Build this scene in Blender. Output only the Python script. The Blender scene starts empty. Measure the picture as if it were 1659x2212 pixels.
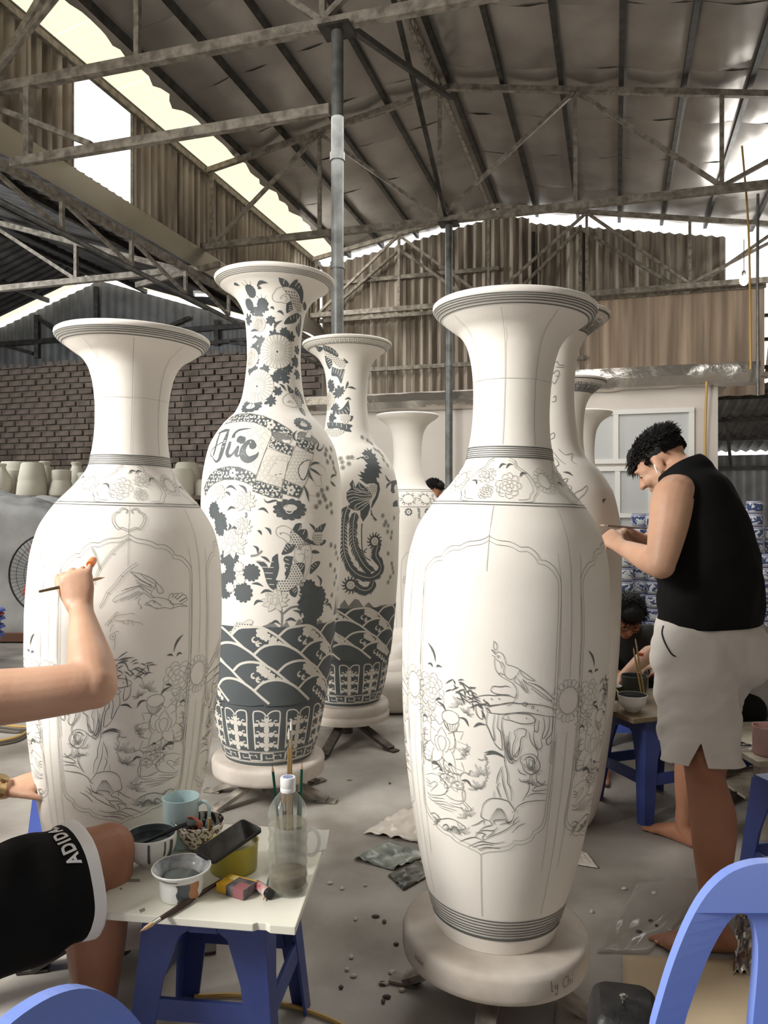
# Pottery workshop: painters decorating tall porcelain vases in a steel-roofed hall.
import bpy, bmesh, math, random
import numpy as np
from math import sin, cos, pi, radians, sqrt, atan2, exp
from mathutils import Vector as V, Matrix, noise as mnoise
from mathutils.geometry import tessellate_polygon
from mathutils.bvhtree import BVHTree
random.seed(7)
C = bpy.context.scene.collection
SC = bpy.context.scene

# ------------------------------------------------------------------ camera
cam_data = bpy.data.cameras.new('camera'); cam = bpy.data.objects.new('camera', cam_data); C.objects.link(cam)
cam.location = (0, 0, 1.4); cam.rotation_euler = (radians(90), 0, 0)
cam_data.sensor_fit = 'VERTICAL'; cam_data.sensor_height = 36.0; cam_data.lens = 36.0*1662/2212
cam_data.clip_start = 0.05; cam_data.clip_end = 200
SC.camera = cam
# ------------------------------------------------------------------ sky, lights, exposure
SC.view_settings.view_transform = 'Standard'; SC.view_settings.look = 'None'
SC.view_settings.gamma = 1.0; SC.view_settings.use_curve_mapping = False
SC.view_settings.exposure = -0.04
world = bpy.data.worlds.new('sky'); SC.world = world; world.use_nodes = True
wb = world.node_tree.nodes['Background']
wb.inputs['Color'].default_value = (1.0, 0.98, 0.94, 1); wb.inputs['Strength'].default_value = 2.4
def area(name, loc, target, size, sizey, power, color):
    d = bpy.data.lights.new(name, 'AREA'); d.shape = 'RECTANGLE'; d.size = size; d.size_y = sizey
    d.energy = power; d.color = color
    o = bpy.data.objects.new(name, d); C.objects.link(o); o.location = loc
    o.rotation_euler = (V(target)-V(loc)).to_track_quat('-Z', 'Y').to_euler()
    return o
# daylight from the open bay on the left of the camera
area('daylight_left_bay', (-3.6, 0.5, 3.2), (-0.4, 2.6, 1.0), 1.2, 1.2, 330, (1.0, 0.975, 0.935))
area('fill_rear', (0.2, -5.5, 2.6), (0.3, 3.0, 0.8), 3.0, 2.2, 8, (1.0, 0.97, 0.93))  # added weak fill behind the camera; the rear wall has no doorway
area('fill_hall_overhead', (1.0, 6.0, 4.4), (1.2, 6.2, 0.0), 3.0, 4.0, 140, (1.0, 0.975, 0.935))  # added overhead fill for the white room; the roof has no skylight here
area('fill_left_eave', (-1.55, 12.6, 5.6), (2.6, 13.2, 4.6), 0.7, 0.7, 60, (1.0, 0.97, 0.90))  # added lamp below the bright eave strip, raking the back wall
area('daylight_far_window', (5.3, 11.4, 5.45), (0.5, 7.0, 5.4), 1.2, 0.8, 30, (1.0, 0.98, 0.94))
area('fill_far_left', (-7.5, 8.5, 3.8), (-3.5, 14.0, 3.0), 2.0, 1.4, 300, (0.95, 0.98, 1.0))  # added fill for the brick end wall; there is no opening here

# ------------------------------------------------------------------ helpers
def S(r, g, b):
    f = lambda c: (c/255/12.92 if c <= 10.3 else ((c/255+.055)/1.055)**2.4)
    return (f(r), f(g), f(b), 1)
def mat(name, c, rough=.6, metal=0, var=0, vscale=8, c2=None, bump=0, bscale=40, spec=.5, trans=0, ior=1.45, alpha=1, sss=0, detail=4, stretch=None, coat=0):
    m = bpy.data.materials.new(name); m.use_nodes = True
    nt = m.node_tree; b = nt.nodes['Principled BSDF']
    b.inputs['Base Color'].default_value = c; b.inputs['Roughness'].default_value = rough
    b.inputs['Metallic'].default_value = metal; b.inputs['Specular IOR Level'].default_value = spec
    b.inputs['Transmission Weight'].default_value = trans; b.inputs['IOR'].default_value = ior
    b.inputs['Alpha'].default_value = alpha; b.inputs['Coat Weight'].default_value = coat
    if sss:
        b.inputs['Subsurface Weight'].default_value = sss; b.inputs['Subsurface Radius'].default_value = (.012, .004, .002)
        b.inputs['Subsurface Scale'].default_value = 1.0
    tc = nt.nodes.new('ShaderNodeTexCoord'); src = tc.outputs['Object']
    if stretch:
        mp = nt.nodes.new('ShaderNodeMapping'); mp.inputs['Scale'].default_value = stretch
        nt.links.new(src, mp.inputs['Vector']); src = mp.outputs['Vector']
    if var or c2:
        n = nt.nodes.new('ShaderNodeTexNoise'); n.inputs['Scale'].default_value = vscale; n.inputs['Detail'].default_value = detail
        nt.links.new(src, n.inputs['Vector'])
        r = nt.nodes.new('ShaderNodeValToRGB')
        k = var or .3
        r.color_ramp.elements[0].position = .35; r.color_ramp.elements[1].position = .68
        if c2 is None: c2 = tuple(x*(1-k) for x in c[:3])+(1,)
        r.color_ramp.elements[0].color = c2; r.color_ramp.elements[1].color = c
        nt.links.new(n.outputs['Fac'], r.inputs['Fac']); nt.links.new(r.outputs['Color'], b.inputs['Base Color'])
    if bump:
        n2 = nt.nodes.new('ShaderNodeTexNoise'); n2.inputs['Scale'].default_value = bscale; n2.inputs['Detail'].default_value = 5
        nt.links.new(src, n2.inputs['Vector'])
        bp = nt.nodes.new('ShaderNodeBump'); bp.inputs['Strength'].default_value = bump; bp.inputs['Distance'].default_value = .02
        nt.links.new(n2.outputs['Fac'], bp.inputs['Height']); nt.links.new(bp.outputs['Normal'], b.inputs['Normal'])
    return m
def emit(name, c, s):
    m = bpy.data.materials.new(name); m.use_nodes = True; nt = m.node_tree
    b = nt.nodes['Principled BSDF']; b.inputs['Base Color'].default_value = c
    b.inputs['Emission Color'].default_value = c; b.inputs['Emission Strength'].default_value = s
    return m
class MB:
    def __init__(s): s.v = []; s.f = []
    def add(s, vs, fs):
        n = len(s.v); s.v += [tuple(p) for p in vs]; s.f += [tuple(i+n for i in f) for f in fs]; return s
    def box(s, c, d, m=None):
        x, y, z = d[0]/2, d[1]/2, d[2]/2
        vs = [V((a, b, e)) for a in (-x, x) for b in (-y, y) for e in (-z, z)]
        if m is not None: vs = [m @ p for p in vs]
        vs = [p+V(c) for p in vs]
        return s.add(vs, [(0,1,3,2),(4,6,7,5),(0,4,5,1),(2,3,7,6),(0,2,6,4),(1,5,7,3)])
    def bar(s, a, b, w, h=None, up=(0,0,1)):
        a = V(a); b = V(b); h = h or w; d = (b-a).normalized(); u = V(up)
        if abs(d.dot(u)) > .97: u = V((0,1,0))
        x = d.cross(u).normalized(); y = x.cross(d).normalized()
        vs = [p+x*i*w/2+y*j*h/2 for p in (a, b) for i, j in ((-1,-1),(1,-1),(1,1),(-1,1))]
        return s.add(vs, [(3,2,1,0),(4,5,6,7),(0,1,5,4),(1,2,6,5),(2,3,7,6),(3,0,4,7)])
    def lbar(s, a, b, w, t=.006, up=(0,0,1)):   # angle iron
        a = V(a); b = V(b); d = (b-a).normalized(); u = V(up)
        if abs(d.dot(u)) > .97: u = V((0,1,0))
        x = d.cross(u).normalized(); y = x.cross(d).normalized()
        pts = ((0,0),(w,0),(w,t),(t,t),(t,w),(0,w))
        vs = [p+x*(i-w/3)+y*(j-w/3) for p in (a, b) for i, j in pts]
        return s.add(vs, [(0,1,2,3,4,5)[::-1], (6,7,8,9,10,11)]+[(i,(i+1)%6,6+(i+1)%6,6+i) for i in range(6)])
    def tube(s, pts, rad, seg=10, cap=True, flat=None, up=None):
        pts = [V(p) for p in pts]; n = len(pts)
        if not hasattr(rad, '__len__'): rad = [rad]*n
        prev = None; rings = []
        for i, p in enumerate(pts):
            d = (pts[min(i+1, n-1)]-pts[max(i-1, 0)]).normalized()
            if prev is None:
                u = V(up) if up is not None else V((0,0,1))
                if abs(d.dot(u)) > .95: u = V((1,0,0)) if abs(d.x) < .9 else V((0,1,0))
            else: u = prev
            x = d.cross(u).normalized(); y = x.cross(d).normalized(); prev = y
            r = rad[i]; rx, ry = (r if hasattr(r, '__len__') else (r, r))
            rings.append([p+x*cos(2*pi*k/seg)*rx+y*sin(2*pi*k/seg)*ry for k in range(seg)])
        b0 = len(s.v)
        for r in rings: s.v += [tuple(q) for q in r]
        for i in range(n-1):
            for k in range(seg):
                s.f.append((b0+i*seg+k, b0+i*seg+(k+1)%seg, b0+(i+1)*seg+(k+1)%seg, b0+(i+1)*seg+k))
        if cap:
            s.f.append(tuple(b0+k for k in range(seg))[::-1]); s.f.append(tuple(b0+(n-1)*seg+k for k in range(seg)))
        return s
    def lathe(s, prof, seg=32, c=(0,0,0), cap=False, m=None):
        b0 = len(s.v); n = len(prof)
        for r, z in prof:
            for k in range(seg):
                p = V((r*cos(2*pi*k/seg), r*sin(2*pi*k/seg), z))
                if m is not None: p = m @ p
                s.v.append(tuple(p+V(c)))
        for i in range(n-1):
            for k in range(seg):
                s.f.append((b0+i*seg+k, b0+i*seg+(k+1)%seg, b0+(i+1)*seg+(k+1)%seg, b0+(i+1)*seg+k))
        if cap:
            s.f.append(tuple(b0+k for k in range(seg))[::-1]); s.f.append(tuple(b0+(n-1)*seg+k for k in range(seg)))
        return s
    def ball(s, c, r, seg=12, rings=8, m=None):
        r = r if hasattr(r, '__len__') else (r, r, r)
        b0 = len(s.v)
        for i in range(rings+1):
            a = pi*i/rings
            for k in range(seg):
                p = V((r[0]*sin(a)*cos(2*pi*k/seg), r[1]*sin(a)*sin(2*pi*k/seg), -r[2]*cos(a)))
                if m is not None: p = m @ p
                s.v.append(tuple(p+V(c)))
        for i in range(rings):
            for k in range(seg):
                s.f.append((b0+i*seg+k, b0+i*seg+(k+1)%seg, b0+(i+1)*seg+(k+1)%seg, b0+(i+1)*seg+k))
        return s
    def plate(s, poly, t, m=None):   # extruded 2-D outline (x, y), thickness t along z
        n = len(poly); a = [V((x, y, 0)) for x, y in poly]; b = [V((x, y, t)) for x, y in poly]
        tri = tessellate_polygon([a]); vs = a+b
        if m is not None: vs = [m @ p for p in vs]
        area2 = sum(poly[i][0]*poly[(i+1)%n][1]-poly[(i+1)%n][0]*poly[i][1] for i in range(n))
        fs = [tuple(t_) for t_ in tri]+[tuple(i+n for i in t_[::-1]) for t_ in tri]
        fs += [(i, (i+1)%n, (i+1)%n+n, i+n) for i in range(n)]
        return s.add(vs, fs)
    def obj(s, name, m=None, parent=None, smooth=True, bevel=0, sharp=40):
        me = bpy.data.meshes.new(name); me.from_pydata(s.v, [], s.f); me.validate(); me.update()
        return mobj(name, me, m, parent, smooth, bevel, sharp)
def mobj(name, me, m=None, parent=None, smooth=True, bevel=0, sharp=40):
    bm = bmesh.new(); bm.from_mesh(me); bmesh.ops.remove_doubles(bm, verts=bm.verts, dist=1e-6)
    bmesh.ops.recalc_face_normals(bm, faces=bm.faces)
    if smooth:
        for f in bm.faces: f.smooth = True
        for e in bm.edges:
            if len(e.link_faces) == 2 and e.calc_face_angle(0) > radians(sharp): e.smooth = False
    bm.to_mesh(me); bm.free()
    o = bpy.data.objects.new(name, me); C.objects.link(o)
    if m: me.materials.append(m)
    if parent: o.parent = parent
    if bevel:
        b = o.modifiers.new('bevel', 'BEVEL'); b.width = bevel; b.segments = 2; b.limit_method = 'ANGLE'
    return o
def thing(name, label, cat, loc=(0,0,0), rz=0, group=None):
    o = bpy.data.objects.new(name, None); C.objects.link(o); o.location = loc; o.rotation_euler = (0,0,rz)
    o.empty_display_size = .05
    return tag(o, label, cat, group)
def tag(o, label, cat, group=None):
    o['label'] = label; o['category'] = cat
    if group: o['group'] = group
    return o
def struct(o): o['kind'] = 'structure'; return o
def stuff(o): o['kind'] = 'stuff'; return o
def dup(o, loc=None, rz=None, label=None):
    c = o.copy(); C.objects.link(c)
    for ch in o.children:
        d = ch.copy(); C.objects.link(d); d.parent = c
        for g in ch.children:
            e = g.copy(); C.objects.link(e); e.parent = d
    if loc is not None: c.location = loc
    if rz is not None: c.rotation_euler = (0,0,rz)
    if label: c['label'] = label
    return c
def at(x, y, Y):            # a measured direction and a distance give a point in the hall
    return V(((x-829.5)/1662*Y, Y, 1.4-(y-1106)/1662*Y))
def flo(x, y, z=0):         # the same on a level surface of height z
    Y = (1.4-z)*1662/(y-1106); return at(x, y, Y)
def spline(pts, n=6):       # Catmull-Rom through any-dimension points
    P = [np.array(p, float) for p in pts]
    if len(P) < 3: return [tuple(p) for p in P]
    out = []; Q = [2*P[0]-P[1]]+P+[2*P[-1]-P[-2]]
    for i in range(1, len(Q)-2):
        for k in range(n):
            t = k/n; a, b, c, d = Q[i-1], Q[i], Q[i+1], Q[i+2]
            out.append(tuple(.5*(2*b+(c-a)*t+(2*a-5*b+4*c-d)*t*t+(3*b-a-3*c+d)*t**3)))
    out.append(tuple(P[-1])); return out
# ------------------------------------------------------------------ hall frame of reference
AX = V((sin(radians(16.7)), cos(radians(16.7)), 0)); TX = V((AX.y, -AX.x, 0)); PO = V((-.345, 5.7, 0))
def H(s, u, z): return PO+TX*s+AX*u+V((0,0,z))
HR = Matrix.Rotation(-radians(16.7), 3, 'Z')
RZ = -radians(16.7)
zc = lambda s: 6.80-.18*abs(s)                     # underside of the roof
zl = lambda s: 6.35-.32*abs(s+8.4)                 # left bay roof

M_floor = mat('dusty_concrete', S(184,179,171), .56, var=.3, vscale=1.7, c2=S(124,117,108), bump=.16, bscale=9, detail=9)
M_foil = mat('insulation_foil', S(172,167,160), .34, metal=.6, var=.1, vscale=1.2, c2=S(146,141,136), bump=.05, bscale=5)
M_foil2 = mat('crinkled_foil', S(205,200,192), .22, metal=.9, bump=.5, bscale=9)
M_steel = mat('painted_steel', S(152,145,133), .55, metal=.15, var=.35, vscale=14, c2=S(104,97,87), bump=.1, bscale=60)
M_steeld = mat('dark_steel', S(70,68,64), .5, metal=.3, var=.3, vscale=9, c2=S(44,41,38))
M_pipe = mat('galvanized_pipe', S(122,124,122), .45, metal=.45, var=.25, vscale=9, c2=S(92,92,90))
M_corr = mat('fibre_cement_sheet', S(186,176,162), .7, var=.4, vscale=7, c2=S(112,102,90), stretch=(1,1,.10), bump=.1, bscale=30)
M_corrl = mat('grey_steel_sheet', S(112,113,113), .55, metal=.2, var=.25, vscale=2, c2=S(84,85,86))
M_dark = mat('dark_roof_sheet', S(86,84,82), .6, metal=.2, var=.25, vscale=3, c2=S(58,57,56))
M_brick = mat('weathered_brick', S(146,132,120), .85, var=.35, vscale=3, c2=S(104,92,83), bump=.3, bscale=40)
M_mort = mat('mortar', S(132,124,115), .9, var=.2, vscale=5, bump=.3, bscale=30)
M_plaster = mat('white_plaster', S(214,206,196), .7, var=.08, vscale=2, bump=.05, bscale=30)
M_frame = mat('white_painted_wood', S(226,224,218), .45)
M_pane = mat('frosted_pane', S(196,198,196), .3, var=.08, vscale=1.5)
def translucent(name, c, amt=.8):
    m = mat(name, c, .6); nt = m.node_tree; b = nt.nodes['Principled BSDF']; out = nt.nodes['Material Output']
    t = nt.nodes.new('ShaderNodeBsdfTranslucent'); t.inputs['Color'].default_value = c
    x = nt.nodes.new('ShaderNodeMixShader'); x.inputs['Fac'].default_value = amt
    nt.links.new(b.outputs[0], x.inputs[1]); nt.links.new(t.outputs[0], x.inputs[2]); nt.links.new(x.outputs[0], out.inputs['Surface'])
    return m
M_sky = translucent('skylight_sheet', S(244,232,200), .62)
M_amber = translucent('old_fibreglass_sheet', S(158,138,116), .16)
def streak(m, c1, c2, sc):      # dirt streaks down the sheet, painted in for the corrugation's missing shading
    nt = m.node_tree; b = nt.nodes['Principled BSDF']; tc = nt.nodes.new('ShaderNodeTexCoord'); mp = nt.nodes.new('ShaderNodeMapping'); n = nt.nodes.new('ShaderNodeTexNoise'); r = nt.nodes.new('ShaderNodeValToRGB')
    mp.inputs['Scale'].default_value = (1, 1, .06); n.inputs['Scale'].default_value = sc; n.inputs['Detail'].default_value = 5
    r.color_ramp.elements[0].position = .36; r.color_ramp.elements[1].position = .64; r.color_ramp.elements[0].color = c2; r.color_ramp.elements[1].color = c1
    nt.links.new(tc.outputs['Object'], mp.inputs[0]); nt.links.new(mp.outputs[0], n.inputs['Vector']); nt.links.new(n.outputs['Fac'], r.inputs[0]); nt.links.new(r.outputs[0], b.inputs['Base Color'])
streak(M_amber, S(176,158,138), S(104,88,74), 6)

# floor
fb = MB(); N = 26
for j in range(N+1):
    for i in range(N+1): fb.v.append((-17+29*i/N, -9+30*j/N, 0))
for j in range(N):
    for i in range(N): a = j*(N+1)+i; fb.f.append((a, a+1, a+N+2, a+N+1))
floor = struct(fb.obj('floor', M_floor))

def corr(name, o, across, along, w, l, m, parent, per=.15, amp=.03, nrm=None, l1=None, l0=None):
    across = V(across).normalized(); along = V(along).normalized(); nrm = V(nrm) if nrm is not None else across.cross(along).normalized()
    n = max(4, int(w/per*4)); b = MB()
    for i in range(n+1):
        x = w*i/n; d = amp*sin(2*pi*x/per)
        a0 = l0(x) if l0 else 0; a1 = l1(x) if l1 else l
        b.v += [tuple(V(o)+across*x+nrm*d+along*a0), tuple(V(o)+across*x+nrm*d+along*a1)]
    for i in range(n): b.f.append((2*i, 2*i+2, 2*i+3, 2*i+1))
    return b.obj(name, m, parent, sharp=80)
def sroot(name):
    o = bpy.data.objects.new(name, None); C.objects.link(o); return struct(o)

# main roof: foil blankets laid between the purlins, roof sheets above
ceiling = sroot('ceiling')
PUR = [-3.45, -2.83, -2.18, -1.51, -.80, 0, .66, 1.36, 2.04, 2.72, 3.4, 4.1, 4.8, 5.5, 6.3]
rnd = random.Random(3)
def foil(s0, s1, u0, u1, parent, nm='foil_panel', n=6):
    b = MB(); sg = .035+rnd.random()*.03; ph = rnd.random()*6
    for j in range(n+1):
        for i in range(n+1):
            a = i/n; e = j/n; s = s0+(s1-s0)*a; u = u0+(u1-u0)*e
            z = zc(s)-.02-sg*sin(pi*a)*(.55+.45*sin(pi*e))-.012*sin(ph+7*a+9*e)*sin(pi*a)
            b.v.append(tuple(H(s, u, z)))
    for j in range(n):
        for i in range(n): a = j*(n+1)+i; b.f.append((a, a+1, a+n+2, a+n+1))
    return b.obj(nm, M_foil, parent)
for i in range(1, len(PUR)-1):
    u = -3.2
    while u < 8.3:
        u1 = min(u+1.15, 8.35); foil(PUR[i], PUR[i+1], u+.0, u1+.02, ceiling); u = u1
for sg, s1 in ((-1, -2.85), (1, 6.4)):
    b = MB()
    vs = [H(0,-9,6.93), H(s1,-9,6.93-.18*abs(s1)), H(s1,8.6,6.93-.18*abs(s1)), H(0,8.6,6.93)]
    b.add(vs+[p+V((0,0,.03)) for p in vs], [(0,1,2,3),(4,5,6,7),(0,1,5,4),(1,2,6,5),(2,3,7,6),(3,0,4,7)])
    b.obj('roof_sheet', M_dark, ceiling)
for k in range(11):       # translucent strip along the left eave, with a torn foil edge hanging below
    corr('skylight_sheet', H(-2.75, -3+k*1.05, zc(-2.75)+.10), AX, (H(-3.62,0,zc(-3.62)+.10)-H(-2.75,0,zc(-2.75)+.10)), 1.05, .9, M_sky, ceiling, per=.13, amp=.016)
b = MB(); n = 90
for i in range(n+1):
    u = -3+11.3*i/n; w = -2.92-.16*abs(mnoise.noise(V((u*2.1, 3, 0))))-.10*abs(mnoise.noise(V((u*7, 1, 0))))
    b.v += [tuple(H(-2.83, u, zc(-2.83)-.02)), tuple(H((w-2.83)/2, u, zc(-2.9)-.05-.03*mnoise.noise(V((u*5,0,0))))), tuple(H(w, u, zc(w)-.05-.07*abs(mnoise.noise(V((u*4,7,0))))))]
for i in range(n):
    for j in (0, 1): a = 3*i+j; b.f.append((a, a+3, a+4, a+1))
b.obj('torn_foil_edge', M_foil, ceiling)
for s in PUR:
    MB().bar(H(s, -4, zc(s)-.045), H(s, 8.4, zc(s)-.045), .055, .085).obj('purlin', M_steeld, ceiling, smooth=False)
MB().bar(H(-.13, -3, zc(0)-.06), H(-.13, 8.4, zc(0)-.06), .05, .05).obj('purlin', M_steel, ceiling, smooth=False)

# steel roof trusses
def truss(u, label, tie=False):
    t = thing('roof_truss', label, 'truss', H(0, u, 5.02), RZ, 'steel roof trusses')
    L = lambda s, z: (s, 0, z-5.02)
    zt = lambda s: zc(s)-.14
    def pc(nm, a, b_, w=.06, h=.06, y=0):
        a = V(a); b_ = V(b_); a.y += y; b_.y += y
        MB().bar(a, b_, w, h).obj(nm, M_steel, t, smooth=False)
    pc('bottom_chord', L(-3.45, 5.02), L(6.3, 5.02), .07, .085)
    pc('top_chord', L(0, zt(0)), L(-3.45, zt(-3.45)), .06, .07); pc('top_chord', L(0, zt(0)), L(6.3, zt(6.3)), .06, .07)
    for s in (-3.3, -1.72, -.12, 1.52, 3.12, 4.7): pc('vertical_strut', L(s, 5.05), L(s, zt(s)), .045, .045, .012)
    for a, c in ((-3.25, -1.72), (-.12, -1.72), (-.12, 1.52), (3.12, 1.52), (3.12, 4.7), (6.2, 4.7)):
        pc('diagonal_strut', L(a, 5.05), L(c, zt(c)-.02), .045, .045, -.012)
    if tie:
        pc('lower_tie', L(-2.95, 4.37), L(-.06, 4.39), .055, .075); pc('vertical_strut', L(-2.78, 4.4), L(-2.78, 5.0), .055, .055)
        pc('diagonal_strut', L(-2.15, 4.42), L(-3.3, 4.95), .045, .045); pc('diagonal_strut', L(-3.2, 5.1), L(-2.3, 6.2), .06, .06, .04)
    MB().box(L(0, 4.965), (.24, .2, .02)).obj('bearing_plate', M_steeld, t, smooth=False)
    return t
truss(0, 'grey steel roof truss on the nearest column, with a lower tie', True)
truss(4, 'middle grey steel roof truss over the second column')
t3 = truss(7.85, 'far grey steel roof truss against the corrugated back wall')
br = thing('ridge_brace', 'crossed steel ridge braces between the two columns under the roof ridge', 'brace', H(0, 2, 5.02))
iv = br.matrix_basis.copy(); iv = Matrix.Translation(H(0,2,5.02)).inverted()
MB().bar(iv @ H(.03, .05, 5.05), iv @ H(.03, 3.95, 6.5), .05, .05).obj('brace_bar', M_steeld, br, smooth=False)
MB().bar(iv @ H(-.03, .9, 6.6), iv @ H(-.03, 3.95, 5.06), .045, .045).obj('brace_bar', M_steeld, br, smooth=False)
lt = MB()
for k in range(15):
    a = H(-.08, k*.28-.3, 6.66); c_ = H(-.08, k*.28-.16, 6.5)
    lt.bar(iv @ a, iv @ c_, .03); lt.bar(iv @ c_, iv @ H(-.08, k*.28-.02, 6.66), .03)
stuff(lt.obj('lattice_web', M_steel, br, smooth=False))
MB().bar(iv @ H(-.08, -.3, 6.48), iv @ H(-.08, 3.9, 6.48), .04).obj('lattice_chord', M_steel, br, smooth=False)
# pipe columns
def column(u, top, label):
    p = H(0, u, 0); t = thing('steel_column', label, 'column', p, 0, 'pipe columns')
    MB().tube([(0,0,0.0),(0,0,top)], .046, 20).obj('pipe', M_pipe, t)
    MB().box((0,0,.01), (.22,.22,.02)).obj('base_plate', M_steeld, t, smooth=False)
    MB().tube([(0,0,4.0),(0,0,4.06)], .055, 20).obj('collar', M_pipe, t)
    MB().tube([(0,0,3.2),(0,0,3.25)], .053, 20).obj('collar', M_pipe, t)
column(0, 4.955, 'thick grey pipe column rising behind the two patterned vases')
column(4, 4.955, 'slim grey pipe column in front of the white room, left of the tall plain vase')

# left wall above the valley, with its open window
wall_left = sroot('wall_left')
u = -3.1
for a, c_ in [(-3.1,-2.05),(-2.05,-1),(-1,.05),(.05,.7),(.7,1.37),(2.4,3.4),(3.4,4.4),(4.4,5.4),(5.4,6.4),(6.4,7.4),(7.4,8.35)]:
    corr('corrugated_sheet', H(-3.43, a, 4.93), AX, (0,0,1), c_-a+.02, 1.17, M_corr, wall_left, per=.145, amp=.034)
corr('corrugated_sheet', H(-3.43, 1.37, 4.93), AX, (0,0,1), 1.03, .06, M_corr, wall_left, per=.13, amp=.018)
MB().bar(H(-3.38, -3.1, 6.05), H(-3.38, 8.35, 6.05), .05, .07).obj('wall_rail', M_steel, wall_left, smooth=False)
for u in (1.36, 2.4): MB().bar(H(-3.43, u, 4.95), H(-3.43, u, 6.08), .03, .04).obj('window_post', M_steel, wall_left, smooth=False)
# foil clad valley gutter
b = MB(); n = 70
for i in range(n+1):
    u = -3+11.35*i/n
    for k in range(4):
        w = .02*mnoise.noise(V((u*3, k*2.3, 1)))*(0 if k in (0,3) else 1)
        b.v.append(tuple(H(-3.40+.06*k, u, 4.97-.135*k+w)))
for i in range(n):
    for k in range(3): a = 4*i+k; b.f.append((a, a+4, a+5, a+1))
struct(b.obj('trim_1', mat('dull_foil', S(138,132,124), .4, metal=.5, bump=.1, bscale=5)))
# valley girder running along the hall
vg = thing('valley_girder', 'long rusty steel valley girder with a pale pipe under the foil gutter', 'girder', H(-3.3, 2.5, 4.4), RZ)
G = lambda u, z, s=0: (s, u-2.5, z-4.4)
MB().bar(G(-3, 4.52), G(8.3, 4.52), .06, .08).obj('top_chord', M_steel, vg, smooth=False)
MB().tube([G(-3, 4.2), G(8.3, 4.13)], .03, 10).obj('bottom_pipe', M_pipe, vg)
for k in range(10): MB().bar(G(-2.4+k*1.15, 4.2), G(-2.4+k*1.15, 4.5), .04).obj('vertical_strut', M_steel, vg, smooth=False)
for k in range(9): MB().bar(G(-2.4+k*1.15, 4.5), G(-1.25+k*1.15, 4.2), .035).obj('diagonal_strut', M_steel, vg, smooth=False)
MB().bar(G(3.6, 4.45, -.9), G(3.6, 4.62, .35), .06, .07).obj('cross_arm', M_steel, vg, smooth=False)
# left bay roof
roof_left = sroot('ceiling_left_bay')
for k in range(11):
    u0 = -3+k
    m = M_sky if u0 >= 7.5 else M_dark
    for sgn in (1, -1):
        s0 = -8.4; s1 = -3.4 if sgn > 0 else -13.4
        ln = (V(H(s1, 0, zl(s1)))-V(H(s0, 0, zl(s0)))).length
        w = 1.0
        if u0 == 7: 
            corr('roof_sheet', H(s0, 7, zl(s0)), AX, H(s1,0,zl(s1))-H(s0,0,zl(s0)), 1.12, ln, M_dark, roof_left, per=.2, amp=.025)
            corr('skylight_sheet', H(s0, 8.12, zl(s0)), AX, H(s1,0,zl(s1))-H(s0,0,zl(s0)), .2, ln, M_sky, roof_left, per=.2, amp=.025); continue
        if u0 > 7: continue
        corr('roof_sheet', H(s0, u0, zl(s0)), AX, H(s1,0,zl(s1))-H(s0,0,zl(s0)), w, ln, m, roof_left, per=.2, amp=.025)
for s in (-4.4, -5.8, -7.2, -8.3, -9.6, -11, -12.4):
    MB().bar(H(s, -3, zl(s)-.06), H(s, 8.3, zl(s)-.06), .06, .09).obj('purlin', M_steeld, roof_left, smooth=False)
def ltruss(u, label):
    t = thing('roof_truss', label, 'truss', H(-8.4, u, 4.7), RZ, 'steel roof trusses')
    L = lambda s, z: (s+8.4, 0, z-4.7)
    def pc(nm, a, b_, w=.06): MB().bar(a, b_, w, w).obj(nm, M_steel, t, smooth=False)
    pc('bottom_chord', L(-13.3, 4.7), L(-3.4, 4.7), .08)
    for s1 in (-13.3, -3.5): pc('top_chord', L(-8.4, zl(-8.4)-.15), L(s1, zl(s1)-.15), .07)
    for s in (-11.4, -9.9, -8.4, -6.9, -5.4): pc('vertical_strut', L(s, 4.7), L(s, zl(s)-.15), .05)
    for a, c_ in ((-9.9,-8.4),(-6.9,-8.4),(-11.4,-9.9),(-5.4,-6.9)): pc('diagonal_strut', L(a, 4.72), L(c_, zl(c_)-.2), .05)
ltruss(3.9, 'dark steel truss crossing the left bay above the left vase')
# end walls
wall_back = sroot('wall_back')
ub = 8.4
s = -3.4
while s < 3.7:                          # upper sheets, a slit of daylight left under the roof
    s1 = min(s+.98, 3.72)
    f = lambda x, s=s: zc(s+x)-.20-(3.5 if s < 1.5 else 5.1)+(.09 if s < -.4 else 0)
    corr('corrugated_sheet', H(s, ub, 3.5 if s < 1.5 else 5.1), TX, (0,0,1), s1-s, 1, M_corr, wall_back, per=.163, amp=.042, l1=f); s = s1
s = 1.5
while s < 4.0:                           # weathered translucent sheets below
    corr('fibreglass_sheet', H(s, ub-.06, 3.3), TX, (0,0,1), .93, 1.85, M_amber, wall_back, per=.31, amp=.06); s += .93
for z, s0, s1 in ((5.72,-3.4,0), (5.02,-3.4,0), (5.05,1.2,4.3), (4.05,-3.4,1.5), (3.62,1.2,4.4)):
    MB().bar(H(s0, ub-.12, z), H(s1, ub-.12, z), .05, .07).obj('wall_rail', M_steel, wall_back, smooth=False)
MB().bar(H(.6, ub-.1, 3.2), H(.6, ub-.1, 6.3), .06).obj('wall_post', M_steeld, wall_back, smooth=False)
for a, c_ in (((1.4,6.25),(.1,5.05)), ((1.4,6.25),(3.1,5.0)), ((4.6,6.0),(3.1,5.0)), ((-1.8,6.2),(-.4,5.1)), ((-1.8,6.2),(-3.3,5.1))):
    MB().bar(H(a[0], ub-.2, a[1]), H(c_[0], ub-.2, c_[1]), .05).obj('wall_brace', M_steel, wall_back, smooth=False)
MB().bar(H(1.4, ub-.2, 5.05), H(1.4, ub-.2, 6.3), .05).obj('wall_brace', M_steel, wall_back, smooth=False)
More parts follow.
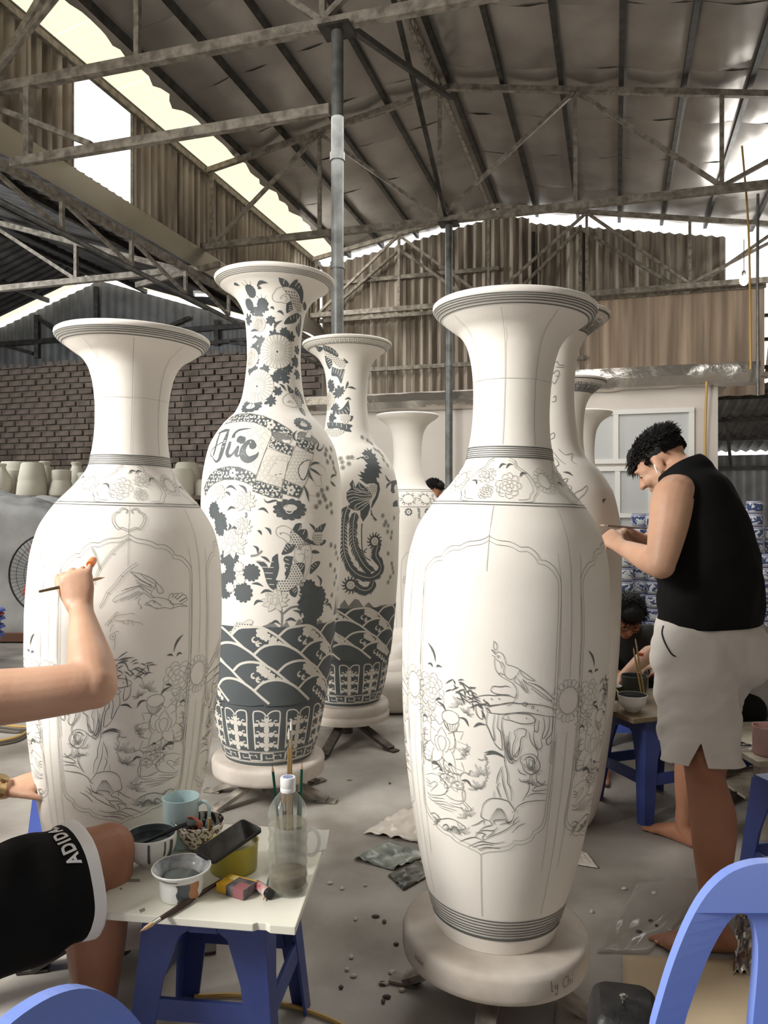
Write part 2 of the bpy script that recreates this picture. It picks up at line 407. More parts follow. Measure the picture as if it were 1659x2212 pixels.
# a plain lower skin of plaster closes the wall behind the white room
MB().box(H(-.6, ub+.12, 1.75), (5.6, .1, 3.5), HR).obj('plaster_panel', M_plaster, wall_back, smooth=False)

wall_rear_left = sroot('wall_rear_left')
s = -13.4
while s < -3.45:
    s1 = min(s+1, -3.42)
    f = lambda x, s=s: zl(s+x)-.09-4.55
    corr('corrugated_sheet', H(s, ub, 4.55), TX, (0,0,1), s1-s, 1, M_corrl, wall_rear_left, per=.2, amp=.02, l1=f); s = s1
for s in (-11.4, -9.9, -8.4, -5.6, -4.3): MB().bar(H(s, ub-.1, 4.7), H(s, ub-.1, zl(s)-.25), .09, .09).obj('wall_post', M_steeld, wall_rear_left, smooth=False)
for a, c_ in ((-9.9,-8.7),(-8.0,-6.2),(-11.2,-10),(-6.4,-4.6),(-5.3,-3.6)):
    lo = -8.4+(a+8.4)
    MB().bar(H(a, ub-.1, 4.75 if a > -9 else zl(a)-.3), H(c_, ub-.1, zl(c_)-.35 if a > -9 else 4.8), .07).obj('wall_brace', M_steeld, wall_rear_left, smooth=False)
MB().bar(H(-13.3, ub-.12, 5.05), H(-3.4, ub-.12, 5.05), .07, .1).obj('wall_rail', M_steeld, wall_rear_left, smooth=False)
MB().box(H(-8.4, ub+.14, 2.33), (10, .1, 4.66), HR).obj('mortar_bed', M_mort, wall_rear_left, smooth=False)
# bricks: one mesh shared by the ones that can be made out, the rest as one mass
bw, bh = .36, .125
bb = MB(); bb.box((0,0,0), (bw-.03, .1, bh-.022)); brick0 = bb.obj('brick', M_brick, wall_rear_left, smooth=False)
C.objects.unlink(brick0); nb = 0; rest = MB(); rb = random.Random(5)
rows = []
for r in range(34):
    z = 4.58-r*bh
    off = bw/2*(r % 2)+rb.uniform(-.05, .05)
    for k in range(28):
        sb = -13.3+off+k*bw
        if sb > -3.5: continue
        rows.append((r, sb, z))
vis = [q for q in rows if q[2] > 2.75 and ((-11.2 < q[1] < -8.95) or (-6.15 < q[1] < -5.35))]
vs_ = set(vis[:300])
for q in rows:
    p = H(q[1], ub+.055+rb.uniform(-.014, .014), q[2]); tilt = Matrix.Rotation(rb.uniform(-.02, .02), 3, 'Y')
    if q in vs_:
        o = brick0.copy(); C.objects.link(o); o.location = p; o.rotation_euler = (HR @ tilt).to_euler()
        o.scale = (rb.uniform(.88, 1.06), 1, rb.uniform(.85, 1.05)); nb += 1
    else: rest.box(p, (bw-.03, .1, bh-.022), HR @ tilt)
bpy.data.objects.remove(brick0)
stuff(rest.obj('brickwork', M_brick, wall_rear_left, smooth=False))

# white partition room
wall_partition = sroot('wall_partition')
ur = 4.35
def rbox(nm, s0, s1, z0, z1, m, u0=ur, th=.1, parent=wall_partition, bev=0):
    return MB().box(H((s0+s1)/2, u0+th/2, (z0+z1)/2), (abs(s1-s0), th, z1-z0), HR).obj(nm, m, parent, smooth=False, bevel=bev)
rbox('plaster_panel', -2.3, 3.12, 0, 2.88, M_plaster)
MB().box(H(3.06, ur+2.1, 1.44), (.1, 4.1, 2.88), HR).obj('plaster_panel', M_plaster, wall_partition, smooth=False)
MB().box(H(.45, ur+2.05, 2.92), (5.6, 4.3, .05), HR).obj('roof_slab', M_plaster, wall_partition, smooth=False)
def foilbar(s0, s1, z0, z1, nm):
    b = MB(); n = int((s1-s0)*14)
    for i in range(n+1):
        s = s0+(s1-s0)*i/n
        for k, (du, z) in enumerate(((-.02, z0), (-.13, z0+.02), (-.17, (z0+z1)/2), (-.12, z1), (.1, z1+.03))):
            w = .03*mnoise.noise(V((s*4.2, k*1.7, s0)))
            b.v.append(tuple(H(s, ur+du+w, z+w*.6)))
    for i in range(n):
        for k in range(4): a = 5*i+k; b.f.append((a, a+5, a+6, a+1))
    return struct(b.obj(nm, M_foil2))
foilbar(-2.35, .3, 2.72, 2.93, 'trim_2'); foilbar(.5, 3.55, 2.86, 3.12, 'trim_3')
# window and glazed door of the room
def glazed(name, s0, s1, z0, z1, ss, zs, m_p=M_pane):
    w = sroot(name)
    for a in ss: rbox('mullion', a-.03, a+.03, z0, z1, M_frame, ur-.045, .06, w)
    for z in zs: rbox('transom', s0, s1, z-.028, z+.028, M_frame, ur-.05, .06, w)
    for i in range(len(ss)-1):
        for j in range(len(zs)-1):
            rbox('pane', ss[i]+.03, ss[i+1]-.03, zs[j]+.03, zs[j+1]-.03, m_p, ur-.015, .012, w)
    return w
glazed('window_1', 1.05, 2.86, 1.98, 2.62, (1.08, 1.98, 2.83), (2.01, 2.60))
glazed('door_1', 1.45, 2.4, .05, 1.95, (1.47, 1.72, 2.0, 2.38), (.08, 1.05, 1.36, 1.92))
glazed('window_2', 2.42, 2.86, 1.0, 1.95, (2.44, 2.84), (1.03, 1.45, 1.93))
# annex seen past the room, on the right
wall_annex = sroot('wall_annex')
for k in range(7): corr('corrugated_sheet', H(3.2+k, 13.2, 0), TX, (0,0,1), 1, 2.66, M_corrl, wall_annex, per=.2, amp=.02)
MB().bar(H(3.2, 13.1, 2.36), H(10, 13.1, 2.36), .08).obj('wall_rail', M_steeld, wall_annex, smooth=False)
MB().bar(H(6.3, 13.1, 0), H(6.3, 13.1, 3.0), .09).obj('wall_post', M_steeld, wall_annex, smooth=False)
ceiling_annex = sroot('ceiling_annex')
for k in range(7):
    corr('roof_sheet', H(3.2+k, 8.6, 3.55), TX, H(0,13.3,2.75)-H(0,8.6,3.55), 1, 4.75, M_dark, ceiling_annex, per=.2, amp=.025)
for u in (9.2, 10.6, 12): 
    z = 3.55-.8*(u-8.6)/4.7-.06; MB().bar(H(3.2, u, z), H(10, u, z), .07).obj('purlin', M_steeld, ceiling_annex, smooth=False)
for s in (4.4, 5.4, 6.6): MB().bar(H(s, 12.9, 2.35), H(s-.4, 10.5, 3.15), .06).obj('rafter', M_steeld, ceiling_annex, smooth=False)
for k in range(14):     # slatted sunlit roof edge between the hall and the annex
    MB().bar(H(4.4+k*.3, 8.55, 3.6), H(4.7+k*.3, 9.6, 4.9), .16, .02).obj('roof_slat', M_amber, ceiling_annex, smooth=False)
for z in (3.8, 4.35, 4.85): MB().bar(H(4.2, 8.5+(z-3.6)*.8, z), H(8.6, 8.5+(z-3.6)*.8, z), .06).obj('purlin', M_steeld, ceiling_annex, smooth=False)
# right and rear enclosure out of the frame: plain walls that keep the light coming from the left bays
wall_right = sroot('wall_right')
for k in range(16): corr('corrugated_sheet', H(6.4, -8+k, 0), AX, (0,0,1), 1, 5.6, M_corr, wall_right, per=.2, amp=.02)

wall_rear = sroot('wall_rear')      # behind the camera and along the far side of the left bay
MB().box(H(-3.5, -9.6, 3), (21, .12, 6.4), HR).obj('plaster_panel', M_corr, wall_rear, smooth=False)
wall_outer = sroot('wall_outer_left')
MB().box(H(-13.6, -.6, 2.3), (.12, 18, 4.6), HR).obj('plaster_panel', M_corrl, wall_outer, smooth=False)
# lamps
def bulb(p, label):
    t = thing('hanging_bulb', label, 'lamp', p)
    MB().ball((0,0,0), (.062,.062,.075), 16, 10).obj('glass_globe', emit('bulb_glow', (1,.97,.92,1), 30), t)
    MB().lathe([(.02,.06),(.03,.075),(.03,.13),(.015,.15)], 14, cap=True).obj('socket', M_steeld, t)
    MB().tube([(0,0,.14),(0,0,.62)], .006, 6).obj('cord', M_steeld, t)
    d = bpy.data.lights.new('bulb_light', 'POINT'); d.energy = 25; d.color = (1,.96,.9); d.shadow_soft_size = .06
    o = bpy.data.objects.new('bulb_light', d); C.objects.link(o); o.location = p+V((0,-.12,0))
bulb(at(1607, 606, 11.6), 'bright bare bulb hanging from the far truss beside the open window')
def tubelight(p, label, rz=0):
    t = thing('fluorescent_tube_light', label, 'lamp', p, rz)
    MB().tube([(-.58,0,0),(.58,0,0)], .016, 10).obj('tube', emit('tube_glow', (.86,.94,1,1), 14), t)
    MB().box((0,0,.05), (1.22,.05,.05)).obj('housing', M_frame, t, smooth=False)
    for x in (-.59,.59): MB().box((x,0,.012), (.03,.035,.05)).obj('end_cap', M_frame, t, smooth=False)
tubelight(at(496, 640, 13.2), 'lit white fluorescent tube under the left bay roof', .1)
# ------------------------------------------------------------------ brush drawings on the vases: turning angle (tenths of a degree) and height (mm), in pairs
ART = {
 'panel_a': [[-2,1109,15,1104,53,1098,106,1096,143,1090,171,1083,210,1084,243,1074,265,1061,272,1053,306,1051,344,1037,369,1022,383,1006,386,985,385,937,380,867,378,797,377,727,375,674,374,585,371,540]],
 'panel_b': [[382,599,380,564,377,491,373,436,373,398,363,374,340,362,312,355,305,346,286,336,246,329,200,329,189,321,157,313,100,307,51,303,17,297,-2,291]],
 'panel_c': [[-2,1109,-18,1103,-55,1096,-111,1092,-143,1086,-166,1080,-210,1079,-249,1069,-268,1057,-274,1050,-321,1045,-359,1029,-383,1012,-387,986,-381,912,-381,838,-385,763,-383,674,-379,615,-372,541,-371,494]],
 'panel_d': [[-385,555,-385,517,-396,428,-400,389,-385,368,-350,352,-308,345,-294,332,-240,323,-199,322,-170,314,-123,308,-60,302,-17,296,-2,291]],
 'bird': [[38,826,50,824,61,818], [38,826,54,817,61,814], [42,812,56,809,55,802], [49,848,63,841,65,829,57,826,48,833,49,848], [61,818,71,822,88,819,102,809,113,792,130,790,158,786,179,780], [55,802,56,790,63,776,84,763,112,755,140,748,161,736,167,727], [89,798,104,785,101,774,112,761,139,755,166,766,179,778], [158,786,192,776,228,763,257,753,214,758,190,768,179,780], [163,764,153,751,181,741,217,723,224,728,209,744,194,757], [173,757,188,743,206,731], [187,752,202,738,218,726], [194,757,222,744,244,739], [222,749,272,742,317,725,365,704], [244,739,303,718,354,699], [237,735,274,721,319,706,350,701], [250,746,294,733,348,712], [67,810,72,813,78,810,72,807,67,810], [167,727,169,717,153,697,123,688], [157,697,174,695], [62,803,83,795,92,781], [77,767,87,770,95,765,103,768]],
 'rock': [[-39,698,-20,706,26,712,60,712,94,715,135,714,159,710,167,721], [-39,698,-30,691,-1,687,27,685,68,689,109,693,157,699], [39,726,52,735,86,735,113,738,134,736], [39,726,49,720,80,716,132,717], [20,675,41,684,82,690,136,697,177,696,240,695,305,691,352,684,374,678], [20,675,35,668,97,667,138,670,207,674,264,670,316,665,377,660], [101,659,118,666,152,671,207,671,243,667,265,655,255,647,209,645,181,647,139,653,112,654,101,659], [-34,689,-29,663,-7,650,4,654,-1,686], [28,670,22,641,37,624,59,600,66,604,57,632,63,664], [83,667,78,633,96,620,106,577,74,587,59,598], [101,659,99,634,115,603,121,567,121,542], [269,658,264,630,283,626,287,654], [309,661,319,636,307,612,319,608,342,632,342,664], [362,664,360,621,331,604,341,590,363,600], [264,630,264,605,289,580,311,587,300,608], [240,623,249,601,290,573,285,551], [162,625,189,633,221,630,219,615,199,608,194,580,182,562,160,565,161,593,171,608,162,625], [141,625,136,603,145,571,161,554,182,551,203,562], [128,614,135,564,165,545], [218,551,239,561,265,558,275,543], [9,701,7,699,11,697], [47,705,45,703,49,701], [84,707,82,705,87,703], [277,681,275,678,280,677], [198,696,208,699,223,696,216,690,202,691,198,696], [241,686,248,690,257,687,250,683,241,686], [132,662,130,659,134,657], [222,661,220,659,225,657], [117,553,126,535,138,514,140,492,156,478,166,445], [108,527,114,495,127,474,148,445], [100,491,86,479,98,462,106,451], [108,535,88,509,82,487], [72,468,69,452], [135,600,133,579,149,554,163,558,190,580,198,601], [118,599,127,568,143,547,161,544,178,551], [206,562,234,568,271,566,300,548,306,533,285,519,255,516,224,525,211,541,199,551,206,562], [231,559,264,559,277,544,271,532,249,530,233,545,231,559], [246,554,265,550,264,535,248,537,246,554], [191,530,203,519,236,515], [197,505,212,497,249,499,256,516], [249,499,256,479,243,463,223,446], [289,515,296,497,328,489,343,498], [272,476,298,484,353,488], [272,476,284,472,356,474], [244,457,285,466,350,463], [185,416,198,431,242,443,297,446,354,446], [5,412,16,431,47,446,91,450,144,445,160,436,184,420,169,415], [5,412,1,396,25,390,48,388], [-294,353,-253,361,-200,370,-152,370,-100,361,-96,354,-147,344], [-253,338,-235,348,-213,351,-205,342], [-57,365,-15,376,17,388,17,375], [-32,348,17,360,73,363,96,373], [103,380,134,385,172,393,185,412], [80,379,72,388,95,393,141,396], [-7,358,25,370,64,378,48,388], [141,396,149,385,176,393], [17,333,66,348,136,366,181,382,218,394], [17,333,9,340,25,351,-16,350,-33,337], [181,382,187,394,209,405], [-132,315,-85,328,-33,337,17,331], [-78,307,-16,325,17,329,83,328,138,336], [-51,308,17,322,75,323], [-17,305,34,315,116,316], [176,360,213,379,251,387], [73,363,69,356,33,342], [-346,363,-306,370,-285,366,-258,360]],
 'duck': [[-361,467,-305,478,-253,478,-215,468,-198,451,-220,434,-273,423,-331,418,-361,422], [-220,434,-194,448,-197,463,-239,469,-243,480,-223,488,-186,490,-177,483,-191,471], [-336,444,-287,459,-267,454,-302,438,-328,426], [-363,459,-339,455,-323,450], [-362,450,-341,447,-312,447], [-359,441,-337,440,-307,441], [-206,478,-200,482,-193,480,-200,477,-206,478], [-169,466,-151,475,-117,479,-97,470,-102,460,-127,457,-152,459,-170,460,-169,466], [-192,426,-147,425,-112,427,-102,432,-106,450,-93,459,-88,445,-95,429,-130,417,-184,415], [-139,467,-133,470,-127,468,-133,465,-139,467], [-220,434,-192,430,-156,426], [-177,483,-164,487,-151,483], [-356,418,-320,412,-274,416,-222,421], [-356,409,-310,404,-243,411,-203,413], [-335,403,-277,401,-224,405,-158,405], [-300,398,-246,398,-186,398,-141,398], [-268,393,-216,392,-169,391], [-95,429,-67,417,-55,410,-80,404,-114,405], [-104,423,-79,414,-76,408], [-204,411,-149,408,-105,409]],
 'leaf': [[-327,822,-300,811,-279,796,-268,775], [-323,766,-302,769,-287,761], [-263,763,-249,768,-226,766], [-260,676,-219,669,-199,655], [-122,645,-88,643,-68,626], [-363,624,-345,629,-328,623], [18,559,68,567,114,558], [-42,626,-14,637,22,636], [-300,507,-279,513,-253,511], [-265,676,-246,683,-223,683], [13,564,56,570,99,563,117,555], [-302,505,-260,509,-231,498], [-246,494,-236,498,-227,493], [-109,482,-77,485,-53,472], [-189,514,-175,519,-162,515]],
 'cloudleaf': [[-342,597,-349,581,-354,566,-328,562,-347,544,-362,523,-334,512,-294,514], [18,559,33,549,4,543,-18,545], [21,556,37,542,25,527,39,511,30,493,17,477,-7,468,-34,468,-53,476], [-371,521,-341,511,-312,519], [-53,514,-65,502,-88,504,-109,498], [-229,533,-211,524,-216,509,-189,501,-150,499,-109,498]],
 'lbird': [[15,1005,68,1000,127,987,150,979,154,967,137,953], [15,1005,44,991,95,976,140,961], [40,997,69,981,133,967], [44,983,76,971,134,960], [50,975,82,965,130,951], [54,967,86,957,124,941], [68,1000,94,987,143,972], [153,977,187,960,198,947,173,944,157,960,153,977], [128,932,174,932,225,924,259,908,245,898,208,903,161,901,125,911,103,919], [103,917,128,923,142,925,161,918,188,909], [103,918,98,913,132,910], [140,921,146,923,153,920,146,917,140,921], [-73,927,-53,938,8,952,70,965,86,952], [-73,927,-63,922,-28,931,64,952], [-34,926,21,938,73,950], [3,928,33,936,83,947], [43,929,64,937,86,945], [-29,952,14,960,63,966], [-11,957,32,963,79,968], [225,924,239,939,257,942,250,929], [250,932,272,941,288,939,265,927], [265,928,298,941,320,938,279,923], [279,924,322,936,344,928,295,916], [295,917,338,926,351,920,302,910], [257,910,302,910,352,901,303,904,247,899], [243,924,236,916,257,909], [71,932,59,919,75,910,71,901], [75,910,79,903], [158,905,168,900], [128,932,102,942,86,948], [134,951,127,941,147,933]],
 'bamboo': [[4,1094,-44,1076,-84,1056,-119,1032,-151,1005,-173,968], [-6,1097,-54,1079,-95,1059,-130,1034,-161,1008,-180,974], [48,1031,5,1015,-32,997,-70,970,-103,952,-126,926,-143,909], [58,1025,14,1010,-22,993,-59,965,-93,947,-116,922,-140,904], [-209,1070,-185,1052,-168,1032,-149,1009], [-201,1071,-179,1054,-161,1033,-144,1011], [-86,1055,-77,1052,-71,1056], [-35,996,-26,991,-19,994], [-106,949,-96,945,-90,948], [-109,859,-85,875,-50,895], [-96,856,-73,874,-41,897], [-91,866,-49,885,-7,888,23,891,43,888], [-61,872,-24,870,12,872,42,867,73,864,87,857], [-24,870,-6,862], [12,872,8,859], [24,870,37,858], [-80,833,-62,837,-53,829,-58,820,-76,819,-83,827,-80,833], [-73,828,-68,830,-63,828,-68,825,-73,828], [-62,837,-47,843,-36,840], [-83,840,-75,853,-63,861], [-58,820,-55,808,-60,791]],
 'scroll_band': [[-592,1594,-596,1627,-423,1642,-215,1640,-31,1626,109,1602,218,1572,265,1551,263,1533,216,1536,150,1552,81,1544,64,1551,-11,1575,-116,1593,-254,1600,-401,1598], [-566,1255,-600,1290,-503,1349,-407,1377,-287,1388,-182,1384,-86,1363,-41,1346,-60,1296,-127,1315,-206,1327,-311,1328,-415,1314,-504,1289], [66,1518,153,1502,258,1481,234,1438,158,1453,53,1477], [-47,1325,45,1310,149,1294,157,1245,60,1250,-66,1276], [313,1535,390,1515,474,1501,442,1452,345,1475,281,1490], [163,1332,235,1312,318,1297,286,1248,150,1269]],
 'scroll_field': [[-401,1598,-254,1600,-116,1593,-11,1575,64,1551,73,1533,51,1503,10,1438,-41,1348,-86,1363,-182,1384,-287,1388,-407,1377,-503,1349,-597,1294,-638,1369,-669,1467,-595,1530,-592,1594], [38,1472,234,1438,200,1391,177,1340,156,1290,45,1310,-40,1330,4,1422], [279,1486,437,1452,368,1344,326,1297,163,1332,201,1399]],
 'scroll_end': [[69,1542,98,1549,165,1542,257,1528,211,1488,153,1502,90,1520], [312,1543,354,1556,436,1552,507,1529,510,1511,472,1499,399,1513,329,1526], [167,1241,199,1237,199,1216,175,1208,157,1220]],
 'scroll_white': [[113,1419,201,1408,170,1332,51,1351], [454,1569,487,1561,444,1528,388,1531]],
 'roundel': [[402,1423,344,1415,300,1393,289,1367,303,1342,327,1332,351,1352,378,1391]],
 'grass': [[156,1365,120,1368,85,1376], [163,1357,121,1352,86,1347], [171,1386,128,1398,99,1402], [178,1390,142,1406], [167,1373,128,1383], [156,1348,128,1340], [177,1365,149,1369], [186,1403,157,1411]],
 'letter1': [[-528,1556,-511,1527,-493,1496,-492,1465,-499,1441]],
 'letter2': [[-569,1550,-517,1555,-449,1560,-381,1559]],
 'letter3': [[-393,1554,-381,1519,-380,1475,-390,1441,-402,1422,-437,1412,-500,1432]],
 'letter4': [[-493,1433,-553,1445,-557,1467,-488,1487,-395,1503,-360,1504]],
 'letter5': [[-309,1503,-312,1478,-320,1453,-300,1436,-269,1439,-238,1460,-216,1479,-219,1455,-229,1443,-205,1434,-183,1447]],
 'letter6': [[-288,1520,-294,1539,-262,1555,-205,1561,-128,1564]],
 'letter7': [[-212,1514,-179,1513,-178,1500,-206,1494]],
 'letter8': [[-84,1484,-91,1495,-125,1498,-156,1480,-168,1455,-150,1430,-109,1417,-64,1428,-41,1440,-31,1453]],
 'fin': [[268,2238,295,2255,319,2266,349,2267,358,2260,407,2256,468,2244,533,2229,593,2203,584,2184,501,2209,414,2227,331,2236], [121,2266,169,2264,223,2258,262,2248,266,2241,241,2237,186,2236,143,2249], [292,2172,358,2184,404,2168,435,2151,368,2138,315,2129,294,2148], [546,2141,436,2126,325,2105,274,2078,378,2082,530,2095,612,2118,668,2131,660,2102,561,2073,609,2049,719,2035,752,2090,709,2127,659,2138], [644,2199,755,2190,826,2175,741,2166,651,2182], [347,1793,409,1778,481,1764,457,1750,382,1751,354,1773], [552,1787,645,1770,751,1744,710,1708,558,1726,512,1758], [516,1680,604,1683,613,1660,549,1642,523,1656], [241,1105,260,1127,280,1134,311,1134,309,1112,288,1105,352,1108,367,1089,372,1066,415,1053,475,1035,493,1032,416,1036,354,1049,303,1074], [377,1134,412,1127,453,1112,497,1127,555,1134,536,1112,508,1092,446,1091,412,1112], [501,1046,529,1057,560,1055,546,1039,493,1030], [194,1044,260,1036,251,1014,218,999,160,993,178,1022], [410,1008,442,1012,491,999,452,994,410,999], [252,984,192,986,174,969,190,954,184,939,198,923,185,908,196,893,189,882,209,889,228,916,240,953], [119,995,131,995,135,965,142,935,131,901,118,879,144,875,126,848,120,833,81,841,48,871,22,924,-4,946,-36,964,9,965,47,950,66,931,85,961,91,980], [237,859,285,846,294,823,274,799,232,813,224,840], [263,953,344,952,340,906,303,911,274,938], [406,943,454,958,499,957,483,934,417,905,397,905], [313,861,342,866,373,852,366,841,315,834]],
 'fishbody': [[186,2236,268,2238,383,2226,475,2208,562,2186,620,2193,634,2156,561,2145,509,2161,390,2179,314,2205,238,2219], [382,1751,505,1748,647,1729,614,1697,521,1684,492,1717,419,1735], [234,1105,303,1074,354,1044,416,1039,340,1036,278,1017,263,1036,229,1052,222,1086], [245,976,273,953,332,906,327,876,285,854,211,829,146,829,125,856,144,875,196,878,221,908,240,953], [421,1093,508,1092,501,1057,530,1051,458,1035,415,1058], [-193,685,-141,683,-90,699,-56,689,-92,657,-136,630,-198,604,-283,589,-326,614,-252,645]],
 'fishline': [[190,2236,114,2229,76,2215,44,2198,54,2181,112,2173,194,2174,280,2172,349,2180,356,2198,298,2210,234,2208,174,2195], [170,2191,177,2193,186,2192,178,2189,170,2191], [238,2199,273,2198,281,2186,250,2180], [382,1751,296,1738,237,1717,250,1693,325,1684,406,1680,495,1686], [340,1705,355,1708,366,1706,350,1702,340,1705], [301,1701,372,1713,414,1701], [113,1099,125,1115,176,1123,234,1108], [113,1099,120,1082,139,1072,171,1063,203,1046,223,1052,222,1074,189,1089,157,1093], [141,1089,148,1092,155,1089,148,1084,141,1089], [264,1018,259,983,280,961,322,956,343,983,320,998,286,991], [291,1033,340,1044,385,1036,410,1008,412,970,384,921,349,875], [298,1017,306,1022,317,1017,307,1012,298,1017], [348,1021,347,975,355,952,340,891], [363,1013,371,1009,378,1012], [362,975,369,982,380,978]],
 'darkblob': [[-424,1187], [-347,1141], [-257,968], [-68,911], [-136,820], [-286,895], [-305,826], [390,832], [498,789], [497,731], [423,684], [389,763], [-340,1111]],
 'lightfan': [[-171,936], [-157,880], [-251,840], [-324,925]],
 'lotus': [[-237,1041], [115,777], [-143,1110], [-129,1222], [-358,1267]],
 'mum': [[-247,2074], [146,1945], [-237,1778], [-474,1919]],
 'spray': [[1,2096], [-553,2099], [267,2041], [448,2016], [71,2019], [-176,1997], [-373,1972], [-267,1943], [660,1962], [635,1907], [-308,1908], [-73,1855], [-308,1858], [385,1865], [108,1816], [286,1822], [171,1749], [64,1707], [-248,2120], [665,1855], [-365,2146], [-151,2146], [-483,1869], [190,1850]],
 'berry': [[-292,2220], [-417,2169], [-131,2164]],
 'ruyi': [[425,1597], [221,1196], [-285,1684]],
 'stem': [[-114,1181,-110,1164,-121,1156], [-402,1233,-390,1212], [-75,985,-24,991,14,1010], [149,746,173,723,172,665], [176,723,243,752,332,757]],
 'blade': [[-293,1288,-245,1298,-194,1279], [-180,1304,-133,1292,-109,1267], [-273,1188,-239,1203,-198,1197], [-21,1194,20,1198,55,1178], [-296,1271,-268,1267,-250,1254], [393,1399,442,1412,503,1413], [382,1386,433,1375,497,1355], [377,1382,385,1353,419,1326], [326,1309,357,1272,373,1230], [627,1346,659,1360,737,1364], [612,1332,654,1320,703,1308], [-25,1100,-6,1096,7,1081], [31,1115,63,1104,76,1082], [-56,1032,-24,1021,-21,998], [2,985,40,976,72,958], [-68,861,-22,863,23,850], [4,818,43,832,101,824], [-49,765,-22,784,24,782], [302,812,332,795,290,770], [468,895,517,870,510,840], [257,740,315,731,332,707], [198,692,246,702,290,687], [84,682,124,693,158,677], [589,749,654,750,711,718], [464,841,492,836,512,824], [-260,1131,-245,1116,-268,1097], [-237,1105,-207,1113,-185,1102], [521,827,531,835,540,838], [595,781,622,767,565,755], [-164,2236,-96,2250,-10,2247], [-504,2256,-458,2256,-428,2249], [-163,2227,-136,2231,-108,2229], [83,2049,109,2074,229,2093], [129,2131,193,2133,250,2119], [187,1790,252,1781,315,1759], [-433,2013,-328,2020,-292,2009], [-471,2047,-360,2050,-237,2043], [203,1837,319,1846,429,1839], [4,2146,41,2149,66,2140]],
 'blossom': [[618,1481], [719,1489], [592,1458], [604,1423], [700,1423], [700,1396], [662,1447], [503,1287], [570,1297], [462,1265], [480,1231], [543,1245], [566,1211], [616,1224], [632,1185], [443,1210], [727,1379], [920,1539], [522,1262], [633,1032], [709,1022], [733,990], [784,964], [638,937], [721,910], [760,876], [726,846], [688,792], [847,815]],
 'peach': [[394,1404,460,1408,532,1399,562,1387,547,1378], [419,1328,445,1307,504,1309,496,1343,518,1356,477,1355], [374,1264,452,1261,558,1297]],
 'flame': [[-37,628,-23,647,18,670,58,678,84,689,118,681,152,662,185,673,212,691,249,656,277,663,311,696,333,695,370,651,421,641,483,645,524,686,559,676,607,629,652,658,695,671,810,667,900,598,673,601,460,615,223,626]],
 'handle': [[318,1561,274,1540,273,1516,297,1510], [517,1529,524,1503,492,1480,536,1475,612,1507], [326,1301,302,1271,279,1242], [19,1243,47,1227,108,1236,136,1220]],
 'phoenix': [[231,1510,294,1523,299,1537,349,1525,362,1550,385,1530,465,1545,409,1518,439,1508,484,1513,442,1491,465,1477,429,1463,478,1454,429,1443,488,1423,433,1418,467,1390,414,1393,412,1362,368,1366,374,1344,329,1330,300,1330,236,1325,195,1342,158,1355,205,1356,139,1380,191,1378,171,1400,228,1391,223,1414,263,1419,241,1437,285,1446,252,1464,247,1473,199,1481,175,1472,126,1472,201,1486,270,1492,245,1506], [354,1353,400,1331,403,1295,367,1246,296,1188,280,1185,298,1224,342,1259,367,1304,339,1330], [87,1351,113,1306,152,1338,217,1311,268,1303,300,1255,263,1228,212,1215,114,1175,45,1214,21,1241,21,1276,69,1302,53,1324], [37,1201,99,1214,178,1197,263,1224,272,1188,244,1144,194,1105,166,1136,162,1171,107,1171,52,1184]],
 'phoenix_scale': [[250,1303,300,1330,371,1322,358,1277,300,1255]],
 'phoenix_feather': [[90,1328,108,1293,181,1285,265,1276], [29,1276,84,1284,132,1276,189,1276,282,1263], [25,1258,92,1267,180,1258,291,1257], [37,1236,108,1249,180,1241,282,1246], [52,1214,115,1232,196,1232,264,1237], [107,1175,115,1201,179,1219,290,1241], [114,1175,179,1201,290,1237], [152,1333,170,1302,215,1294], [217,1311,249,1294,265,1276], [109,1302,149,1293,168,1276], [37,1188,75,1171,162,1171,211,1193,280,1224], [256,1487,295,1495,320,1484,282,1478,256,1487]],
 'plume': [[37,1193,2,1136,-11,1040,-2,930,45,856,109,812,182,789,287,778,381,798,416,833,388,869,346,901,350,936,363,967,339,985], [110,1158,89,1083,95,987,148,908,214,850,294,809], [325,760,299,720,237,704,168,712,118,732,77,737], [-17,1166,-33,1127]],
 'plume_eye': [[329,990], [65,737]],
 'claw': [[278,1175,296,1144,323,1127,351,1113], [296,1144,278,1149], [323,1127,305,1122], [323,1127,332,1109], [182,1096,177,1039,188,934,237,951], [188,934,230,925], [188,934,155,947], [188,934,222,898,283,878]],
 'phoenix_letter': [[624,1350,889,1362,889,1335,718,1329,661,1308,677,1281,625,1273,578,1288], [614,1216,665,1230,742,1235,761,1196,605,1194]],
 'phoenix_blossom': [[-58,1476], [39,1481], [89,1483], [47,1444], [-35,1453], [-23,1421], [431,1140], [477,1104], [514,1081], [454,1086], [508,1045], [585,1040], [571,1009], [633,1126], [522,915], [601,854], [622,826], [645,798], [579,773], [540,743], [375,1613], [501,1597], [584,1580], [544,1540], [607,1528], [593,1476], [632,1445], [629,1505]],
 'phoenix_fin': [[-521,2161,-390,2149,-466,2136,-570,2135], [-353,2159,-260,2147,-187,2127,-151,2101,-210,2095,-322,2118,-411,2134], [-482,2111,-346,2085,-363,2050,-490,2032,-544,2070], [-368,2043,-161,2024,-33,2023,-70,1987,-143,1938,-245,1981,-430,1993], [-51,2087,58,2063,-29,2059], [65,1840,98,1782,80,1752,-37,1752,-250,1753,-406,1783,-144,1783], [113,1744,191,1741,143,1713,94,1713], [-624,1710,-236,1703,155,1687,90,1667,132,1644,-60,1651,-221,1668,-508,1672]],
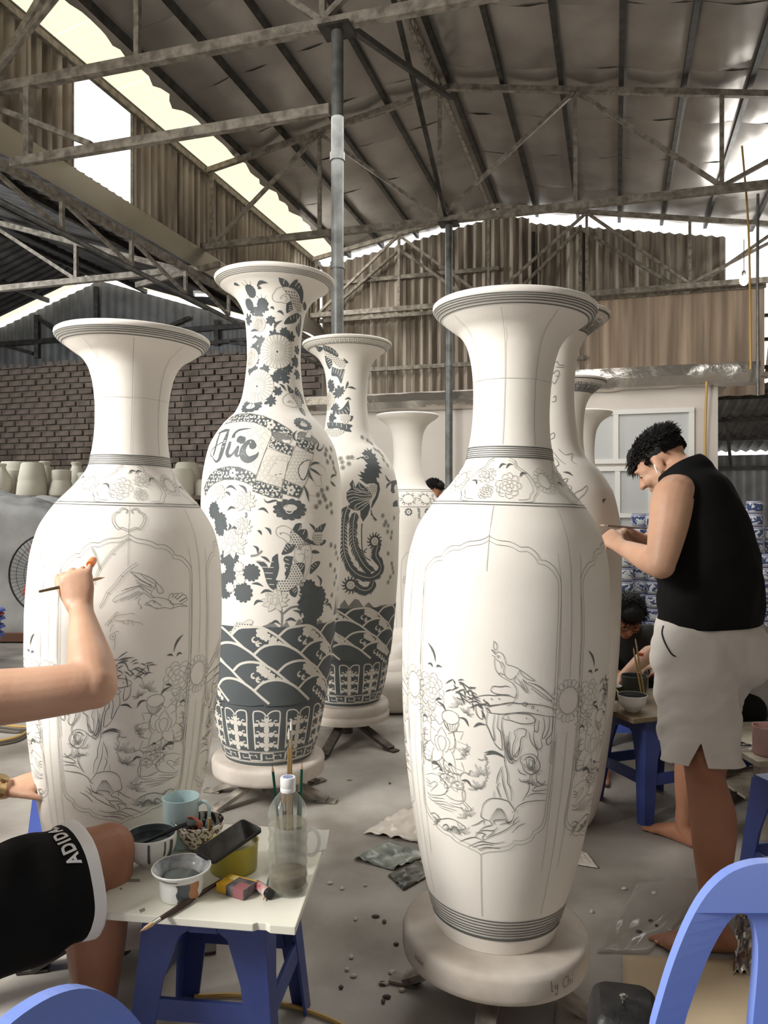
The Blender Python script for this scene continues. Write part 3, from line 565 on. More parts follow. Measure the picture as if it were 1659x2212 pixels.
 'phoenix_fishbody': [[-397,2133,-281,2111,-160,2088,-14,2066,-64,2031,-190,2039,-323,2077,-447,2109], [-212,1753,29,1752,128,1729,-33,1690,-135,1721], [-644,1676,-186,1660,-30,1647,-250,1613,-587,1643]],
 'phoenix_spray': [[-434,1917], [-224,1875], [-300,1800], [-456,1733], [-147,1890], [-642,1807], [-533,1950]],
 'phoenix_mum': [[-606,1845]],
 'phoenix_blade': [[-22,1904,30,1934,46,1953], [30,1915,151,1916,280,1906], [-41,1843,65,1851,135,1840], [515,1385,548,1355,622,1341], [622,1341,533,1325,500,1302]],
 'phoenix_flame': [[-70,571,-48,623,1,652,42,615,110,656,152,651,212,606,271,634,356,594,426,609,508,609,557,607,525,541,362,549,127,570]],
 'sprig': [[7,2059,99,2068,129,2053,233,2055,235,2045,75,2044], [24,2013,77,2028,134,2026,137,2007,66,2004], [-1,1982,55,1970,137,2007], [-54,1951,-27,1927,-68,1914], [28,1908,84,1917,70,1893,0,1889], [-96,1789,-59,1783,-73,1764,-109,1761], [-51,1739,22,1751,30,1732,-30,1720], [-51,1669,4,1656,42,1630,103,1605], [74,1675,163,1650,289,1658,201,1624,245,1606], [-42,1637,7,1630,24,1604,-27,1592], [-8,1518,33,1536,81,1542,52,1518,97,1506,67,1488,23,1500,-13,1494], [94,1464,124,1482,181,1494,249,1513,214,1482,153,1458,136,1435], [-37,1554,6,1567,26,1548], [383,1441,408,1453,430,1457]],
 'rleaf': [[48,1570,103,1567,136,1553], [382,1438,397,1450,429,1455]],
}
PROF_A = [(0.1676, 0.0), (0.1814, 0.0456), (0.1938, 0.0874), (0.2049, 0.1278), (0.2252, 0.2083), (0.2414, 0.2882), (0.2557, 0.3692), (0.2706, 0.4709), (0.2784, 0.551), (0.2844, 0.6295), (0.2883, 0.7078), (0.29, 0.7873), (0.2905, 0.8653), (0.2874, 0.9433), (0.2819, 1.0226), (0.2719, 1.0745), (0.2577, 1.1201), (0.2356, 1.1592), (0.2108, 1.1946), (0.1868, 1.2223), (0.1663, 1.246), (0.1492, 1.2698), (0.1334, 1.2937), (0.1229, 1.3175), (0.1186, 1.3452), (0.1145, 1.369), (0.1105, 1.4021), (0.1084, 1.4417), (0.1084, 1.4813), (0.1096, 1.5209), (0.1129, 1.5525), (0.1176, 1.5841), (0.1242, 1.6117), (0.1341, 1.6392), (0.1532, 1.6663), (0.1789, 1.6852), (0.2056, 1.705), (0.22, 1.7162), (0.2304, 1.7287), (0.2326, 1.7365)]
PROF_B = [(0.2067, 0.0), (0.2216, 0.0293), (0.2406, 0.0912), (0.2548, 0.1529), (0.2654, 0.2144), (0.2738, 0.2758), (0.2824, 0.3371), (0.2981, 0.4609), (0.3128, 0.5844), (0.324, 0.7066), (0.3319, 0.8294), (0.3364, 0.9517), (0.3398, 1.0747), (0.3409, 1.1965), (0.3409, 1.236), (0.3342, 1.359), (0.3105, 1.4812), (0.2835, 1.5426), (0.2429, 1.6043), (0.2134, 1.6364), (0.184, 1.6672), (0.1557, 1.7291), (0.1432, 1.7917), (0.1357, 1.8531), (0.1307, 1.9145), (0.1309, 1.9758), (0.1341, 2.0371), (0.1398, 2.099), (0.1523, 2.1603), (0.184, 2.2211), (0.2236, 2.2573), (0.2598, 2.28), (0.2767, 2.2937), (0.2891, 2.3068), (0.2925, 2.3134)]
# ------------------------------------------------------------------ vases
M_clay = mat('unfired_porcelain', S(240,235,226), .58, var=.04, vscale=5, bump=.02, bscale=60)
M_ink = mat('ink_line', S(98,100,98), .6); M_fillp = mat('ink_wash_dark', S(92,98,100), .55, var=.12, vscale=9)
M_pale = mat('pencil_line', S(176,172,164), .65); M_midw = mat('ink_wash_pale', S(150,150,145), .6, var=.25, vscale=14)
M_relief = mat('porcelain_reserve', S(224,219,209), .58); M_soft = mat('soft_ink_line', S(134,134,128), .6)
LAY = {'wash': (M_midw, .0005), 'fill': (M_fillp, .0007), 'white': (M_relief, .0011), 'fill2': (M_fillp, .0014), 'pale': (M_pale, .0016), 'soft': (M_soft, .0016), 'pale2': (M_pale, .0012), 'ink': (M_ink, .0017)}
LNAME = {'wash': 'pale_wash', 'fill': 'dark_wash', 'white': 'white_pattern', 'fill2': 'dark_detail', 'pale': 'pencil_lines', 'soft': 'fine_ink_lines', 'pale2': 'ground_pattern', 'ink': 'ink_lines'}
def inpoly(p, poly):
    x, y = p; r = False; j = len(poly)-1
    for i in range(len(poly)):
        a = poly[i]; b = poly[j]
        if (a[1] > y) != (b[1] > y) and x < (b[0]-a[0])*(y-a[1])/(b[1]-a[1])+a[0]: r = not r
        j = i
    return r
class Vase:
    def __init__(s, prof, sc=1.0):
        pts = spline([(r*sc, z*sc) for r, z in prof], 5)
        s.zz = np.array([p[1] for p in pts]); s.rr = np.array([p[0] for p in pts]); s.pts = pts; s.L = {}; s.sc = sc
    def r(s, z): return float(np.interp(z, s.zz, s.rr))
    def pt(s, th, z, off=0):
        r = s.r(z); d = (s.r(z+.004)-s.r(z-.004))/.008; k = 1/sqrt(1+d*d)
        r += off*k; z -= off*d*k
        return (r*sin(th), -r*cos(th), z)
    def lay(s, n):
        if n not in s.L: s.L[n] = MB()
        return s.L[n]
    def ribbon(s, pts, w, layer='ink', closed=False, taper=False, smooth=True):
        if closed: pts = list(pts)+[pts[0]]
        if smooth and len(pts) > 2: pts = spline(pts, 3)
        P = [pts[0]]
        for a, b in zip(pts, pts[1:]):
            n = max(1, int(max(abs(b[0]-a[0])*s.r(a[1])/.022, abs(b[1]-a[1])/.03))+0)
            for k in range(1, n+1): P.append((a[0]+(b[0]-a[0])*k/n, a[1]+(b[1]-a[1])*k/n))
        m = s.lay(layer); off = LAY[layer][1]; N = len(P); b0 = len(m.v)
        for i, p in enumerate(P):
            a = P[max(i-1, 0)]; b = P[min(i+1, N-1)]; r = max(s.r(p[1]), .02)
            dx = (b[0]-a[0])*r; dy = b[1]-a[1]; l = sqrt(dx*dx+dy*dy) or 1
            t = i/(N-1) if N > 1 else 0
            ww = (w(t) if callable(w) else w)/2
            if taper: ww *= max(.12, sin(pi*min(1, t*.85+.15)) if taper == 1 else sin(pi*t))
            nx, ny = -dy/l*ww, dx/l*ww
            m.v.append(s.pt(p[0]+nx/r, p[1]+ny, off)); m.v.append(s.pt(p[0]-nx/r, p[1]-ny, off))
        for i in range(N-1): m.f.append((b0+2*i, b0+2*i+1, b0+2*i+3, b0+2*i+2))
    def poly(s, pts, layer='fill', smooth=False, dz=0):
        if smooth: pts = spline(list(pts)+[pts[0]], 3)[:-1]
        zm = sum(p[1] for p in pts)/len(pts); R = max(.03, s.r(zm))
        P = [V((p[0]*R, p[1], 0)) for p in pts]
        off = LAY[layer][1]+dz
        try: tri = tessellate_polygon([P])
        except Exception: return
        m = s.lay(layer)
        x0 = min(p.x for p in P); x1 = max(p.x for p in P); y0 = min(p.y for p in P); y1 = max(p.y for p in P)
        if x1-x0 < .03 and y1-y0 < .04:
            m.add([s.pt(p.x/R, p.y, off) for p in P], tri); return
        bm = bmesh.new(); vs = [bm.verts.new(p) for p in P]
        for t in tri:
            try: bm.faces.new([vs[i] for i in t])
            except ValueError: pass
        for ax, lo, hi, st in ((0, x0, x1, .022), (1, y0, y1, .03)):
            q = lo+st
            while q < hi:
                bmesh.ops.bisect_plane(bm, geom=bm.verts[:]+bm.edges[:]+bm.faces[:], plane_co=(q,0,0) if ax == 0 else (0,q,0), plane_no=(1,0,0) if ax == 0 else (0,1,0)); q += st
        bm.verts.index_update()
        m.add([s.pt(v.co.x/R, v.co.y, off) for v in bm.verts], [tuple(v.index for v in f.verts) for f in bm.faces]); bm.free()
    def ring(s, z, w, layer='ink'):
        m = s.lay(layer); off = LAY[layer][1]; n = 128
        for zz in (z-w/2, z+w/2): m.v += [s.pt(2*pi*k/n, zz, off) for k in range(n)]
        b0 = len(m.v)-2*n
        m.f += [(b0+k, b0+(k+1) % n, b0+n+(k+1) % n, b0+n+k) for k in range(n)]
    def band(s, z0, z1, layer):
        n = max(1, int((z1-z0)/.02))
        for i in range(n): s.ring(z0+(z1-z0)*(i+.5)/n, (z1-z0)/n*1.001, layer)
    def frame(s, th, z, sc=1, rot=0, mir=1):
        r = s.r(z); c, d = cos(rot), sin(rot)
        return lambda x, y: (th+mir*(x*c-y*d)*sc/r, z+(x*d+y*c)*sc)
    def shapes(s, polys, w, layer):     # outlines, each hidden where a later shape lies over it
        for i, p in enumerate(polys):
            q = list(p)+[p[0]]; run = []
            for pt in q:
                if any(inpoly(pt, o) for o in polys[i+1:]):
                    if len(run) > 1: s.ribbon(run, w, layer, smooth=False)
                    run = []
                else: run.append(pt)
            if len(run) > 1: s.ribbon(run, w, layer, smooth=False)
    def art(s, name, th0=0, mir=1):
        return [[(th0+mir*radians(st[i]/10), st[i+1]/1000) for i in range(0, len(st), 2)] for st in ART[name]]
    def build(s, label, loc, tilt, group=None, neck=1):
        root = thing('porcelain_vase', label, 'vase', loc, 0, group); root.rotation_euler = (0, tilt, 0)
        p = list(s.pts); r, z = p[-1]
        p = [(0.001, 0)]+p+[(r-.001, z+.006), (r-.006, z+.010), (r-.013, z+.008)]+[(q[0]-.017, q[1]) for q in s.pts[::-1] if q[1] > z-.55 and q[1] < z-.004]
        MB().lathe(p, 128).obj('body', M_clay, root, sharp=60)
        for n, m in s.L.items():
            o = stuff(m.obj(LNAME[n], LAY[n][0], root, smooth=False))
            for pl in o.data.polygons: pl.use_smooth = True
        if neck != 1:
            for o in root.children:
                for q in o.data.vertices:
                    if q.co.z > 1.2: q.co.z = 1.2+(q.co.z-1.2)*neck
        return root
# --- brush motifs
def petal(f, x, y, a, l, w, n=9, tip=.0):
    out = []
    for i in range(2*n):
        t = i/(2*n)*2*pi
        u = .5-.5*cos(t); v = sin(t)*w/2*(.55+.65*u)*(1 if u < .8 else 1-.9*(u-.8)*tip*5)
        out.append(f(x+cos(a)*u*l-sin(a)*v, y+sin(a)*u*l+cos(a)*v))
    return out
def lpetal(f, x, y, a, l, w, n=8):
    out = []
    for i in range(2*n):
        u = i/n if i <= n else 2-i/n; s_ = 1 if i <= n else -1
        v = w/2*sin(pi*min(1, u**.8))*(1 if u < .75 else 1)*s_
        out.append(f(x+cos(a)*u*l-sin(a)*v, y+sin(a)*u*l+cos(a)*v))
    return out
def lotus(v, f, R, w=.0014, layer='soft', seed=0, full=False, solid=False):
    q = random.Random(seed); P = []
    for k in range(9 if full else 5):
        a = 2*pi*k/9 if full else radians(40+100*k/4); a += q.uniform(-.1, .1)
        P.append(lpetal(f, 0, 0, a, R*q.uniform(.9, 1.08), R*.50))
    for a, l in ((12, 1.0), (168, 1.0), (-14, .9), (196, .9), (-50, .75), (232, .75)): P.append(lpetal(f, 0, -.02*R, radians(a)+q.uniform(-.08, .08), R*l, R*.42))
    for a in (62, 118, 90): P.append(lpetal(f, (a-90)*-.004*R, -.08*R, radians(a), R*.72, R*.46))
    for x in (-.14, .14, 0): P.append(petal(f, x*R, -.16*R, radians(90), R*.50, R*.36))
    if solid:
        for p in P: v.poly(p, 'white', dz=.0004)
    v.shapes(P, w, layer)
def peony(v, f, R, w=.0013, layer='soft', seed=0):
    q = random.Random(seed); P = []
    for ring, (n, l, wd) in enumerate(((9, 1, .62), (7, .72, .52), (5, .45, .42))):
        for k in range(n):
            a = 2*pi*(k+.5*ring)/n+q.uniform(-.15, .15); P.append(petal(f, 0, 0, a, R*l*q.uniform(.88, 1.08), R*wd))
    P.append([f(.16*R*cos(t), .16*R*sin(t)) for t in [2*pi*i/12 for i in range(12)]])
    v.shapes(P, w, layer)
def mum(v, f, R):
    v.poly([f(R*cos(t), R*sin(t)) for t in [2*pi*i/28 for i in range(28)]], 'white', dz=.0004)
    for ring, (n, r0, r1) in enumerate(((26, .38, 1.0), (16, .14, .36))):
        for k in range(n):
            a = 2*pi*k/n+.1*ring; d = pi/n*.86
            v.ribbon([f(R*r0*cos(a-d*.8), R*r0*sin(a-d*.8)), f(R*(r1-.1)*cos(a-d), R*(r1-.1)*sin(a-d)), f(R*r1*1.02*cos(a), R*r1*1.02*sin(a)), f(R*(r1-.1)*cos(a+d), R*(r1-.1)*sin(a+d)), f(R*r0*cos(a+d*.8), R*r0*sin(a+d*.8))], .0016 if ring else .0019, 'pale')
    for k in range(26):
        a = 2*pi*k/26; v.ribbon([f(R*.5*cos(a), R*.5*sin(a)), f(R*.82*cos(a), R*.82*sin(a))], .0013, 'pale')
    v.poly([f(R*(.09 if k % 2 else .05)*cos(2*pi*k/12), R*(.09 if k % 2 else .05)*sin(2*pi*k/12)) for k in range(12)], 'fill2', dz=.001)
def scallop(f, R, n=11, d=.13, sq=1):
    out = []
    for k in range(n):
        for i in range(4):
            t = (k+i/4)*2*pi/n; r = R*(1-d*1.2+d*sin(pi*i/4)*1.5); out.append(f(r*cos(t), r*sin(t)*sq))
    return out
def leafspray(v, f, R, seed):
    q = random.Random(seed); out = []; n = 7; ph = q.uniform(0, 6)
    for k in range(n*4):
        t = k/(n*4)*2*pi; lob = .52+.48*abs(cos(n*t/2+ph)); el = 1+.35*cos(t-ph)
        out.append(f(R*lob*el*cos(t)*.82, R*lob*el*sin(t)*.82))
    v.poly(out, 'fill')
def blossom(v, f, R, layer='soft'):
    for k in range(5):
        a = 2*pi*k/5; v.ribbon([f(R*.35*cos(a), R*.35*sin(a)), f(R*1.0*cos(a-.45), R*sin(a-.45)), f(R*1.15*cos(a), R*1.15*sin(a)), f(R*1.0*cos(a+.45), R*sin(a+.45)), f(R*.35*cos(a), R*.35*sin(a))], .0022, layer)
    v.poly([f(R*.3*cos(t), R*.3*sin(t)) for t in [2*pi*i/7 for i in range(7)]], 'fill2')
def wflower(v, f, R):
    for k in range(5):
        a = 2*pi*k/5; c = (R*.58*cos(a), R*.58*sin(a))
        v.poly([f(c[0]+R*.42*cos(t), c[1]+R*.42*sin(t)) for t in [2*pi*i/9 for i in range(9)]], 'white')
    v.poly([f(R*.24*cos(t), R*.24*sin(t)) for t in [2*pi*i/8 for i in range(8)]], 'fill2')
def curl(v, f, R, a, layer='white', w=.0035, turns=.8):
    v.ribbon([f(R*(1-.75*t)*cos(a+t*turns*2*pi), R*(1-.75*t)*sin(a+t*turns*2*pi)) for t in [i/8 for i in range(9)]], lambda t: w*(.6+.8*t), layer, smooth=False)
def sunflower(v, th, z, rin, rout, layer='soft', n=20, w=.0010, seed=0):
    f = v.frame(th, z); q = random.Random(seed)
    v.ribbon([f(rin*.9*cos(t), rin*sin(t)) for t in [2*pi*i/24 for i in range(25)]], w, layer, smooth=False)
    P = []
    for k in range(n):
        a = 2*pi*k/n; P.append(petal(f, rin*.95*cos(a), rin*1.02*sin(a), a+q.uniform(-.2,.2), (rout-rin)*q.uniform(.85,1.15), (rout-rin)*.85, 6))
    v.shapes(P, w*.9, layer)
def fern(v, f, R, n=9, layer='ink', w=.0012):
    for k in range(n):
        a = radians(20+140*k/(n-1)); l = R*(.7+.3*sin(k*2.1))
        v.ribbon(petal(f, .2*R*cos(a), .2*R*sin(a), a, l, R*.13, 4), w, layer, closed=True, smooth=False)
def bladeleaf(v, st, w=.009, layer='ink'): v.ribbon(st, w, layer, taper=2)
def hatchfill(v, poly, kind, st, w, layer):
    zs = [p[1] for p in poly]; xs = [p[0] for p in poly]; R = v.r(sum(zs)/len(zs))
    x0, x1, z0, z1 = min(xs)*R, max(xs)*R, min(zs), max(zs)
    ok = lambda x, z: inpoly((x/R, z), poly)
    nx = int((x1-x0)/st)+1; nz = int((z1-z0)/st)+1
    for i in range(nx):
        for j in range(nz):
            x = x0+(i+.5*(j % 2))*st; z = z0+j*st*(.87 if kind else 1)
            if not ok(x, z): continue
            if kind == 0:        # basket weave
                d = st*.72; s_ = 1 if (i+j) % 2 else -1
                for o in (-.32, 0, .32):
                    a = (x-d/2+o*st*.55, z-d/2*s_-o*st*.55*-s_); b = (x+d/2+o*st*.55, z+d/2*s_+o*st*.55*s_)
                    if ok(*a) and ok(*b): v.ribbon([(a[0]/R, a[1]), (b[0]/R, b[1])], w, layer)
            elif kind == 1:      # honeycomb of round beads
                v.ribbon([((x+st*.42*cos(t))/R, z+st*.42*sin(t)) for t in [2*pi*k/8 for k in range(9)]], w, layer, smooth=False)
            elif kind == 2:      # fish scales
                v.ribbon([((x+st*.5*cos(t))/R, z+st*.55*sin(t)) for t in [pi*k/5 for k in range(6)]], w, layer, smooth=False)
            else:                # dots
                v.poly([((x+st*.27*cos(t))/R, z+st*.27*sin(t)) for t in [2*pi*k/6 for k in range(6)]], layer)
def finlines(v, poly, n=6):     # white rays inside a dark fin
    R = v.r(poly[0][1]); P = np.array([(a*R, b) for a, b in poly]); c = P.mean(0); u, s_, vt = np.linalg.svd(P-c)
    ax = vt[0]; pr = (P-c) @ ax; lo, hi = pr.min(), pr.max()
    nn = vt[1]
    for k in range(1, n):
        q = c+ax*(lo+(hi-lo)*k/n); pts = []
        for t in np.linspace(-.09, .09, 41):
            w_ = q+nn*t+ax*t*.25
            if inpoly((w_[0]/R, w_[1]), poly): pts.append((w_[0]/R, w_[1]))
        if len(pts) > 5: pts = pts[:int(len(pts)*.72)]; v.ribbon([pts[0], pts[len(pts)//2], pts[-1]], .0032, 'white')
def key_fret(v, z0, z1, n):
    v.band(z0, z1, 'fill'); h = z1-z0
    v.ring(z0+h*.06, h*.06, 'white'); v.ring(z1-h*.06, h*.06, 'white')
    for k in range(n):
        for m_ in (1, -1):
            t0 = 2*pi*(k+(.25 if m_ > 0 else .75))/n; g = lambda x, y: (t0+x*pi/n*.92, z0+h*(.5+y*.34)*1)
            p = [(-.5,-1),(-.5,1),(.5,1),(.5,-.45),(-.12,-.45),(-.12,.25)] if m_ > 0 else [(.5,1),(.5,-1),(-.5,-1),(-.5,.45),(.12,.45),(.12,-.25)]
            v.ribbon([g(*q) for q in p], h*.10, 'white', smooth=False)
def cartouches(v, z0, z1, n, th0=0):
    h = z1-z0
    for k in range(n):
        th = th0+2*pi*k/n; g = lambda x, y, th=th: (th+x*pi/n*.80*(.93+.07*y), z0+h*y)
        w = .0065*v.sc
        for s_ in (1, -1):
            v.ribbon([g(s_, 0), g(s_*.99, .5), g(s_, .93), g(s_*.75, 1.0), g(s_*.4, .99), g(s_*.14, .93), g(s_*.03, .86)], w, 'white')
            curl(v, lambda a, b, s_=s_: g(s_*.28+a*s_*30, .80+b*14), .006, 2.2, w=.006, turns=.6)
            for y in (.66, .38, .10):
                v.poly([g(s_*.98, y-.06), g(s_*.62, y-.05), g(s_*.66, y-.01), g(s_*.58, y+.02), g(s_*.7, y+.03), g(s_*.98, y+.03)], 'white')
                v.ribbon([g(s_*.66, y), g(s_*.55, y+.05), g(s_*.66, y+.1), g(s_*.8, y+.08)], .0055, 'white')
        for y in (.66, .39, .12):
            c = g(0, y); f = v.frame(c[0], c[1], v.sc)
            for a, b in ((0,.019),(0,-.019),(.020,0),(-.020,0),(0,0)):
                v.poly([f(a+.0125*cos(t), b+.0125*sin(t)) for t in [2*pi*i/10 for i in range(10)]], 'white', dz=.0001)
def sea(v, z0, z1, n=9, th0=0, foam_seed=1):       # rolling waves: white crests on a dark ground
    v.band(z0, z1, 'fill'); rows = 4; dz = (z1-z0-.02)/3.25; R = v.r((z0+z1)/2); q = random.Random(foam_seed)
    for r_ in range(rows-1, -1, -1):
        for k in range(n):
            th = th0+2*pi*(k+.5*(r_ % 2))/n; zb = z0+.01+r_*dz*.78
            g = lambda x, y: (th+x*2*pi/n, zb+dz*y)
            pts = [g(-.62, .62), g(-.45, .93), g(-.22, 1.06), g(.02, 1.0), g(.28, .72), g(.5, .35), g(.70, .02)]
            body = [g(-.62, .6), g(-.45, .93), g(-.22, 1.06), g(.02, 1.0), g(.28, .72), g(.5, .35), g(.70, .0), g(.3, -.12), g(-.4, -.1)]
            pts = [(a, min(b, z1)) for a, b in pts]; body = [(a, min(max(b, z0), z1)) for a, b in body]
            lift = (rows-r_)*.0013
            n0 = len(v.lay('fill').v); v.poly(body, 'fill', smooth=False, dz=lift)
            m0 = v.lay('white'); LAY['white'] = (LAY['white'][0], .0011+lift); LAY['wash'] = (M_midw, .0010+lift); LAY['fill2'] = (M_fillp, .0014+lift)
            v.ribbon(pts, .0115*v.sc, 'white')
            if (k+r_) % 2:
                for j in range(5):      # foam
                    t = j/4; c = g(.02+.46*t+q.uniform(-.02,.02), .86-.66*t-.10); rr = (.026-.012*t)*v.sc*q.uniform(.8, 1.15); f = v.frame(c[0], c[1])
                    if c[1] > z1-.02: continue
                    v.poly(scallop(f, rr, 6, .2), 'white')
                    curl(v, v.frame(c[0]-.05*2*pi/n*3, c[1]-.035*v.sc), .016*v.sc, 1.5, w=.009*v.sc, turns=.6)
                    curl(v, v.frame(c[0]-.02*2*pi/n*3, c[1]-.055*v.sc), .012*v.sc, .4, w=.008*v.sc, turns=.6)
            LAY['white'] = (M_relief, .0011); LAY['wash'] = (M_midw, .0005); LAY['fill2'] = (M_fillp, .0014)
def fish_set(v, pre=''):
    for p in v.art(pre+'fin'): v.poly(p, 'fill', smooth=True); finlines(v, p)
    for p in v.art(pre+'fishbody'): v.poly(p, 'white', smooth=True, dz=.0001); hatchfill(v, p, 3, .0125*v.sc, 0, 'fill2'); v.ribbon(p, .0015, 'soft', closed=True)

# --- plain vases with a framed panel on each side (left and right)
def panel_vase(th0, mir, seed):
    v = Vase(PROF_A)
    for z in (1.727, 1.7225, 1.7175, 1.7125, 1.7065): v.ring(z, .0021, 'ink')
    for k in range(6): v.ring(1.346-.0056*k, .0034 if k in (0, 5) else .0023, 'ink')
    v.ring(1.195, .0018, 'ink'); v.ring(1.188, .0018, 'ink')
    for z in (.103, .094, .085, .076, .068, .060): v.ring(z, .0036, 'ink')
    v.ring(.0485, .0085, 'ink')
    for k in range(8):
        th = th0+k*pi/4
        v.ribbon([(th, 1.352), (th, 1.45), (th, 1.55), (th, 1.66), (th, 1.70)], .0013, 'pale', smooth=False)
        v.ribbon([(th, 1.02 if k % 2 == 0 else .8), (th, 1.10), (th, 1.186)], .0012, 'pale', smooth=False)
        if k % 2 == 0: v.ribbon([(th, .115), (th, .2), (th, .29)], .0013, 'soft', smooth=False)
        else:
            for dth in (-.11, 0, .11): v.ribbon([(th+dth, .12 if dth == 0 else .25), (th+dth, .4), (th+dth, .62)], .0011, 'pale', smooth=False); v.ribbon([(th+dth, .76), (th+dth, .9), (th+dth, 1.0), (th+dth*1.2, 1.07)], .0011, 'pale', smooth=False)
    v.ring(1.53, .0010, 'pale')
    for k in range(4):
        c = th0+k*pi/2
        for nm in ('panel_a', 'panel_b', 'panel_c', 'panel_d'):
            for st in v.art(nm, c, mir):
                v.ribbon(st, .0012, 'soft')
                v.ribbon([(c+(a-c)*.962, .69+(b-.69)*.972) for a, b in st], .0010, 'soft')
        sunflower(v, c+pi/4, .70, .034, .053, 'soft', seed=k)
        # collar cartouche with flowers
        for s_, w in ((1, .0018), (.90, .0014)):
            half = [(.28,1.0),(.48,.93),(.55,.80),(.82,.66),(.98,.42),(.98,.22),(.86,.10),(.80,.0),(.55,-.03)]
            for sg in (1, -1): v.ribbon([(c+sg*radians(34)*x*s_, 1.255+(1.199+.116*y-1.255)*s_) for x, y in half], w*.75, 'soft')
        peony(v, v.frame(c+radians(9)*mir, 1.238), .034, .0009, 'ink', 5+k); lotus(v, v.frame(c-radians(13)*mir, 1.262), .027, .0009, 'ink', 8+k)
        peony(v, v.frame(c-radians(9)*mir, 1.222), .020, .0009, 'ink', 3+k)
        for a, b, l in ((-2, 1.285, 1), (6, 1.285, 1), (-20, 1.24, -1), (20, 1.262, 1)):
            bladeleaf(v, [(c+radians(a), b), (c+radians(a+3*l), b+.012), (c+radians(a+8*l), b+.012)], .005, 'ink')
        sunflower(v, c+pi/4, 1.255, .020, .034, 'soft', 16, seed=k+9)
        # lower scene
        for nm, w, ly in (('rock', .0017, 'ink'), ('duck', .0011, 'ink')):
            for st in v.art(nm, c, mir): v.ribbon(st, (lambda w: (lambda t: w*(.55+.6*sin(pi*t))))(w), ly)
        for st in v.art('leaf', c, mir): bladeleaf(v, st, .0062, 'ink')
        for st in v.art('cloudleaf', c, mir):
            q = spline(st, 4)
            for i in range(0, len(q)-2, 2):
                a, b = q[i], q[i+2]; mx, mz = (a[0]+b[0])/2, (a[1]+b[1])/2; R = v.r(mz); dx, dz = (b[0]-a[0])*R, b[1]-a[1]
                v.ribbon([a, (mx+dz*.45/R*mir, mz-dx*.45*mir), b], .0014, 'soft')
        F = lambda x, y, sc=1, rot=0: v.frame(c+mir*radians(x), y, sc, rot, mir)
        lotus(v, F(-22.6, .560), .080, .0011, 'soft', 3, True)
        peony(v, F(-30.0, .700), .050, .0010, 'soft', 4); lotus(v, F(-33.0, .632), .036, .0010, 'soft', 6)
        lotus(v, F(-17.5, .475), .042, .0010, 'soft', 7)
        f = F(-16.4, .635)
        v.ribbon([f(.026*cos(t)-.004, .018*sin(t)+.006) for t in [2*pi*i/14 for i in range(15)]], .0014, 'soft', smooth=False)
        v.ribbon([f(-.028, .0), f(-.014, -.026), f(.008, -.03), f(.022, -.004)], .0014, 'soft')
        for j in range(6): v.ribbon([f(-.022+.008*j, -.012), f(-.012+.005*j, -.028)], .0011, 'soft')
        v.ribbon([f(.004, -.03), f(.012, -.06), f(.004, -.085)], .0013, 'soft')
        for x, y, R, rt in ((-11.5,.672,.030,.5), (-8.5,.655,.02,-.5), (-7,.555,.024,1), (26,.52,.026,-.5), (.2,.50,.032,.3), (-1,.465,.026,.4), (-7,.385,.030,.5), (-11.5,.335,.03,.2), (26,.487,.022,-.3), (-28,.345,.022,.8), (-20,.335,.018,.4)):
            fern(v, F(x, y, 1, rt), R, 8, 'ink', .0007)
        for j in range(13):     # strands on the two mounds
            a = radians(-62+124*j/12); f = F(10.1, .430); v.ribbon([f(.005*sin(a), -.006), f(.016*sin(a), -.02), f(.028*sin(a), -.042)], .0006, 'ink')
            f = F(-16.0, .358); v.ribbon([f(.004*sin(a), -.004), f(.013*sin(a), -.014), f(.022*sin(a), -.026)], .0006, 'ink')
        if mir > 0 or k != 0:
            for st in v.art('bird', c, mir): v.ribbon(st, .0011, 'ink')
            q = random.Random(2)
            for j in range(46):   # bamboo leaves behind the bird
                x = -16+q.random()*17; y = .742-.0036*(x+16)+q.uniform(-.03, .016); a = q.choice((-.4, -.9, .3, -2.6, 2.7, -1.3))+q.uniform(-.2, .2); l = q.uniform(.014, .034)
                f = F(x, y); bladeleaf(v, [f(0, 0), f(l*.5*cos(a)+.001, l*.5*sin(a)+.002), f(l*cos(a), l*sin(a))], .0032, 'ink')
        else:
            for st in v.art('lbird', th0, 1): v.ribbon(st, .0011, 'ink')
            for st in v.art('bamboo', th0, 1): v.ribbon(st, .0011, 'soft')
            q = random.Random(4)
            for j in range(38):
                x = -8+q.random()*22; y = .745-.0012*x+q.uniform(-.022, .02); a = q.choice((.5, -.5, .15, -2.6, 2.5, -1.2))+q.uniform(-.2, .2); l = q.uniform(.016, .04)
                f = v.frame(th0+radians(x-2), y); bladeleaf(v, [f(0, 0), f(l*.5*cos(a)+.001, l*.5*sin(a)+.002), f(l*cos(a), l*sin(a))], .0032, 'ink')
            f = v.frame(th0, 1.155)   # small cloud collar pendant
            for s_ in (1, .86):
                for sg in (1, -1): v.ribbon([f(sg*x*s_, y*s_-.002) for x, y in ((.0,-.038),(.02,-.030),(.028,-.032),(.040,-.018),(.046,.0),(.040,.014),(.030,.018),(.026,.026),(.014,.028),(.006,.022),(.010,.014))], .0013, 'soft')
    return v
vA = panel_vase(radians(-19), 1, 1)
vaseA = vA.build('tall white vase with a perched bird drawn in its panel', (.318, 2.2, .229), radians(1.78), neck=1.017)
vL = panel_vase(radians(18.2), -1, 2)
vaseL = vL.build('white vase with a flying bird drawn in its panel, being painted by the seated arm', (-.825, 2.4, .232), radians(1.5), neck=.945)

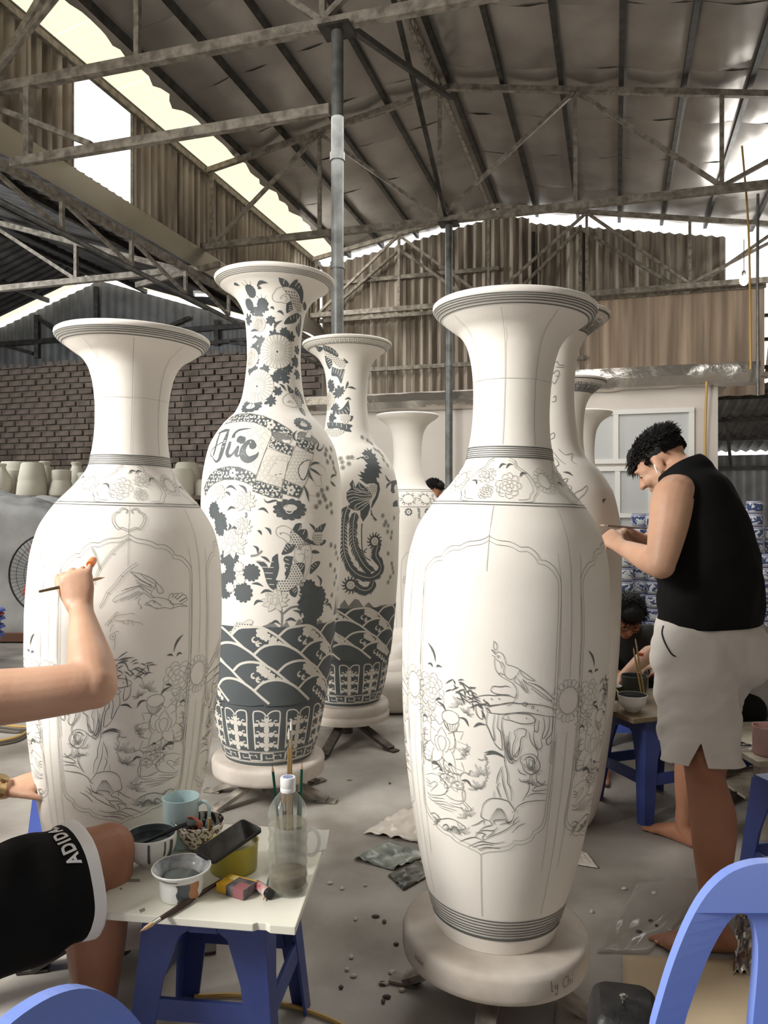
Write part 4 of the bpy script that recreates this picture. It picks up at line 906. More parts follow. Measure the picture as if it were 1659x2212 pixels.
# --- the two patterned vases
def base_bands(v):
    k = v.sc
    v.band(.004*k, .022*k, 'fill'); key_fret(v, .026*k, .078*k, 13)
    v.band(.080*k, .335*k, 'fill'); cartouches(v, .090*k, .275*k, 11, .1)
def rim_rings(v, zt):
    for d in (.012, .0175, .023, .0285): v.ring(zt-d, .0024, 'soft')
v = Vase(PROF_B); v.band(.335, .36, 'fill')
base_bands(v); sea(v, .30, .665, 9, .35)
for p in v.art('flame'): v.poly(p, 'wash')
q = random.Random(3)
for k in range(26):
    th = pi*.42+k*.155
    v.poly([(th, .69), (th+.03, .72+.03*q.random()), (th+.075, .76+.05*q.random()), (th+.12, .71+.03*q.random()), (th+.16, .69)], 'wash')
rim_rings(v, 2.3134)
for p in v.art('scroll_band'):
    v.poly(p, 'fill'); hatchfill(v, p, 3, .02, 0, 'white')
    R = v.r(p[0][1]); xs = [a for a, b in p]; zs = [b for a, b in p]; q = random.Random(len(p)); placed = []
    for t in range(700):
        c = (q.uniform(min(xs), max(xs)), q.uniform(min(zs), max(zs)))
        if not inpoly(c, p) or any((c[0]-o[0])**2*R*R+(c[1]-o[1])**2 < (.056 if o[2] else .022)**2 for o in placed) : continue
        big = len(placed) % 6 == 0
        f = v.frame(*c)
        if big and all(inpoly(f(.024*cos(a), .024*sin(a)), p) for a in (0, 1.57, 3.14, 4.71)): wflower(v, f, .021); placed.append((*c, True))
        elif not any((c[0]-o[0])**2*R*R+(c[1]-o[1])**2 < .03**2 for o in placed if o[2]): curl(v, f, .0105, q.uniform(0, 6), w=.0045); placed.append((*c, False))
    v.ribbon(p, .003, 'soft', closed=True, smooth=False)
for i, p in enumerate(v.art('scroll_field')):
    v.poly(p, 'white'); hatchfill(v, p, i, (.024, .026, .018)[i], .0015, 'pale2'); v.ribbon(p, .0018, 'soft', closed=True, smooth=False)
for p in v.art('scroll_end'): v.poly(p, 'wash'); v.ribbon(p, .002, 'soft', closed=True)
for p in v.art('scroll_white'): v.poly(p, 'white', dz=.0008); v.ribbon(p, .002, 'soft', closed=True, smooth=False)
for p in v.art('grass'): v.ribbon(p, .005, 'ink', taper=2)
for p in v.art('roundel'):
    v.poly(p, 'white', dz=.0008); v.ribbon(p, .0065, 'ink', closed=True)
    c = (sum(a for a, b in p)/8, sum(b for a, b in p)/8); f = v.frame(*c)
    for x in (-.014, 0, .014): v.ribbon([f(x, -.03), f(x+.004, .03)], .004, 'ink')
    for y in (-.02, .0, .02): v.ribbon([f(-.024, y), f(.024, y+.004)], .0035, 'ink')
for nm, ws in (('letter1', (14,16,17,18,14)), ('letter2', (8,16,20,12)), ('letter3', (16,34,36,34,26,13,4)), ('letter4', (4,7,7,7,6,4)), ('letter5', (20,27,27,25,14,12,13,20,20,14,6)), ('letter6', (26,20,16,10,3)), ('letter7', (20,32,24,10)), ('letter8', (30,36,28,36,46,46,34,18,4))):
    for st in v.art(nm):
        wf = (lambda ws: (lambda t: .00076*np.interp(t*(len(ws)-1), range(len(ws)), ws)))(ws)
        v.ribbon(st, (lambda wf: (lambda t: wf(t)+.007))(wf), 'white'); v.ribbon(st, wf, 'fill2')
for nm in ('letter7', 'letter8'):
    c = v.art(nm)[0][0]; f = v.frame(c[0], c[1]-.002)
    v.poly([f(.017*cos(t), .017*sin(t)) for t in [2*pi*i/14 for i in range(14)]], 'fill2', dz=.0003)
LAY['ink'] = (M_fillp, .0017)
fish_set(v)
for st in v.art('fishline'): v.ribbon(st, .0018, 'soft')
for i, (c,) in enumerate(v.art('darkblob')): v.poly(scallop(v.frame(*c), .040 if i < 2 else .040+.006*(i % 3), 12, .12), 'fill', dz=.0001)
for i, (c,) in enumerate(v.art('lightfan')):
    f = v.frame(*c, 1, radians(90-40*i)); v.poly(scallop(f, .024, 9, .18), 'white', dz=.0003); v.ribbon(scallop(f, .024, 9, .18), .0014, 'soft', closed=True, smooth=False)
for i, (c,) in enumerate(v.art('lotus')): lotus(v, v.frame(*c), (.078, .066, .05, .060, .045)[i], .0016, 'soft', i, i == 0, True)
for c, R in zip(v.art('mum'), (.037, .080, .082, .05)): mum(v, v.frame(*c[0]), R)
for i, (c,) in enumerate(v.art('spray')): leafspray(v, v.frame(*c), .030+.008*(i*7 % 4)/3, i)
for i, (c,) in enumerate(v.art('berry')):
    f = v.frame(*c); v.poly(scallop(f, .027, 14, .06), 'fill')
    for k in range(7): a = radians(200+20*k); v.ribbon([f(.022*cos(a), .022*sin(a)), f(.040*cos(a), .044*sin(a))], .007, 'ink', taper=2)
    for k in range(3): a = radians(90-30+30*k); v.ribbon([f(.022*cos(a), .022*sin(a)), f(.042*cos(a), .042*sin(a))], .010, 'ink', taper=2)
for i, (c,) in enumerate(v.art('ruyi')):
    R = (.05, .078, .06)[i]; f = v.frame(*c, 1, (0, pi, 0)[i])
    v.poly(scallop(f, R, 13, .10, .62), 'fill', dz=.0002)
    for k in range(11): a = radians(8+164*k/10); v.ribbon([f(R*.62*cos(a), R*.40*sin(a)), f(R*.92*cos(a), R*.58*sin(a))], .0035, 'white', taper=2)
    v.poly([f(R*.42*cos(t), R*.2*sin(t)-.1*R) for t in [2*pi*j/12 for j in range(12)]], 'white'); curl(v, f, R*.3, 0, w=.006)
for st in v.art('stem'): v.ribbon(st, .010, 'wash')
for st in v.art('blade'): bladeleaf(v, st, .012, 'ink')
for (c,) in v.art('blossom'): blossom(v, v.frame(*c), .0105)
for st in v.art('peach'): v.ribbon(st, .0016, 'pale')
for st in v.art('handle'): v.ribbon(st, .009, 'ink', taper=2)
f = v.frame(-.95, .60)   # great roller on the left of the sea
for R, w in ((.078, .010), (.043, .008)): v.poly([f(R*cos(t)*.9-(.0 if R > .05 else .012), R*sin(t)-(.0 if R > .05 else .02)) for t in [2*pi*i/22 for i in range(22)]], 'wash', dz=.006); 
LAY['white'] = (M_relief, .0085)
for R, w in ((.078, .011), (.040, .008)): v.ribbon([f(R*cos(t)*.9-(.0 if R > .05 else .012), R*sin(t)-(.0 if R > .05 else .02)) for t in [2*pi*i/22 for i in range(23)]], w, 'white')
curl(v, v.frame(-.98, .575), .022, 1, w=.01); LAY['white'] = (M_relief, .0011)
vaseB = v.build('very tall patterned vase with carp, lotus and a large lettered scroll on its shoulder', (-.566, 3.78, .217), radians(.74))

v = Vase(PROF_B, .95)
base_bands(v); sea(v, .285, .60, 9, .1, 5)
zt = 2.3134*.95
for d, w in ((.010, .003), (.036, .003)): v.ring(zt-d, w, 'soft')
for k in range(60):
    th = 2*pi*k/60; v.ribbon([(th, zt-.014), (th, zt-.031), (th+.06, zt-.031), (th+.06, zt-.02), (th+.03, zt-.02)], .0028, 'soft', smooth=False)
for p in v.art('phoenix_flame'): v.poly(p, 'wash')
for k in range(28):
    th = pi*.5+k*.155; v.poly([(th, .59), (th+.03, .62), (th+.075, .66+.02*(k % 3)), (th+.12, .61), (th+.16, .59)], 'wash')
for p in v.art('phoenix'): v.poly(p, 'fill')
for p in v.art('phoenix_scale'): v.poly(p, 'white'); hatchfill(v, p, 2, .013, .0022, 'soft')
for st in v.art('phoenix_feather'): v.ribbon(st, .0038, 'white')
q = random.Random(8)
for i, st in enumerate(v.art('plume')):
    P = spline(st, 5); v.ribbon(P, .016, 'fill', smooth=False); v.ribbon(P, .0035, 'white', smooth=False)
    for j in range(0, len(P)-1, 1):
        a, b = P[j], P[j+1]; R = v.r(a[1]); dx, dz = (b[0]-a[0])*R, b[1]-a[1]; l = sqrt(dx*dx+dz*dz) or 1; dx /= l; dz /= l
        for s_ in (1, -1):
            e = q.uniform(.026, .038); c0 = (a[0], a[1])
            m1 = (a[0]+(dx*.5*e-dz*s_*.5*e)/R, a[1]+dz*.5*e+dx*s_*.5*e); m2 = (a[0]+(dx*1.0*e-dz*s_*.8*e)/R, a[1]+dz*1.0*e+dx*s_*.8*e)
            v.ribbon([c0, m1, m2], .011, 'fill', taper=1)
for (c,) in v.art('plume_eye'):
    f = v.frame(*c); v.poly(scallop(f, .036, 14, .1), 'fill', dz=.0001); v.poly([f(.024*cos(t), .024*sin(t)) for t in [2*pi*i/16 for i in range(16)]], 'white')
    v.ribbon([f(.012*cos(t), .012*sin(t)) for t in [2*pi*i/12 for i in range(13)]], .0025, 'soft', smooth=False)
    for k in range(14): a = 2*pi*k/14; v.ribbon([f(.030*cos(a), .030*sin(a)), f(.044*cos(a+.1), .044*sin(a+.1)), f(.056*cos(a-.05), .056*sin(a-.05))], .009, 'fill', taper=1)
for st in v.art('claw'): v.ribbon(st, .006, 'ink')
for p in v.art('phoenix_letter'): v.poly(p, 'fill')
for (c,) in v.art('phoenix_blossom'): blossom(v, v.frame(*c), .012)
fish_set(v, 'phoenix_')
for i, (c,) in enumerate(v.art('phoenix_spray')): leafspray(v, v.frame(*c), .042, i+40)
for c in v.art('phoenix_mum'): mum(v, v.frame(*c[0]), .055)
for st in v.art('phoenix_blade'): bladeleaf(v, st, .013, 'ink')
vaseP = v.build('tall patterned vase with a long tailed phoenix, behind the carp vase', (-.229, 4.78, .238), 0)
LAY['ink'] = (M_ink, .0017)

# --- the row of tall vases behind, mostly still plain
def rim_pattern(v, zt):
    v.band(zt-.082, zt-.012, 'wash'); v.ring(zt-.010, .004, 'fill2'); v.ring(zt-.084, .004, 'fill2')
    for k in range(16):
        th = 2*pi*k/16
        for j in range(2):
            f = v.frame(th+.19*j, zt-.045); v.ribbon([f(.03*cos(t), .026*sin(t)) for t in [pi*i/8 for i in range(9)]], .007, 'white'); curl(v, f, .016, 3.1*j, w=.006); curl(v, v.frame(th+.1+.19*j, zt-.065), .013, 1+j, 'fill2', .006)
v = Vase(PROF_B, .99); rim_pattern(v, 2.29)
for st in v.art('sprig'): v.ribbon(st, .0024, 'soft')
for st in v.art('rleaf'): v.ribbon(st, .010, 'ink', taper=2)
for k in range(5):
    for j in range(9): v.ribbon([(radians(62+14*k)+.03*sin(j*1.3), .5+.1*j), (radians(66+14*k)+.05*sin(j*2.1), .56+.1*j), (radians(60+14*k), .6+.1*j)], .0022, 'soft')
v.build('tall vase with a dark patterned rim, the one the standing painter works on', (.745, 3.55, 0), 0, 'row of tall vases')
v = Vase(PROF_B, .99); rim_pattern(v, 2.29)
v.build('tall vase with a dark patterned rim, second in the row behind the painter', (1.24, 5.3, 0), 0, 'row of tall vases')
v = Vase(PROF_B, .99)
v.build('plain tall vase, last in the row beside the white window', (1.77, 6.96, 0), 0, 'row of tall vases')
v = Vase(PROF_B, .985)
v.ring(1.60, .004, 'ink'); v.ring(1.585, .003, 'ink'); v.ring(1.445, .003, 'ink')
for k in range(11):
    th = 2*pi*k/11; f = v.frame(th, 1.515); v.ribbon([f(.05*cos(t), .042*sin(t)) for t in [2*pi*i/12 for i in range(13)]], .004, 'soft', smooth=False)
    for j in range(8): curl(v, v.frame(th+.06*cos(j*.8)*4, 1.515+.05*sin(j*.8)), .016, j, 'soft', .006)
    f = v.frame(th, 1.40); v.poly(scallop(f, .034, 9, .2), 'fill'); wflower(v, f, .022)
    for j in range(7): curl(v, v.frame(th+.29, 1.42-.012*j+.02*(j % 2)), .013, j*2, 'soft', .007)
    v.ribbon([(th-.2, .35), (th-.2, .9), (th-.1, 1.02), (th, 1.05), (th+.1, 1.02), (th+.2, .9), (th+.2, .35)], .003, 'pale')
    lotus(v, v.frame(th, .8), .06, .003, 'pale', k)
for z in (.05, .065, .08): v.ring(z, .006, 'soft')
v.build('plain white vase with a patterned collar, standing alone before the white room', (.215, 7.06, 0), 0)

# --- plaster turntables
M_plas = mat('worn_plaster', S(214,206,196), .7, var=.16, vscale=4, c2=S(176,164,152), bump=.12, bscale=18)
M_leg = mat('rusty_angle_iron', S(92,86,78), .6, metal=.3, var=.4, vscale=20, c2=S(58,52,46))
M_legl = mat('plaster_splashed_iron', S(168,160,148), .7, var=.4, vscale=12, c2=S(96,90,82))
def turntable(label, loc, ztop, r, legs, tiers=1, m=M_leg, tilt=0):
    t = thing('turntable', label, 'turntable', (loc[0], loc[1], 0), 0, 'plaster topped turntables')
    R = Matrix.Rotation(tilt, 3, 'Y'); h = .082
    p = [(.001, -h), (r-.012, -h), (r-.003, -h+.006), (r, -h+.02), (r+.002, -.02), (r-.003, -.006), (r-.014, 0), (.001, 0)]
    if tiers == 2: p = [(.001, -.11), (r-.02, -.11), (r-.004, -.105), (r, -.09), (r, -.066), (r-.008, -.058), (r-.006, -.05), (r-.002, -.04), (r-.004, -.012), (r-.014, 0), (.001, 0)]
    b = MB().lathe(p, 72); b.v = [tuple(R @ V(q)+V((0, 0, ztop-.001))) for q in b.v]
    for i, q in enumerate(b.v):
        k = .004*mnoise.noise(V(q)*9+V((loc[0], loc[1], 0))); b.v[i] = (q[0]*(1+k), q[1]*(1+k), q[2])
    d = b.obj('plaster_disc', M_plas, t, sharp=50)
    MB().tube([(0,0,.03),(0,0,ztop-h-.005)], .036, 18).obj('hub', m, t)
    for a, l in legs:
        e = V((cos(a)*l, sin(a)*l, .012)); s0 = V((cos(a)*.05, sin(a)*.05, ztop-h-.03))
        MB().bar(s0, e, .055, .02, up=(cos(a)*.1,sin(a)*.1,1)).obj('leg', m, t, smooth=False)
        MB().box(e+V((0,0,-.005)), (.09, .05, .008), Matrix.Rotation(a, 3, 'Z')).obj('foot', m, t, smooth=False)
    return t, d
tA, dA = turntable('white plaster turntable under the tall bird vase, scribbled on its edge', (.318, 2.2), .229, .262, ((-1.85,.27),(-.3,.27),(1.3,.27),(2.8,.27)), 1, M_legl, radians(1.78))
tL, dL = turntable('turntable hidden under the vase the seated arm paints', (-.825, 2.4), .232, .235, ((-2.95,.25),(-1.4,.25),(.2,.25),(1.75,.25)), 1, M_leg, radians(1.5))
turntable('thick white turntable under the carp vase', (-.566, 3.78), .217, .272, ((-2.42,.30),(-.22,.30),(.75,.30),(2.9,.30)), 1, M_legl, radians(.74))
turntable('two tiered white turntable on dark splayed legs under the phoenix vase', (-.229, 4.78), .238, .262, ((-.78,.38),(-1.85,.42),(1.3,.38),(2.4,.38)), 2)
# pencil scribbles on the edge of the front turntable
mb = MB()
def scrawl(strokes, a0, z0, sc, r=.2655):
    for st in strokes:
        P = spline([(x, y) for x, y in st], 4); b0 = len(mb.v)
        for i, (x, y) in enumerate(P):
            a = a0+x*sc/r; n_ = P[min(i+1, len(P)-1)]; p_ = P[max(i-1, 0)]; dx, dy = n_[0]-p_[0], n_[1]-p_[1]; l = sqrt(dx*dx+dy*dy) or 1
            for s_ in (1, -1):
                xx, yy = x-dy/l*.05*s_, y+dx/l*.05*s_; a = a0+xx*sc/r
                mb.v.append((r*sin(a), -r*cos(a), z0+yy*sc-sin(a)*r*sin(radians(1.78))))
        for i in range(len(P)-1): mb.f.append((b0+2*i, b0+2*i+1, b0+2*i+3, b0+2*i+2))
scrawl([[(0,1.6),(.1,.8),(.1,0),(.4,.2)], [(.7,.9),(.7,.4),(1.0,.3),(1.2,.9)], [(1.2,.9),(1.2,-.3),(.9,-.7),(.7,-.3)],
        [(3.2,1.5),(2.7,1.4),(2.3,.6),(2.6,0),(3.2,.2)], [(3.4,1.6),(3.5,0)], [(3.5,.6),(3.9,.8),(4.0,0)], [(4.4,.8),(4.4,.1)], [(4.35,1.2),(4.5,1.5)]], radians(24), .182, .017)
scrawl([[(0,1.4),(0,0)], [(.7,1.4),(.7,0)], [(0,.7),(.7,.7)], [(1.1,.8),(1.1,.1)], [(1.5,.4),(2,.5),(1.8,.8),(1.5,.5),(1.7,.1),(2.1,.2)], [(1.5,1.1),(1.8,1.3),(2.1,1.1)], [(2.4,.8),(2.4,0),(2.5,.6),(2.9,.7),(2.9,0)]], radians(-62), .185, .013)
stuff(mb.obj('pen_scribble', mat('brown_pen', S(82,64,56), .7), dA.parent, smooth=False))
# ------------------------------------------------------------------ stools, chairs and the things on and around them
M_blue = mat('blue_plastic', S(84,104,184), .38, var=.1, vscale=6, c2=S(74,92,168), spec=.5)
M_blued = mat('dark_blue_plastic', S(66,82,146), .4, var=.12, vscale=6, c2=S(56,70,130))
M_bluel = mat('light_blue_plastic', S(122,146,220), .34, spec=.5)
M_black = mat('black_plastic', S(26,26,28), .4); M_gloss = mat('black_glass', S(12,13,15), .06, spec=.8)
M_white = mat('white_glaze', S(232,232,228), .16, spec=.6); M_grey = mat('grey_glaze', S(82,88,92), .2, spec=.6)
M_board = mat('painted_board', S(224,222,208), .32, var=.06, vscale=5)
M_green = mat('green_pencil_paint', S(22,86,72), .3); M_woodl = mat('pale_wood', S(206,170,132), .6); M_wood = mat('bamboo_handle', S(176,146,96), .45)
M_dwood = mat('dark_brush_wood', S(70,48,38), .35, var=.3, vscale=30); M_metal = mat('nickel', S(190,188,182), .25, metal=1)
def clear(name, c, alpha, rough=.05, edge=.55):      # thin clear plastic, denser where seen edge-on
    m = mat(name, c, rough, alpha=alpha, spec=.8); nt = m.node_tree
    lw = nt.nodes.new('ShaderNodeLayerWeight'); lw.inputs['Blend'].default_value = .35
    pw = nt.nodes.new('ShaderNodeMath'); pw.operation = 'POWER'; pw.inputs[1].default_value = 2.2; nt.links.new(lw.outputs['Facing'], pw.inputs[0])
    ma = nt.nodes.new('ShaderNodeMath'); ma.operation = 'MULTIPLY_ADD'; ma.inputs[1].default_value = edge; ma.inputs[2].default_value = alpha
    nt.links.new(pw.outputs[0], ma.inputs[0]); nt.links.new(ma.outputs[0], nt.nodes['Principled BSDF'].inputs['Alpha'])
    return m
M_pet = clear('clear_plastic', S(196,200,192), .10); M_water = clear('cloudy_water', S(150,146,124), .26)
M_cup = clear('frosted_cup', S(226,228,224), .45, .15)

def panel(b, pts, t, side, w):      # flat outline (x, z) on the sloping side of a stool
    R = Matrix.Rotation(side*pi/2, 3, 'Z'); n = len(pts)
    tri = tessellate_polygon([[V((x, z, 0)) for x, z in pts]])
    vs = [R @ V((x, -w(z), z)) for x, z in pts]+[R @ V((x, -w(z)+t, z)) for x, z in pts]
    return b.add(vs, [tuple(q) for q in tri]+[tuple(i+n for i in q) for q in tri]+[(i, (i+1) % n, (i+1) % n+n, i+n) for i in range(n)])
def stool(label, loc, rz=0, h=.45, top=.29, base=.36, m=M_blue, zbar=.15, group='plastic stools'):
    t = thing('plastic_stool', label, 'stool', loc, rz, group)
    w = lambda z: base/2+(top-base)/2*z/h
    p = [(-top/2+.01, -top/2), (top/2-.01, -top/2), (top/2, -top/2+.01), (top/2, top/2-.01), (top/2-.01, top/2), (-top/2+.01, top/2), (-top/2, top/2-.01), (-top/2, -top/2+.01)]
    MB().plate(p, .022, Matrix.Translation((0,0,h-.022))).obj('seat', m, t, smooth=True, bevel=.006)
    lw = lambda z: .052+.03*z/h
    ring = lambda z: w(z)-lw(z)
    za, zt = h-.19, h-.085
    for k in range(4):
        b = MB()
        for s_, sd in ((-1, k), (1, (k+3) % 4)):    # two flanges meeting at one corner
            pts = [(s_*w(0), 0), (s_*(ring(0)), 0), (s_*ring(za), za), (s_*(ring(zt)-.02), zt), (s_*(ring(zt)-.05), zt+.02), (s_*(ring(zt)-.05), h-.01), (s_*w(h), h-.01)]
            panel(b, pts, .008, sd, w)
        b.obj('leg', m, t, smooth=False, bevel=.004)
    for k in range(4):
        b = MB(); x = ring(zt)-.045
        panel(b, [(-x, zt+.012), (x, zt+.012), (x, h-.01), (-x, h-.01)], .008, k, w); b.obj('apron', m, t, smooth=False)
        b = MB(); c = lambda z: ring(z)+.012
        panel(b, [(-c(zbar), zbar), (c(zbar), zbar), (c(zbar+.05), zbar+.05), (-c(zbar+.05), zbar+.05)], .012, k, lambda z: w(z)-.002); b.obj('stretcher', m, t, smooth=False, bevel=.003)
    return t
def chair(label, loc, rz, m):
    t = thing('plastic_chair', label, 'chair', loc, rz, 'plastic chairs')
    half = [(-.232,.42), (-.226,.53), (-.205,.595), (-.180,.655), (-.150,.712), (-.118,.756), (-.080,.787), (-.040,.802)]; half = [(x, z-.016) for x, z in half]
    out = spline(half+[(0,.790)]+[(-x, z) for x, z in half[::-1]], 3)
    hole = spline([(-.178,.46), (-.168,.53), (-.138,.600), (-.115,.645), (-.090,.682), (-.068,.704), (-.050,.706), (-.036,.690), (-.030,.655), (-.034,.605), (-.045,.53), (-.054,.46)], 3)
    hole2 = [(-x, z) for x, z in hole[::-1]]
    mid = None; loops = [out, hole, hole2]; T = .022
    pts = [q for l in loops for q in l]; n = len(pts)
    tri = tessellate_polygon([[V((x, z, 0)) for x, z in l] for l in loops])
    lean = lambda z: .10*(z-.42)+.35*0
    dish = lambda x: .25*x*x
    vs = [V((x, lean(z)-dish(x)*2, z)) for x, z in pts]+[V((x, lean(z)-dish(x)*2+T, z)) for x, z in pts]
    fs = [tuple(q) for q in tri]+[tuple(i+n for i in q) for q in tri]; o = 0
    for l in loops:
        k = len(l); fs += [(o+i, o+(i+1) % k, o+(i+1) % k+n, o+i+n) for i in range(k)]; o += k
    MB().add(vs, fs).obj('back', m, t, smooth=False, bevel=.006)
    MB().box((0,-.2,.415), (.46,.42,.025)).obj('seat', m, t, smooth=False, bevel=.01)
    for x in (-1, 1):
        for y, dy in ((-.38, -.04), (-.02, .06)):
            MB().bar((x*.2, y, .41), (x*.24, y+dy, 0), .05, .035).obj('leg', m, t, smooth=False, bevel=.006)
    return t
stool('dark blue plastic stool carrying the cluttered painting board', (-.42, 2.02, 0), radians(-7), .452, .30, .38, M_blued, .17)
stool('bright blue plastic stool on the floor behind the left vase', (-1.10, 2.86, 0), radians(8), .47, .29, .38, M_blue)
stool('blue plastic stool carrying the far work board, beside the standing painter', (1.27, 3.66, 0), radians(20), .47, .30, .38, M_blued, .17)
stool('blue plastic stool cut by the frame, beside the standing painter and the low bench', (1.49, 2.66, 0), radians(14), .46, .28, .36, M_blue, .15)
chair('light blue plastic chair with an arched slotted back', (.673, 1.30, 0), 0, M_bluel)
chair('light blue plastic chair showing only the top of its back', (-.40, .93, 0), radians(62), M_bluel)

ZT = .47                    # height of the painting board
M2 = Matrix
bd = [flo(193, 1968, ZT), flo(638, 2003, ZT), flo(711, 1793, ZT)]; bd.append(bd[0]+bd[2]-bd[1])
brd = thing('work_board', 'pale painted board laid over a blue stool as a painting table', 'board', (-.42, 2.02, ZT))
poly = [(p.x+.42, p.y-2.02) for p in bd]
e = lambda i, j, t: (poly[i][0]+(poly[j][0]-poly[i][0])*t, poly[i][1]+(poly[j][1]-poly[i][1])*t)
poly2 = [poly[0], e(0,1,.30), e(0,1,.32), e(0,1,.80), (e(0,1,.82)[0], e(0,1,.82)[1]+.008), (e(0,1,.86)[0], e(0,1,.86)[1]+.008), e(0,1,.88), poly[1], poly[2], poly[3]]
MB().plate(poly2, .018, M2.Translation((0,0,-.018))).obj('slab', M_board, brd, smooth=False, bevel=.002)
for pts in ([(256,1899),(301,1899),(303,1905),(256,1906)], [(259,1918),(264,1918),(264,1922),(259,1922)], [(300,1966),(312,1961),(314,1967),(304,1972)]):
    b = MB(); b.plate([((q := flo(x, y, ZT)).x+.42, q.y-2.02) for x, y in pts], .0006); b.obj('paint_stain', mat('grey_stain', S(138,134,122), .6), brd, smooth=False)
def on(x, y, Y=None): return flo(x, y, ZT)
def drip(par, a, r0, z0, z1, w, m):
    b = MB(); b.tube([(r0(z)*sin(a)*1.004, -r0(z)*cos(a)*1.004, z) for z in [z0+(z1-z0)*i/6 for i in range(7)]], [w*.8]*5+[w, w*.9], 6); return b.obj('drip', m, par)
def bowl(label, p, prof, wall, m_out, m_in, fill_z=None, fill_m=None, foot=None, name='bowl', cat='bowl', group=None):
    t = thing(name, label, cat, p, 0, group); s_ = spline(prof, 4)
    rim = s_[-1]
    MB().lathe([(.001, s_[0][1])]+s_+[(rim[0]-wall*.3, rim[1]+wall*.45), (rim[0]-wall*.7, rim[1]+wall*.4)], 48).obj('body', m_out, t, sharp=70)
    inn = [(max(r-wall, .001), z+(wall if i == 0 else 0)) for i, (r, z) in enumerate(s_)]
    MB().lathe([(.001, s_[0][1]+wall*1.5)]+[q for q in inn if q[1] > s_[0][1]+wall*1.5]+[(rim[0]-wall*.7, rim[1]+wall*.4)], 48).obj('inner_glaze', m_in, t, sharp=70)
    if fill_z:
        r = float(np.interp(fill_z, [q[1] for q in s_], [q[0] for q in s_]))-wall
        MB().lathe([(.001, fill_z), (r*.6, fill_z), (r+.001, fill_z+.001)], 40).obj('paint', fill_m, t)
    return t, (lambda z: float(np.interp(z, [q[1] for q in s_], [q[0] for q in s_])))
M_ink2 = mat('wet_grey_paint', S(40,46,48), .12, spec=.6)
pA = on(326, 1864)
tb, rA = bowl('white bowl lined grey and full of dark paint, grey drips down its side', pA, [(.030,0),(.034,.006),(.052,.022),(.064,.045),(.067,.066),(.066,.078)], .004, M_white, M_grey, .060, M_ink2, group='bowls on the painting board')
for a, z1, w in ((.22, .022, .004), (.85, .038, .003), (1.15, .03, .006)): drip(tb, a, rA, .074, z1, w, M_grey)
st = thing('brush', 'thin black brush handle lying across the dark paint bowl', 'brush', pA+V((.04,-.01,.082)))
MB().tube([(-.05,-.02,-.016),(.0,0,.002),(.052,.024,.016)], [.0035,.005,.0055], 10).obj('handle', M_black, st)
M_speck = mat('smeared_white_glaze', S(228,228,226), .2, c2=S(120,126,130), var=.3, vscale=16)
pB = on(392, 1934)
tb, rB = bowl('white flared bowl with a dried grey clay lump and grey and tan splashes', pB, [(.046,0),(.050,.004),(.052,.03),(.053,.046),(.060,.058),(.069,.066),(.071,.070)], .004, M_white, M_speck, group='bowls on the painting board')
lump = MB().ball((0,0,.040), (.044,.034,.020), 20, 12)
lump.v = [(x*(1+.18*mnoise.noise(V((x*50,y*50,z*50)))), y*(1+.18*mnoise.noise(V((x*40,y*50,3)))), z+.006*mnoise.noise(V((x*60,y*60,9)))) for x, y, z in lump.v]
lump.obj('clay_lump', mat('dried_grey_clay', S(96,102,98), .75, var=.25, vscale=30, bump=.2), tb)
def patch(par, a0, a1, rf, z0, z1, m, nm):
    b = MB(); n = 10; k = 6
    for j in range(k+1):
        for i in range(n+1):
            a = a0+(a1-a0)*i/n+.05*sin(j*1.7); z = z0+(z1-z0)*j/k; r = rf(z)+.0007; b.v.append((r*sin(a), -r*cos(a), z))
    for j in range(k):
        for i in range(n): q = j*(n+1)+i; b.f.append((q, q+1, q+n+2, q+n+1))
    return b.obj(nm, m, par)
patch(tb, .05, .62, rB, .004, .048, M_grey, 'grey_splash'); patch(tb, .62, 1.1, rB, .006, .048, mat('tan_glaze', S(176,122,80), .3), 'tan_splash'); patch(tb, -.9, .1, rB, .055, .058, M_grey, 'grey_line')
